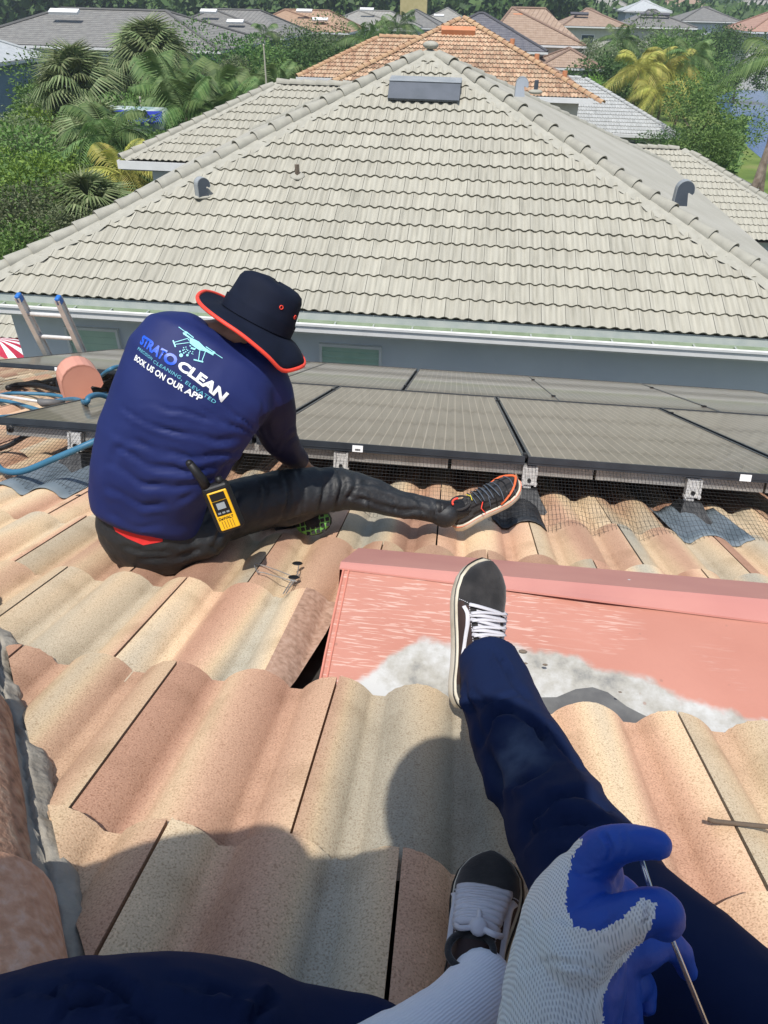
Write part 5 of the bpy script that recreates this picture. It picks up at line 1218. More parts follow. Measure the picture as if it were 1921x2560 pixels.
# body: head, neck, hands in one mesh
mb = MB(); hc = Qg(556, 712, 1.72); hup = (U*.80+Rt*.42+F*.25).normalized(); hfw = (F*.75+Rt*.45-U*.45).normalized(); hfw = (hfw-hup*hfw.dot(hup)).normalized(); hsd = hup.cross(hfw)
mb.ball(hc, (hsd, hfw, hup), (.076, .096, .112), 0, 24, 16)
mb.ball(hc+hfw*.06-hup*.07, (hsd, hfw, hup), (.05, .045, .045), 0, 16, 10); mb.ball(hc+hfw*.10-hup*.02, (hsd, hfw, hup), (.014, .02, .026), 0, 10, 8)
for s_ in (-1, 1): mb.ball(hc+hsd*.076*s_-hup*.012, (hsd, hfw, hup), (.012, .022, .033), 0, 10, 8)
for s_ in (-1, 1): mb.ball(hc+hsd*.032*s_+hfw*.088+hup*.012, (hsd, hfw, hup), (.014, .010, .009), 0, 10, 8)
mb.ball(hc+hfw*.098-hup*.062, (hsd, hfw, hup), (.024, .010, .009), 0, 10, 8)
mb.tube([Qg(492, 745, 1.66), Qg(520, 722, 1.67), hc-hup*.03-hfw*.01], [.062, .054, .058], 16)
# right forearm and hand reaching under the panel
wr = Qg(648, 1000, 2.01); hd_ = (Qg(690, 1050, 2.2)-wr).normalized(); mb.tube([Qg(600, 945, 1.80), wr, wr+hd_*.05], [.035, .026, .03], 12)
mb.ball(wr+hd_*.07, (hd_, NN, hd_.cross(NN)), (.05, .018, .042), 0, 14, 8)
for k in range(4): o_ = hd_.cross(NN)*(.03-.02*k); mb.tube([wr+hd_*.08+o_, wr+hd_*(.13-.006*abs(k-1))+o_-NN*.01, wr+hd_*(.15-.006*abs(k-1))+o_-NN*.03], [.009, .008, .007], 8)
mb.tube([wr+hd_*.05+hd_.cross(NN)*.035, wr+hd_*.09+hd_.cross(NN)*.06, wr+hd_*.11+hd_.cross(NN)*.055], [.011, .009, .008], 8)
mb.tube([Qg(545, 790, 1.64), Qg(600, 945, 1.80)], [.04, .035], 10); mb.tube([Qg(500, 730, 1.66), Qg(545, 790, 1.64)], [.05, .04], 10)
mb.tube([Qg(500, 730, 1.66), Qg(352, 735, 1.66), Qg(340, 800, 1.75), Qg(390, 950, 1.92), Qg(480, 1060, 2.05)], [.05, .045, .035, .03, .022], 10); mb.ball(Qg(590, 1062, 2.12), XYZ, (.045, .04, .03), 0, 12, 8); mb.tube([Qg(480, 1060, 2.05), Qg(590, 1072, 2.12)], [.022, .03], 10)
for k in range(5): mb.tube([Qg(590, 1062, 2.12), Qg(620+k*3, 1050+k*7, 2.17), Qg(635+k*3, 1056+k*7, 2.19)], [.012, .009, .008], 8)
bm_ = remesh(mb, 'body', .006, 4); ob('body', bm_, M['skin'], man)
hb = MB(); hb.ball(hc+hup*.02-hfw*.02, (hsd, hfw, hup), (.079, .095, .098), 0, 20, 12); hb.build('hair', M['black'], man, True)
# spectacle strap beads
for k in range(7):
    b = MB(); q = k/6; b.ball(Qg(571-q*14, 757+q*22, 1.66), XYZ, (.0042,)*3, 0, 8, 6); b.build('strap_bead', M['black'], man, True)
# hat
hA = (U*.80+Rt*.44-F*.22).normalized(); hX = (Rt*.80-U*.55)
hX = (hX-hA*hX.dot(hA)).normalized(); hY = hA.cross(hX)       # hY points away from the camera
if hY.dot(F) < 0: hY = -hY
hO = Qg(555, 694, 1.70)+hA*.010
def hat_pt(r_, z, th, sx=1, sy=1): return hO+hX*(r_*math.cos(th)*sx)+hY*(r_*math.sin(th)*sy)+hA*z
nh = 72
def brim(q, th):     # q 0 band .. 1 edge
    r_ = .090+(.156-.090)*q; c_, s_ = math.cos(th), math.sin(th)
    z = -.012-.008*q**1.3
    z += .016*q**2*max(0, -c_)**2              # left side turned up
    z += -.040*q**2*max(0, c_)**2              # right side drooping
    z += -.024*q*max(0, -s_)+.006*q*math.sin(3*th+.6)-.012*q*math.exp(-((th-5.75)/.25)**2)
    return hat_pt(r_, z, th, 1.0, .97)
rings = [[brim(q/6, 2*math.pi*k/nh) for k in range(nh)] for q in range(7)]
cro = [(.092, -.012), (.0955, .004), (.0945, .018), (.092, .030), (.090, .054), (.086, .078), (.079, .091), (.064, .099), (.04, .1025), (.01, .103)]
crings = []
for r_, z in cro: crings.append([hat_pt(r_*(1+.012*math.sin(4*2*math.pi*k/nh+z*60)), z+.003*math.sin(3*2*math.pi*k/nh+1)*(z > .05), 2*math.pi*k/nh, .99, .96) for k in range(nh)])
mb = MB(); mb.loft(crings, True, False); mb.add(crings[-1], [list(range(nh))])
hm = mb.mesh('hat', [M['hat']], True); hto = ob('hat', hm, None, man)
so_ = hto.modifiers.new('s', 'SOLIDIFY'); so_.thickness = .002
mb = MB(); mb.loft(rings, True, False); br_ = ob('brim', mb.mesh('brim', [M['hat']], True), None, hto); so_ = br_.modifiers.new('s', 'SOLIDIFY'); so_.thickness = .003; so_.offset = 0
mb = MB(); ed = [brim(1.0, 2*math.pi*k/nh) for k in range(nh+1)]; mb.tube(ed, .0052, 8, cap=False); mb.build('brim_piping', M['red'], hto, True)
mb = MB(); rg = [[hat_pt(.0975, z, 2*math.pi*k/nh, .99, .96) for k in range(nh)] for z in (-.010, .0, .012, .022)]; mb.loft(rg, True, False); mb.build('hat_band', M['hat'], hto, True)
for (x, y) in ((608, 664), (637, 685)):
    r = ray(x, y).normalized(); hv = BVHTree.FromPolygons([v.co for v in hm.vertices], [tuple(p.vertices) for p in hm.polygons]); h = hv.ray_cast(r*.9, r)
    if h[0]:
        n_ = h[1]; n_ = -n_ if n_.dot(r) > 0 else n_; t_ = n_.orthogonal().normalized(); s_ = n_.cross(t_); b = MB()
        b.tube([h[0]+n_*.001+t_*.0045*math.cos(a_*math.pi/6)+s_*.0045*math.sin(a_*math.pi/6) for a_ in range(13)], .0013, 6); b.build('eyelet', M['red'], hto, True)
# running shoe of the stretched leg
rup = (-Rt*.50+U*.50-F*.70).normalized()
rs_, rpt, rax = shoe(man, Qg(982, 1138, 1.925), Qg(1122, 1052, 2.055), rup, 1.16, 'run', 1.12, 1, 6)
X_, Y_, Z_, Ln_ = rax
for k in range(6):
    b = MB(); b.tube([rpt(.45+.09*k-.02*abs(j-6)/6*3, math.pi*(.02+.96*j/12), .0012) for j in range(13)], .0022, 5); b.build('upper_ridge', M['vent_grey'] if k % 2 else M['black'], rs_, True)
b = MB(); b.tube([rpt(.62+.36*math.sin(math.pi*j/14), math.pi*(.03+.94*j/14), .002) for j in range(15)], .0045, 6, flat=.5); b.build('orange_trim', M['orange_r'], rs_, True)
b = MB(); b.tube([rpt(.30, math.pi*.5, .010)+X_*.002*j+Z_*.0*j+Y_*(.010-.005*j) for j in range(4)], .0014, 5); b.tube([rpt(.31, math.pi*.62, .009), rpt(.335, math.pi*.5, .010)], .0014, 5); b.build('tongue_mark', mat('yellow_print', (.7, .6, .05), rough=.5), rs_)
b = MB(); rr_ = [Qg(990, 1090, 1.90)+X_*.016*math.cos(a_*math.pi/8)+Y_*.016*math.sin(a_*math.pi/8)*1.1+Z_*.012 for a_ in range(17)]; b.tube(rr_[2:9], .0035, 6); b.build('pull_loop', M['red'], rs_, True)
b = MB(); b.tube([rpt(.42, math.pi*.75, .004), rpt(.36, math.pi*.86, .012), rpt(.38, math.pi*.95, .02)], .002, 5); b.build('lace_tip', M['red'], rs_, True)
mb = MB(); chain(mb, [(945, 1100, 1.90, .034), (975, 1103, 1.915, .034), (1000, 1100, 1.94, .036)]); mb.build('sock', M['black'], man, True)
# sole of the tucked foot
c_ = Qg(676, 1128, 1.80); ax_ = (Rt*.96+U*.2).normalized(); ay = (U*.9-Rt*.2); ay = (ay-ax_*ay.dot(ax_)).normalized(); an = ax_.cross(ay); an = -an if an.dot(F) > 0 else an
M['lime'] = mat('lime_green_rubber', (.16, .42, .08), (.2, .5, .1), 20, .6)
fsh = MB(); fsh.ball(c_-an*.035, (ax_, ay, an), (.062, .045, .05), 0, 18, 10); ft = fsh.build('shoe', M['black'], man, True)
b = MB(); b.ball(c_-an*.006, (ax_, ay, an), (.058, .042, .018), 0, 20, 10); so2 = b.build('sole', M['lime'], ft, True)
for i in range(-3, 4):
    for j in range(-2, 3):
        px_, py_ = i*.0165+j*.002, j*.0165
        rr = (px_/.056)**2+(py_/.040)**2
        if rr < 1: b = MB(); b.box(c_+ax_*px_+ay*py_+an*(.018*math.sqrt(1-rr*.97)-.006), (ax_, ay, an), (.0062, .0062, .0035)); b.build('tread_block', M['suede'], so2)
# ------------------------------------------------------------------ two-way radio on the belt
M['yellow'] = mat('yellow_plastic', (.80, .44, .01), (.84, .48, .015), 8, .4)
rd = thing('two_way_radio', 'yellow and black two-way radio with stub antenna clipped at the seated man\'s right hip', 'radio', Qg(477, 1100, 1.50))
g_ = 1.395; pc = Qg(482, 1097, g_); ru = (Qg(462, 1050, g_+.01)-Qg(500, 1143, g_-.012)).normalized(); rx = (Rt*.95+U*.12+F*.1); rx = (rx-ru*rx.dot(ru)).normalized(); rn = rx.cross(ru); rn = -rn if rn.dot(F) > 0 else rn
def rbx(name, m, cx, cy, cz, hx_, hy, hz_, bev, parent=rd):
    b = MB(); b.box(pc+rx*cx+ru*cy+rn*cz, (rx, ru, rn), (hx_, hy, hz_)); o = b.build(name, m, parent)
    if bev: v = o.modifiers.new('b', 'BEVEL'); v.width = bev; v.segments = 4
    return o
bd = rbx('radio_body', M['black'], 0, 0, -.010, .036, .067, .017, .013)
fp = rbx('face_plate', M['yellow'], .001, -.004, .006, .0255, .054, .0035, .0033)
rbx('speaker_recess', M['black'], 0, .036, .0095, .019, .010, .001, 0, fp); rbx('display_bezel', M['black'], 0, .004, .0095, .0195, .020, .001, 0, fp)
rbx('screen', mat('grey_lcd', (.30, .34, .36), rough=.2), 0, .010, .0112, .011, .0085, .0006, 0, fp)
for k in (-1, 0, 1): rbx('button', M['vent_light'], k*.011, -.009, .0112, .0038, .0022, .0008, 0, fp)
for k in range(5): rbx('grille_slot', mat('amber_shadow_plastic', (.30, .15, .01)) if k == 0 else bpy.data.materials['amber_shadow_plastic'], -.014+k*.007, -.042, .0097, .0009, .0105, .0006, 0, fp)
an_ = MB(); an_.tube([pc+rx*-.020+ru*.062-rn*.008, pc+rx*-.024+ru*.09-rn*.008, pc+rx*-.034+ru*.138+rn*.004], [.0135, .012, .010], 12); an_.ball(pc+rx*-.034+ru*.138+rn*.004, (rx, ru, rn), (.010,)*3, 0, 12, 6); an_.build('antenna', M['black'], rd, True)
kn = MB(); kn.tube([pc+rx*.016+ru*.06-rn*.008, pc+rx*.016+ru*.080-rn*.008], [.010, .0085], 12); kn.build('knob', M['black'], rd, True)
def onradio(x, y): return pc+rx*x+ru*y+rn*.0102
printed_text('lettering', 'DeWALT', [(0, -.0195, -.0285, 0, .0075), (1, .0195, -.0285, 0, .0075)], M['black'], fp, .03, 1, onradio, None, .70, 0)

# ------------------------------------------------------------------ the photographer
ph = thing('person', 'photographer at the bottom edge in navy trousers, gloved hand holding a thin rod', 'person', RP(.15, -.2, 0))
def zchain(mb, pts, n=20, sub=5, ends=True):   # (x,y,z,r_px)
    C_ = [Zp(p[0], p[1], p[2]) for p in pts]; sp_ = spline(C_, sub); rr = lerp_list([pxm(p[3], p[2]) for p in pts], sub)
    mb.tube(sp_, rr, n)
    if ends: mb.ball(sp_[0], XYZ, (rr[0],)*3, 0, 16, 10); mb.ball(sp_[-1], XYZ, (rr[-1],)*3, 0, 16, 10)
heel1 = Q(1000, 1526, .02); toe1 = Zp(1032, 1219, 1.40)
up1 = (-ray(1020, 1380).normalized()+Rt*.62).normalized()
s1, pt1, ax1 = shoe(ph, heel1, toe1, up1, 1.10, 'skate', .95, 1, 7)
heel2 = Q(1010, 2215, .03); toe2 = Q(1066, 1890, .035)
s2_, pt2, ax2 = shoe(ph, heel2, toe2, (NN*.8-ray(1040, 2000).normalized()*.6-Rt*.18).normalized(), 1.12, 'skate', .95, 1, 7)
mb = MB()
rl = [(1052, 1420, 1.215, 66), (1072, 1475, 1.16, 74), (1090, 1540, 1.09, 86), (1128, 1625, 1.0, 99), (1185, 1730, .90, 109), (1245, 1840, .80, 130), (1335, 1975, .71, 152), (1475, 2130, .63, 182), (1660, 2330, .56, 215)]
zchain(mb, rl, 24, 5, False); C_ = Zp(*rl[-1][:3]); hipR = Vector((.30, -.22, -.78)); mb.ball(C_, XYZ, (pxm(215, .56),)*3, 0, 18, 12); mb.tube([C_, (C_+hipR)/2, hipR], [.080, .095, .11], 20); mb.ball(hipR, XYZ, (.13, .14, .12), 0, 18, 12)
ll = [(885, 2355, .66, 128), (800, 2352, .65, 165), (690, 2350, .64, 180), (570, 2350, .62, 205), (450, 2332, .60, 226), (300, 2325, .59, 232), (120, 2342, .59, 232), (-120, 2385, .60, 218)]
zchain(mb, ll, 24, 5); kn_ = Zp(-120, 2360, .60); hipL = Vector((.02, -.24, -.74)); mb.ball(kn_, XYZ, (.085,)*3, 0, 16, 10); mb.tube([kn_, (kn_+hipL)/2+Vector((-.03, 0, .02)), hipL], [.08, .09, .11], 20); mb.ball((hipL+hipR)/2, XYZ, (.19, .13, .12), 0, 20, 12)
tm2 = remesh(mb, 'trousers', .0075, 6)
noise_disp(tm2, 11, .004); noise_disp(tm2, 30, .0012)
project_grooves(tm2, [([(1040, 1600), (1062, 1560), (1085, 1545), (1110, 1540), (1150, 1560), (1190, 1620)], 11, .009), ([(1050, 1620), (1075, 1680), (1080, 1760)], 10, .006), ([(1010, 1480), (1060, 1520), (1120, 1500)], 7, .005),
    ([(1130, 1800), (1180, 1740), (1260, 1715), (1320, 1750)], 14, .009), ([(1105, 1850), (1180, 1790), (1260, 1775), (1330, 1790)], 10, .005), ([(1000, 1500), (1030, 1550), (1040, 1620)], 7, .005), ([(1075, 1420), (1110, 1470), (1160, 1540)], 7, .004), ([(1090, 1700), (1140, 1690), (1200, 1640)], 10, .004),
    ([(150, 2110), (250, 2135), (300, 2200)], 16, .006), ([(120, 2190), (220, 2170), (330, 2215)], 14, .007), ([(600, 2150), (560, 2180), (540, 2212)], 14, .005), ([(1000, 1470), (1015, 1520), (1030, 1540)], 5, .004), ([(1180, 1560), (1215, 1620), (1260, 1670)], 8, .004), ([(1150, 1880), (1230, 1850), (1320, 1880)], 12, .005), ([(1060, 1400), (1085, 1430), (1100, 1480)], 5, .003), ([(350, 2110), (450, 2140), (560, 2160)], 12, .004), ([(20, 2150), (100, 2140), (160, 2170)], 12, .004)], gain=2.7)
tt = ob('trousers', tm2, M['navy'], ph)
# dust patch on the shin
def dustmat():
    m, N, L, b = newmat('dusty_navy_cloth'); b.inputs['Roughness'].default_value = .9; b.inputs['Specular IOR Level'].default_value = .2
    tc = N.new('ShaderNodeTexCoord'); n = N.new('ShaderNodeTexNoise'); n.inputs['Scale'].default_value = 18; n.inputs['Detail'].default_value = 6; L.new(tc.outputs['Object'], n.inputs['Vector'])
    vs_ = N.new('ShaderNodeVectorMath'); vs_.operation = 'DISTANCE'; L.new(tc.outputs['Object'], vs_.inputs[0]); vs_.inputs[1].default_value = tuple(dc)
    mr = N.new('ShaderNodeMapRange'); mr.inputs['From Min'].default_value = .012; mr.inputs['From Max'].default_value = .06; mr.inputs['To Min'].default_value = .55; mr.inputs['To Max'].default_value = 0; L.new(vs_.outputs['Value'], mr.inputs[0])
    r = ramp(N, [(.4, (0, 0, 0)), (.65, (1, 1, 1))]); L.new(n.outputs[0], r.inputs[0]); mu = N.new('ShaderNodeMath'); mu.operation = 'MULTIPLY'; L.new(mr.outputs[0], mu.inputs[0]); L.new(r.outputs[0], mu.inputs[1])
    n5 = N.new('ShaderNodeTexNoise'); n5.inputs['Scale'].default_value = 900; L.new(tc.outputs['Object'], n5.inputs['Vector']); bp = N.new('ShaderNodeBump'); bp.inputs['Strength'].default_value = .3; bp.inputs['Distance'].default_value = .0005; L.new(n5.outputs[0], bp.inputs['Height']); L.new(bp.outputs[0], b.inputs['Normal'])
    mx = N.new('ShaderNodeMixRGB'); mx.inputs[1].default_value = (.0045, .0125, .050, 1); mx.inputs[2].default_value = (.11, .15, .22, 1); L.new(mu.outputs[0], mx.inputs[0]); L.new(mx.outputs[0], b.inputs['Base Color']); return m
b2 = BVHTree.FromPolygons([v.co for v in tm2.vertices], [tuple(p.vertices) for p in tm2.polygons]); r = ray(1118, 1630).normalized(); h = b2.ray_cast(r*.3, r); dc = h[0] or Zp(1118, 1630, .95)
tm2.materials.clear(); tm2.materials.append(dustmat())
mb = MB(); mb.tube([pt1(.22, math.pi*.5, -.03), Zp(1045, 1445, 1.22), Zp(1062, 1440, 1.17)], [.036, .040, .042], 18); mb.build('sock', M['sock'], ph, True)
mb = MB(); zz2 = pt2(.12, math.pi*.5, -.02).dot(F); mb.tube(spline([Zp(1050, 2096, zz2+.01), Zp(1043, 2128, zz2-.01), Zp(1020, 2168, zz2-.03), Zp(965, 2222, zz2-.06), Zp(880, 2280, zz2-.09), Zp(790, 2335, zz2-.12)], 6), [.022]+[.029]*3+[.034]*6+[.037]*9+[.038]*6+[.040]*6, 22); sk = remesh(mb, 'sock', .004, 4); ob('sock', sk, M['sock'], ph)
def rib(m):
    N, L = m.node_tree.nodes, m.node_tree.links; b = N['Principled BSDF']; tc = N.new('ShaderNodeTexCoord'); wv = N.new('ShaderNodeTexWave'); wv.inputs['Scale'].default_value = 110; wv.inputs['Distortion'].default_value = 1.5
    mp = N.new('ShaderNodeMapping'); mp.inputs['Rotation'].default_value = (0, 0, .9); L.new(tc.outputs['Object'], mp.inputs[0]); L.new(mp.outputs[0], wv.inputs[0]); bp = N.new('ShaderNodeBump'); bp.inputs['Strength'].default_value = .3; bp.inputs['Distance'].default_value = .0012; L.new(wv.outputs[0], bp.inputs['Height']); L.new(bp.outputs[0], b.inputs['Normal'])
rib(M['sock'])
# unseen upper body and cap behind the camera, posed to shape the shadow ahead
mb = MB(); pel = (hipL+hipR)/2; nk = Vector((-.11, -.11, .40))
def el(c, a, b_, k=28): return [c+Vector((a*math.cos(2*math.pi*i/k), b_*math.sin(2*math.pi*i/k), 0)) for i in range(k)]
mb.loft([el(pel-Vector((0, 0, .08)), .14, .12), el(pel, .18, .14), el(pel.lerp(nk, .35)-Vector((0, .05, 0)), .165, .12), el(pel.lerp(nk, .65)-Vector((0, .05, 0)), .21, .14), el(pel.lerp(nk, .85)-Vector((0, .02, 0)), .22, .13), el(nk-Vector((0, 0, .03)), .08, .07), el(nk, .06, .06)])
shR = nk+Vector((.20, .0, -.08)); shL = nk+Vector((-.22, .0, -.06)); wrist = Zp(1185, 2330, .50)
mb.tube([shR, Vector((.46, -.12, -.16)), Vector((.34, .0, -.45)), wrist+Vector((.02, -.03, -.03))], [.10, .075, .05, .036], 16); mb.ball(shR, XYZ, (.10,)*3)
mb.tube([shL, Vector((-.52, -.09, .20)), Vector((-.16, -.10, -.06))], [.105, .085, .045], 16); mb.ball(shL, XYZ, (.10,)*3); 
ob('shirt', remesh(mb, 'shirt', .012, 5), M['shirt'], ph)
mb = MB(); hc2 = Vector((-.04, -.04, .48)); mb.ball(hc2, XYZ, (.075, .095, .115), 0, 20, 14); mb.tube([nk-Vector((0, 0, .05)), nk+Vector((0, 0, .03)), hc2-Vector((0, 0, .05))], [.06, .055, .055], 14)
mb.ball(hc2+Vector((0, .10, -.015)), XYZ, (.013, .02, .022)); mb.ball(hc2+Vector((0, .085, -.065)), XYZ, (.03, .02, .02))
for s_ in (-1, 1): mb.ball(hc2+Vector((.077*s_, 0, -.01)), XYZ, (.012, .02, .03)); mb.ball(hc2+Vector((.03*s_, .088, .012)), XYZ, (.014, .01, .009))
mb.tube([nk, shL, Vector((-.52, -.09, .20)), Vector((-.14, -.11, -.08)), Vector((-.10, -.09, -.05))], [.05, .04, .035, .025, .025], 12); mb.tube([nk, shR, Vector((.46, -.12, -.16)), wrist], [.05, .04, .035, .025], 12); mb.ball(Vector((-.085, -.085, -.045)), XYZ, (.035, .04, .02))
for k in range(5): mb.tube([Vector((-.085, -.085, -.045)), Vector((-.06+.012*k, -.055+.01*k, -.03)), Vector((-.045+.012*k, -.06+.01*k, -.02))], [.011, .009, .008], 8)
ob('body', remesh(mb, 'body', .007, 4), M['skin'], ph)
mb = MB(); rr_ = [(hc2+Vector((.115*math.cos(a_)*q, .125*math.sin(a_)*q, z))) for q, z in ((1.35, .02),) for a_ in [2*math.pi*k/24 for k in range(24)]]
mb.loft([[hc2+Vector((r_*math.cos(2*math.pi*k/24), r_*1.15*math.sin(2*math.pi*k/24), z)) for k in range(24)] for r_, z in ((.135, .035), (.085, .055), (.082, .09), (.07, .125), (.02, .14))]); mb.build('cap', M['hat'], ph, True)
# glove
mb = MB(); 
zchain(mb, [(1165, 2400, .50, 105), (1188, 2290, .50, 118), (1208, 2180, .50, 126), (1228, 2080, .50, 122), (1238, 1990, .50, 108), (1262, 1920, .50, 84), (1285, 1885, .505, 62)], 22)
zchain(mb, [(1300, 2330, .53, 80), (1310, 2220, .53, 78), (1308, 2120, .53, 72), (1290, 2050, .53, 70)], 18)
zchain(mb, [(1268, 1905, .50, 62), (1282, 1862, .495, 52), (1312, 1832, .485, 44), (1355, 1820, .475, 38), (1398, 1820, .468, 35), (1418, 1824, .466, 32)], 16)
zchain(mb, [(1245, 2040, .48, 85), (1300, 2006, .468, 62), (1350, 1984, .458, 50), (1395, 1968, .450, 46), (1428, 1968, .448, 46), (1436, 1990, .450, 42)], 16)
zchain(mb, [(1285, 1930, .53, 48), (1325, 1925, .545, 40), (1362, 1945, .545, 34), (1368, 1985, .53, 28), (1350, 2010, .515, 24)], 14)
zchain(mb, [(1310, 2060, .53, 62), (1375, 2050, .535, 50), (1430, 2035, .54, 38), (1468, 2060, .545, 30), (1485, 2095, .55, 22)], 14)
zchain(mb, [(1320, 2150, .54, 60), (1362, 2120, .545, 42), (1390, 2130, .55, 30), (1395, 2170, .545, 24)], 14)
gm = remesh(mb, 'glove', .0021, 5, .5); noise_disp(gm, 38, .0012); noise_disp(gm, 90, .0006)
project_grooves(gm, [([(1225, 1870), (1262, 1888), (1300, 1880)], 5, .003), ([(1300, 1800), (1318, 1830), (1312, 1860)], 5, .003), ([(1345, 1795), (1352, 1820), (1345, 1850)], 4, .002), ([(1290, 2010), (1320, 1990), (1350, 1960)], 5, .002), ([(1390, 1935), (1400, 1970), (1385, 2010)], 5, .0022), ([(1320, 2060), (1340, 2090), (1330, 2130)], 5, .003), ([(1130, 2000), (1200, 1985), (1260, 2000)], 8, .002), ([(1110, 2100), (1200, 2080), (1290, 2100)], 8, .002)], gain=1)
M['knit'] = newmat('white_knit')[0]
def knit():
    m = M['knit']; N, L = m.node_tree.nodes, m.node_tree.links; b = N['Principled BSDF']; b.inputs['Roughness'].default_value = .9
    tc = N.new('ShaderNodeTexCoord'); mp = N.new('ShaderNodeMapping'); mp.inputs['Rotation'].default_value = (.5, .25, .32); L.new(tc.outputs['Object'], mp.inputs[0])
    sx = N.new('ShaderNodeSeparateXYZ'); L.new(mp.outputs[0], sx.inputs[0])
    def sn(o, f, ph_=None):
        a = N.new('ShaderNodeMath'); a.operation = 'MULTIPLY'; a.inputs[1].default_value = f; L.new(o, a.inputs[0]); c = a
        s = N.new('ShaderNodeMath'); s.operation = 'SINE'; L.new(c.outputs[0], s.inputs[0]); return s
    s1_ = sn(sx.outputs[0], 2600); s2__ = sn(sx.outputs[1], 2200)
    mu = N.new('ShaderNodeMath'); mu.operation = 'MULTIPLY'; L.new(s1_.outputs[0], mu.inputs[0]); L.new(s2__.outputs[0], mu.inputs[1])
    r = ramp(N, [(.12, (.48, .48, .49)), (.40, (.80, .79, .77)), (.8, (.86, .85, .83))])
    md = N.new('ShaderNodeMath'); md.operation = 'MULTIPLY_ADD'; md.inputs[1].default_value = .5; md.inputs[2].default_value = .5; L.new(mu.outputs[0], md.inputs[0]); L.new(md.outputs[0], r.inputs[0])
    # faint pale-blue dye toward the cuff
    vd = N.new('ShaderNodeVectorMath'); vd.operation = 'DISTANCE'; L.new(tc.outputs['Object'], vd.inputs[0]); vd.inputs[1].default_value = tuple(Zp(1200, 2330, .46))
    mr = N.new('ShaderNodeMapRange'); mr.inputs['From Min'].default_value = .085; mr.inputs['From Max'].default_value = .105; mr.inputs['To Min'].default_value = .55; mr.inputs['To Max'].default_value = 0; L.new(vd.outputs['Value'], mr.inputs[0])
    mx = N.new('ShaderNodeMixRGB'); mx.blend_type = 'MULTIPLY'; mx.inputs[2].default_value = (.78, .93, 1, 1); L.new(mr.outputs[0], mx.inputs[0]); L.new(r.outputs[0], mx.inputs[1]); L.new(mx.outputs[0], b.inputs['Base Color'])
    bp = N.new('ShaderNodeBump'); bp.inputs['Strength'].default_value = .7; bp.inputs['Distance'].default_value = .0009; L.new(md.outputs[0], bp.inputs['Height']); L.new(bp.outputs[0], b.inputs['Normal'])
knit()
M['latex'] = mat('blue_latex_coating', (.006, .055, .36), (.010, .075, .43), 12, .55, .35, 90)
gm.materials.append(M['knit']); gm.materials.append(M['latex'])
bnd = [(1262, 1815), (1238, 1850), (1226, 1900), (1222, 1955), (1240, 1990), (1275, 2012), (1300, 2010), (1340, 1992), (1372, 1962), (1398, 1958), (1412, 1985), (1398, 2022), (1362, 2065), (1325, 2105), (1305, 2150), (1300, 2212), (1300, 2420)]
def inpoly(x, y, P_):
    c = False; j = len(P_)-1
    for i in range(len(P_)):
        if (P_[i][1] > y) != (P_[j][1] > y) and x < (P_[j][0]-P_[i][0])*(y-P_[i][1])/(P_[j][1]-P_[i][1])+P_[i][0]: c = not c
        j = i
    return c
thumbw = [(1240, 2000), (1275, 2012), (1300, 2008), (1340, 1985), (1385, 1940), (1418, 1952), (1412, 1985), (1398, 2022), (1362, 2065), (1325, 2105), (1305, 2150), (1300, 2500), (900, 2500), (900, 1700), (1262, 1815), (1238, 1850), (1226, 1900), (1222, 1955)]
for p in gm.polygons:
    x, y = topx(p.center); w_ = inpoly(x+1.2*math.sin(y*.9), y+1.2*math.sin(x*.9), thumbw)
    back = p.normal.dot(p.center.normalized()) > .35
    z = p.center.dot(F)
    white = w_ and (z < .525 or x < 1230)
    if back and x > 1180: white = False
    p.material_index = 0 if white else 1
gm.polygons.foreach_set('use_smooth', [True]*len(gm.polygons))
ob('glove', gm, None, ph)
rdd = MB(); rdd.tube([Zp(1372, 1812, .482), Zp(1409, 1930, .472), Zp(1440, 2000, .468), Zp(1545, 2260, .44)], .0018, 8); tag(rdd.build('metal_rod', mat('bright_steel', (.6, .6, .62), rough=.25, metal=.9), None, True), 'thin bright metal rod pinched in the gloved hand', 'rod')
# ------------------------------------------------------------------ trees and palms
random.seed(21)
def leafmat(name, a, b_, c_, tr=.25):
    m, N, L, b = newmat(name); b.inputs['Roughness'].default_value = .6; b.inputs['Specular IOR Level'].default_value = .35
    g = N.new('ShaderNodeNewGeometry'); oi = N.new('ShaderNodeObjectInfo'); r = ramp(N, [(0, a), (.5, b_), (1, c_)])
    L.new(g.outputs['Random Per Island'], r.inputs[0])
    hv = N.new('ShaderNodeHueSaturation'); mr = N.new('ShaderNodeMapRange'); mr.inputs['To Min'].default_value = .75; mr.inputs['To Max'].default_value = 1.3
    L.new(oi.outputs['Random'], mr.inputs[0]); L.new(mr.outputs[0], hv.inputs['Value']); L.new(r.outputs[0], hv.inputs['Color'])
    mh = N.new('ShaderNodeMapRange'); mh.inputs['To Min'].default_value = .485; mh.inputs['To Max'].default_value = .515; L.new(oi.outputs['Random'], mh.inputs[0]); L.new(mh.outputs[0], hv.inputs['Hue'])
    L.new(hv.outputs[0], b.inputs['Base Color'])
    t = N.new('ShaderNodeBsdfTranslucent'); L.new(hv.outputs[0], t.inputs[0]); mx = N.new('ShaderNodeMixShader'); mx.inputs[0].default_value = tr
    L.new(b.outputs[0], mx.inputs[1]); L.new(t.outputs[0], mx.inputs[2]); L.new(mx.outputs[0], N['Material Output'].inputs[0]); return m
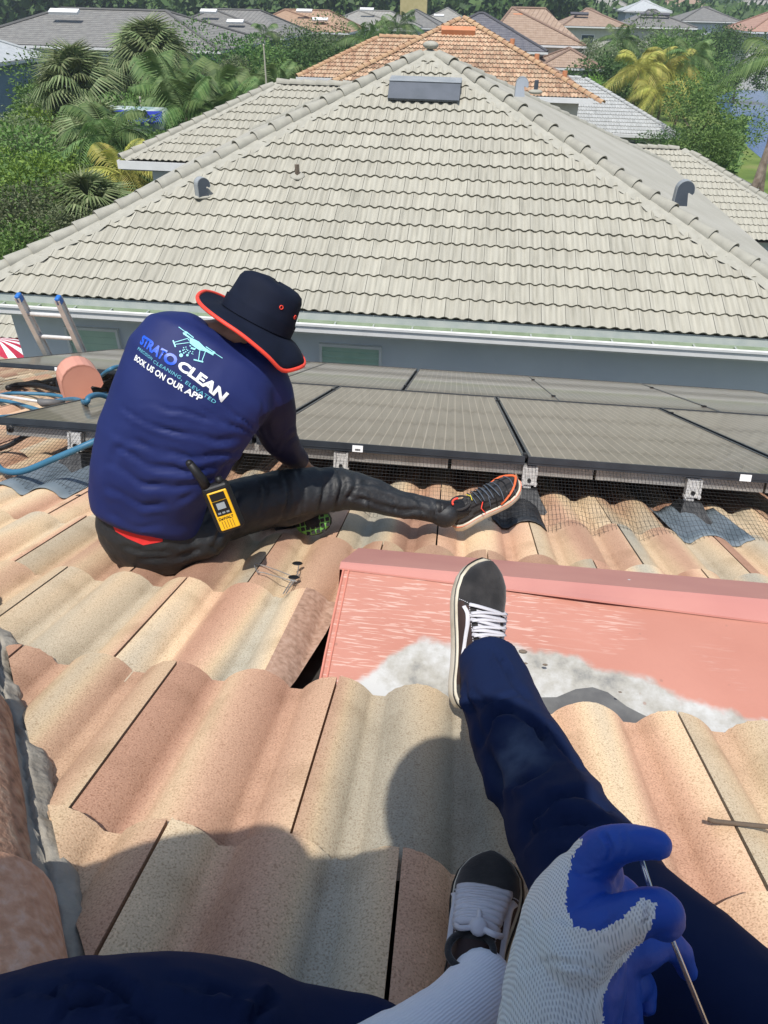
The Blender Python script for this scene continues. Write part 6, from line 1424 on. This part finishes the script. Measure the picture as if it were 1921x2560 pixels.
LM = dict(dark=leafmat('dark_foliage', (0.039, 0.085, 0.023), (0.072, 0.143, 0.036), (0.117, 0.195, 0.058)),
          mid=leafmat('mid_foliage', (0.065, 0.130, 0.033), (0.117, 0.208, 0.046), (0.182, 0.286, 0.078)),
          olive=leafmat('olive_foliage', (0.104, 0.143, 0.065), (0.169, 0.208, 0.104), (0.247, 0.286, 0.156)),
          bright=leafmat('bright_foliage', (0.104, 0.195, 0.033), (0.182, 0.299, 0.046), (0.260, 0.390, 0.078)),
          palm=leafmat('palm_frond_green', (0.065, 0.130, 0.036), (0.117, 0.195, 0.058), (0.182, 0.260, 0.091)),
          yellow=leafmat('yellowing_frond', (0.260, 0.273, 0.052), (0.364, 0.364, 0.078), (0.442, 0.390, 0.104)),
          sabal=leafmat('sabal_fan_green', (0.117, 0.169, 0.065), (0.195, 0.247, 0.104), (0.273, 0.312, 0.156)),
          straw=leafmat('straw_frond', (0.208, 0.156, 0.065), (0.286, 0.221, 0.104), (0.338, 0.247, 0.104)))
def crown_mesh(seed, n, leaf, lobes=9, flat=1.0, spike=0):
    rnd = random.Random(seed); vs = []; fs = []
    L_ = [(Vector((rnd.gauss(0, .34), rnd.gauss(0, .34), rnd.gauss(.02, .30)*flat)), rnd.uniform(.28, .50)) for _ in range(lobes)]
    for i in range(n):
        c, r = rnd.choice(L_)
        d = Vector((rnd.gauss(0, 1), rnd.gauss(0, 1), rnd.gauss(0, 1)))
        d.normalize(); rr = r*(rnd.random()**.28)*rnd.uniform(.85, 1.12)
        p = c+Vector((d.x*rr, d.y*rr, d.z*rr*.9*flat)); q = noise.noise(p*4+Vector((seed, 0, 0)))
        if q < -.12 and rnd.random() < .75: continue
        t = (d+Vector((rnd.gauss(0, .6), rnd.gauss(0, .6), rnd.gauss(0, .6)-spike*.4))).normalized(); s = t.orthogonal().normalized(); s = (Matrix.Rotation(rnd.uniform(0, 6.28), 3, t) @ s)
        l = leaf*rnd.uniform(.7, 1.4); w_ = l*rnd.uniform(.35, .55); b = len(vs)
        vs += [p, p+t*l*.5+s*w_*.5, p+t*l, p+t*l*.5-s*w_*.5]; fs.append([b, b+1, b+2, b+3])
    return vs, fs
def trunk_mesh(seed, h, r0):
    rnd = random.Random(seed); mb = MB(); x = rnd.uniform(-.3, .3)
    mb.tube([Vector((0, 0, 0)), Vector((x*.4, 0, h*.35)), Vector((x, .1, h*.75))], [r0, r0*.8, r0*.55], 7)
    for k in range(6):
        a_ = rnd.uniform(0, 6.28); z = h*rnd.uniform(.35, .7); l = h*rnd.uniform(.2, .35)
        mb.tube([Vector((x*z/h, 0, z)), Vector((math.cos(a_)*l*.5, math.sin(a_)*l*.5, z+l*.4)), Vector((math.cos(a_)*l*.9, math.sin(a_)*l*.9, z+l*.8))], [r0*.45, r0*.3, r0*.12], 5)
    return mb
CR = {}
def crown(kind, var):
    k = (kind, var)
    if k not in CR:
        lf = {'dark': .085, 'mid': .075, 'olive': .055, 'bright': .08}[kind]; v, f = crown_mesh(hash(kind) % 97+var*13 if False else {'dark': 3, 'mid': 17, 'olive': 31, 'bright': 47}[kind]+var*7, 9000 if kind != 'olive' else 11000, lf*.74, 11+var, .95)
        CR[k] = mesh_from('crown', v, f); CR[k].materials.append(LM[kind])
    return CR[k]
TRK = {}
def tree(px_, ytop, dist, rad, kind='mid', label='', group=None, var=0, flat=1., g0=GZ):
    r = ray(px_, ytop); p = r*(dist/r.dot(GN)); top = p.z; ch = rad*.95*flat
    base = Vector((p.x, p.y, g0)); t = thing('tree', label, 'tree', base, group)
    cz = top-ch*.95
    cr = ob('crown', crown(kind, var), None, t, Matrix.Translation(Vector((p.x, p.y, cz))) @ Matrix.Rotation(random.uniform(0, 6.28), 4, 'Z') @ Matrix.Diagonal((rad*1.15, rad*1.15, ch, 1)))
    h = max(1.5, cz-g0); key = var
    if key not in TRK: TRK[key] = trunk_mesh(key+5, 1.0, .035).mesh('trunk', [M['trunk']])
    ob('trunk', TRK[key], None, t, Matrix.Translation(base) @ Matrix.Diagonal((min(h, 7), min(h, 7), h*1.15, 1)))
    return t
def frond_mesh(name, L, n, ll, droop, m, lift=.5, curl=.0, wid=.05):
    pts = []; 
    for i in range(n+1):
        t = i/n; pts.append(Vector((L*(t*math.cos(lift)-.0+0*t), 0, L*(math.sin(lift)*t-droop*t*t))))
    mb = MB(); mb.tube(pts[::2], [.022*L/2.5*(1-.85*i/(len(pts[::2])-1)) for i in range(len(pts[::2]))], 4)
    rnd = random.Random(int(L*100))
    for i in range(2, n+1):
        t = i/n; p = pts[i]; d = (pts[i]-pts[i-1]).normalized()
        for s in (-1, 1):
            l = ll*(math.sin(math.pi*min(1, t*.92+.06))**.6)*rnd.uniform(.85, 1.1)
            e_ = (d*.55+Vector((0, s, 0))*.85+Vector((0, 0, -.28-curl))).normalized(); w_ = wid*l; u = d.cross(e_).normalized(); dr = Vector((0, 0, -.35*l))
            vs = [p, p+e_*l*.5+d*w_, p+e_*l+dr, p+e_*l*.5-d*w_]; mb.add(vs, [[0, 1, 2, 3]])
    me = mb.mesh(name, [m]); return me
FR = {}
def palm(px_, ytop, dist, L, label, kind='palm', nf=16, trunk_h=None, lean=(0, 0), group=None, droop=.75, cl=1, g0=GZ, ll=.55):
    r = ray(px_, ytop); p = r*(dist/r.dot(GN)); crownz = p.z-L*.35; base = Vector((p.x-lean[0], p.y-lean[1], g0))
    t = thing('palm_tree', label, 'palm tree', base, group); c = Vector((p.x, p.y, crownz))
    key = (round(L, 1), kind, round(droop, 2))
    if key not in FR: FR[key] = [frond_mesh('frond', L*q, 26, L*.30*ll/.55, L*dd*droop/L, LM[kind], lf) for q, dd, lf in ((1, .55, 1.0), (.95, .8, .7), (1.05, .95, .45), (.9, .75, .15))]
    for k in range(cl):
        off = Vector((random.gauss(0, .5), random.gauss(0, .5), random.uniform(-.9, 0))) if cl > 1 else Vector()
        b = MB(); b.tube([base+off*.6, (base+c+off)/2+Vector((lean[0]*.15, 0, 0)), c+off*Vector((1, 1, 1)).length/1.73], [.13, .10, .08] if cl == 1 else [.07, .06, .05], 8); b.build('trunk', M['trunk'], t)
        for i in range(nf):
            a_ = 2.4*i+random.uniform(-.3, .3)+k; me = FR[key][min(3, int(4*i/nf))]
            ob('frond', me, None, t, Matrix.Translation(c+off) @ Matrix.Rotation(a_, 4, 'Z') @ Matrix.Rotation(random.uniform(-.15, .15), 4, 'Y') @ Matrix.Rotation(random.uniform(-.4, .4), 4, 'X'))
    return t
def fan_mesh(R, n, m):
    mb = MB(); mb.tube([Vector((0, 0, 0)), Vector((R*.6, 0, R*.06)), Vector((R*1.1, 0, 0))], .012*R, 4)
    for i in range(n):
        a_ = (i/(n-1)-.5)*4.2; c = Vector((R*1.05, 0, 0)); d = Vector((math.cos(a_), math.sin(a_), .05-.10*abs(a_))).normalized(); s = Vector((-math.sin(a_), math.cos(a_), 0)); l = R*(1.0-.10*abs(a_)); w_ = R*.042
        mb.add([c, c+d*l*.5+s*w_, c+d*l*.86+Vector((0, 0, -R*.60)), c+d*l*.5-s*w_], [[0, 1, 2, 3]])
    return mb.mesh('frond', [m])
FAN = {}
def sabal(px_, ytop, dist, R, label, nf=44, h=None, skirt=.3):
    nf = int(nf*2.3); R *= .70
    r = ray(px_, ytop); p = r*(dist/r.dot(GN)); c = Vector((p.x, p.y, p.z-R*1.7)); base = Vector((p.x, p.y, GZ)); t = thing('palm_tree', label, 'palm tree', base)
    for k in ('sabal', 'straw'):
        if k not in FAN: FAN[k] = fan_mesh(1.0, 24, LM[k])
    b = MB(); b.tube([base, c-Vector((0, 0, R*.3))], [.22, .2], 8); b.build('trunk', M['trunk'], t)
    for i in range(nf):
        q = i/nf; a_ = 2.399*i; el = math.radians(88-q*165); k = 'straw' if q > 1-skirt*.5 else 'sabal'; s = R*random.uniform(.85, 1.1)
        ob('frond', FAN[k], None, t, Matrix.Translation(c) @ Matrix.Rotation(a_, 4, 'Z') @ Matrix.Rotation(-el, 4, 'Y') @ Matrix.Rotation(random.uniform(-.7, .7), 4, 'X') @ Matrix.Diagonal((s, s, s, 1)))
    return t
# left yard
T = tree
T(30, 240, 24, 2.6, 'mid', 'round green tree at the left edge beyond the patio roof', var=0)
T(60, 345, 19, 2.2, 'olive', 'small-leaved grey-green tree low at the left edge above the hip ridge', var=1)
T(15, 420, 17, 1.9, 'mid', 'dense green shrubby tree at the left edge, lowest of all', var=2)
T(120, 392, 18, 1.5, 'olive', 'olive green bush touching the left hip of the pale roof', var=0)
T(-40, 330, 21, 2.4, 'dark', 'dark green tree cut off by the left edge', var=1)
T(95, 175, 34, 2.8, 'bright', 'yellow-green tree below the metal roofed house', var=1)
T(25, 195, 30, 2.2, 'olive', 'grey-green flowering tree below the blue house wall', var=0)
T(170, 250, 27, 2.4, 'mid', 'mid green tree between the fan palm and the areca palm', var=2)
T(255, 150, 38, 3.4, 'olive', 'large grey-green tree between the two big fan palms', var=1)
T(225, 205, 33, 2.4, 'olive', 'loose grey-green tree just above the blue covered boat', var=2)
T(130, 285, 23, 1.7, 'bright', 'bright green young tree left of the areca palm', var=0)
T(205, 340, 24, 1.5, 'mid', 'green bush below the areca palm', var=1)
T(380, 120, 44, 2.7, 'dark', 'dark green tree right of the tall fan palm', var=0)
T(440, 85, 52, 3.2, 'dark', 'dark rounded tree in front of the left row of roofs', var=2)
T(500, 90, 50, 3.0, 'olive', 'grey-green tree above the thin pole', var=1)
T(560, 60, 60, 3.6, 'dark', 'dark tree in front of the pale roofs at the top', var=1)
T(470, 150, 42, 2.6, 'mid', 'mid green tree behind the fan-leaved clump', var=0)
T(545, 135, 46, 2.6, 'bright', 'bright green ficus near the left end of the orange roof', var=2)
T(600, 115, 50, 3.0, 'mid', 'green tree touching the left end of the orange roof', var=0)
T(640, 75, 62, 3.6, 'mid', 'green tree above the left wing of the orange roof', var=1)
T(700, 60, 66, 3.6, 'dark', 'dark tree above the orange roof wing', var=2)
T(760, 42, 72, 4.0, 'dark', 'dark tree left of the orange peak', var=0)
T(830, 35, 78, 4.2, 'dark', 'tall dark tree directly left of the slate roof', var=1)
T(330, 60, 62, 2.2, 'mid', 'small tree between the tall fan palm and the orange far roof', var=2)
T(395, 68, 66, 2.4, 'bright', 'light green tree in front of the orange far roof', var=1)
T(620, 40, 90, 3.4, 'dark', 'dark tree at the right end of the left row of roofs', var=0)
T(300, 205, 36, 2.2, 'dark', 'dark tree behind the boat', var=1)
T(430, 205, 31, 1.9, 'dark', 'dark shrub behind the pale rear wing', var=0)
T(350, 265, 26, 1.6, 'mid', 'green shrub left of the pale rear wing roof', var=0)
T(585, 30, 120, 4.0, 'olive', 'olive tree beyond the dark tiled roof', var=0)
T(430, 62, 60, 3.4, 'mid', 'full green tree hiding the foot of the orange far roof', var=2)
T(520, 62, 64, 3.2, 'dark', 'tall dark tree before the pale far roof', var=1)
T(650, 48, 74, 3.8, 'mid', 'broad green tree above the left wing ridge of the orange house', var=2)
T(715, 36, 84, 3.8, 'olive', 'grey-green tree top above the orange wing, near the white building', var=0)
T(225, 78, 56, 2.8, 'olive', 'grey-green tree before the join of the two grey roofs', var=2)
T(105, 92, 52, 2.6, 'mid', 'green tree before the long grey roof, left of the fan palms', var=1)
T(60, 130, 40, 2.6, 'mid', 'green tree in front of the long grey roof at far left', var=2)
T(110, 150, 37, 2.2, 'olive', 'grey-green tree left of the first fan palm', var=0)
T(235, 110, 46, 3.0, 'mid', 'green tree between the two fan palms, below the grey roofs', var=1)
T(270, 95, 55, 2.6, 'dark', 'dark tree just below the second grey roof', var=0)
T(350, 150, 42, 2.6, 'olive', 'grey-green tree right of the tall fan palm', var=2)
T(40, 275, 22, 1.8, 'bright', 'bright green shrub near the left edge', var=1)
T(330, 215, 33, 1.8, 'mid', 'green tree right of the covered boat', var=2)
sabal(150, 95, 36, 1.75, 'tall fan palm with straw coloured skirt at left, below the grey roofs')
sabal(315, 38, 44, 1.9, 'tallest fan palm, in front of the orange far roof', nf=54)
sabal(200, 215, 28, 1.3, 'fan palm with orange drying leaves below the first fan palm', nf=34, skirt=.9)
sabal(180, 372, 19.5, 1.1, 'spiky fan palm bush at the left hip of the pale roof', nf=50, skirt=.2)
palm(225, 235, 25, 2.6, 'drooping feathery palm left of the thin wooden pole', nf=20, droop=.95)
palm(255, 325, 23, 2.0, 'yellow-green feathery palm at the corner of the rear wing', 'yellow', nf=14, droop=.8)
palm(430, 150, 34, 2.6, 'dark broad-leaved palm clump above the rear wing roof', nf=14, cl=3, droop=.5, ll=.8)
palm(490, 165, 33, 2.4, 'feathery palm clump right of the dark palm clump', nf=14, cl=2, droop=.55, ll=.75)
palm(395, 190, 31, 2.2, 'low palm left of the dark palm clump', nf=14, droop=.6, ll=.8)
palm(600, 150, 44, 2.2, 'palm beside the left end of the orange roof', nf=14, droop=.6)
palm(790, 55, 66, 3.0, 'palm rising above the orange wing roof', nf=16)
palm(860, 30, 84, 3.2, 'palm left of the orange peak against the far trees', nf=16)
palm(570, 52, 80, 2.6, 'curved grey palm in front of the pale far roofs', nf=12, droop=1.0)
# right side
T(1335, 88, 72, 3.6, 'dark', 'dark round tree right of the small tan roof', var=0)
T(1290, 62, 80, 3.2, 'olive', 'grey-green tree behind the small tan roof', var=1)
T(1400, 50, 84, 4.2, 'mid', 'tall green tree in the middle of the right hand grove', var=1)
T(1450, 38, 95, 4.6, 'olive', 'tall olive tree in the right hand grove', var=2)
T(1360, 45, 100, 4.2, 'mid', 'green tree behind the dark round one', var=2)
T(1500, 45, 100, 4.4, 'dark', 'dark tree at the back of the right hand grove', var=0)
T(1530, 60, 86, 3.6, 'mid', 'rounded tree beside the lawn before the salmon roof', var=1)
T(1290, 148, 66, 1.7, 'bright', 'small bright green bush right of the slate and cream walls', var=2)
T(1630, 52, 96, 3.6, 'dark', 'blue-green pine at the right edge by the far house', var=2)
T(1575, 40, 106, 2.6, 'dark', 'slim dark tree left of the salmon roofed house', var=0)
T(1540, 158, 46, 2.5, 'mid', 'broad glossy sea grape tree right of the yellow palms', var=0)
T(1548, 240, 40, 2.1, 'mid', 'glossy broadleaf tree standing in front of the lake', var=2)
T(1495, 262, 44, 1.7, 'dark', 'dark shrub between the grey roof and the broadleaf tree', var=1)
T(1415, 150, 72, 2.6, 'dark', 'dark undergrowth tree behind the yellow palms', var=2)
T(1480, 105, 78, 2.6, 'bright', 'light green tree above the yellow palms', var=0)
palm(1390, 112, 64, 3.4, 'yellowing palm above the grey roof, left one of the clump', 'yellow', nf=18, droop=1.0)
palm(1455, 105, 66, 3.8, 'yellowing palm above the grey roof, tallest of the clump', 'yellow', nf=20, droop=1.0)
palm(1425, 165, 62, 3.0, 'yellowing palm low in the clump above the grey roof', 'yellow', nf=16, droop=1.05)
palm(1715, 72, 33, 2.7, 'coconut palm leaning in from the right edge over the lake', 'palm', nf=12, droop=.9, lean=(-1.0, .5))
palm(1500, 90, 66, 2.6, 'grey-green palm behind the yellow palms', 'palm', nf=14)
palm(1340, 60, 90, 3.0, 'palm rising from the right hand grove', 'palm', nf=14)
r = ray(1636, 392); p0 = r*(30/r.dot(GN)); r = ray(1668, 300); p1 = r*(30.5/r.dot(GN)); t = thing('tree', 'slanting bare grey trunk at the right edge before the lake', 'tree', (p0.x-.6, p0.y, GZ)); b = MB(); b.tube([Vector((p0.x-.5, p0.y, GZ)), p0, p1, p1+(p1-p0)*1.3], [.16, .15, .13, .1], 8); b.build('trunk', M['trunk'], t)
# distant woodland as one mass of foliage
vs = []; fs = []; rnd = random.Random(5)
def wood(a0_, a1_, b0_, b1_, h0, h1, n, leaf):
    for i in range(n):
        b_ = rnd.uniform(b0_, b1_); a_ = rnd.uniform(a0_, a1_)*b_/100; c = NB(a_, b_, 0); hh = h0+(h1-h0)*(.5+.5*noise.noise(Vector((a_*.06, b_*.03, 3)))+.28*noise.noise(Vector((a_*.35, b_*.2, 1))))
        z = GZ+hh*(rnd.random()**.45); d = Vector((rnd.gauss(0, 1), rnd.gauss(0, 1), rnd.gauss(0, 1))).normalized(); s = d.orthogonal().normalized(); l = leaf*rnd.uniform(.6, 1.3)*b_/150; p = Vector((c.x, c.y, z)); k = len(vs)
        vs.extend([p, p+d*l*.5+s*l*.35, p+d*l, p+d*l*.5-s*l*.35]); fs.append([k, k+1, k+2, k+3])
wood(-62, 12, 150, 230, 7.0, 13, 60000, 1.5); wood(8, 62, 175, 420, 6.5, 10.5, 40000, 1.3); wood(-62, 62, 300, 700, 7, 10.8, 20000, 1.4); wood(-50, 0, 60, 150, 1.5, 5.5, 26000, 1.6)
wood(10, 34, 120, 170, 2.5, 6.5, 9000, 1.3)
o = ob('distant_trees', mesh_from('distant_trees', vs, fs), LM['dark']); tag(o, 'distant band of dark green trees behind the houses along the top', 'woodland', None, 'stuff')
vs = []; fs = []
def brush(n, x0, x1, b0_, b1_, hmax, leaf):
    for i in range(n):
        b_ = rnd.uniform(b0_, b1_); a_ = rnd.uniform(x0, x1)*b_/20; c = NB(a_, b_, GZ); q = noise.noise(Vector((a_*.5, b_*.5, 0)))
        z = GZ+hmax*max(0, .4+q)*rnd.random(); d = Vector((rnd.gauss(0, 1), rnd.gauss(0, 1), rnd.gauss(.5, 1))).normalized(); s = d.orthogonal().normalized(); l = leaf*rnd.uniform(.6, 1.4); p = Vector((c.x, c.y, z)); k = len(vs)
        vs.extend([p, p+d*l*.5+s*l*.3, p+d*l, p+d*l*.5-s*l*.3]); fs.append([k, k+1, k+2, k+3])
brush(52000, -13.5, -2, 16, 48, 4.0, .40); brush(5000, 5.6, 6.6, 52, 66, 2.0, .45)
o = ob('undergrowth', mesh_from('undergrowth', vs, fs), LM['mid']); tag(o, 'dense low shrubs filling the yards between the trees', 'shrubs', None, 'stuff')
# ------------------------------------------------------------------ thin summer haze
hm_, hn_, hl_, hb_ = newmat('summer_haze'); hn_.remove(hb_)
pv_ = hn_.new('ShaderNodeVolumePrincipled'); pv_.inputs['Density'].default_value = .0007; pv_.inputs['Color'].default_value = (.80, .88, 1, 1); pv_.inputs['Anisotropy'].default_value = .3
hl_.new(pv_.outputs[0], hn_['Material Output'].inputs['Volume'])
hb2 = MB(); hb2.box(Vector((0, 480, 6.5)), XYZ, (420, 500, 16.5)); ho_ = hb2.build('haze', hm_); ho_['kind'] = 'stuff'
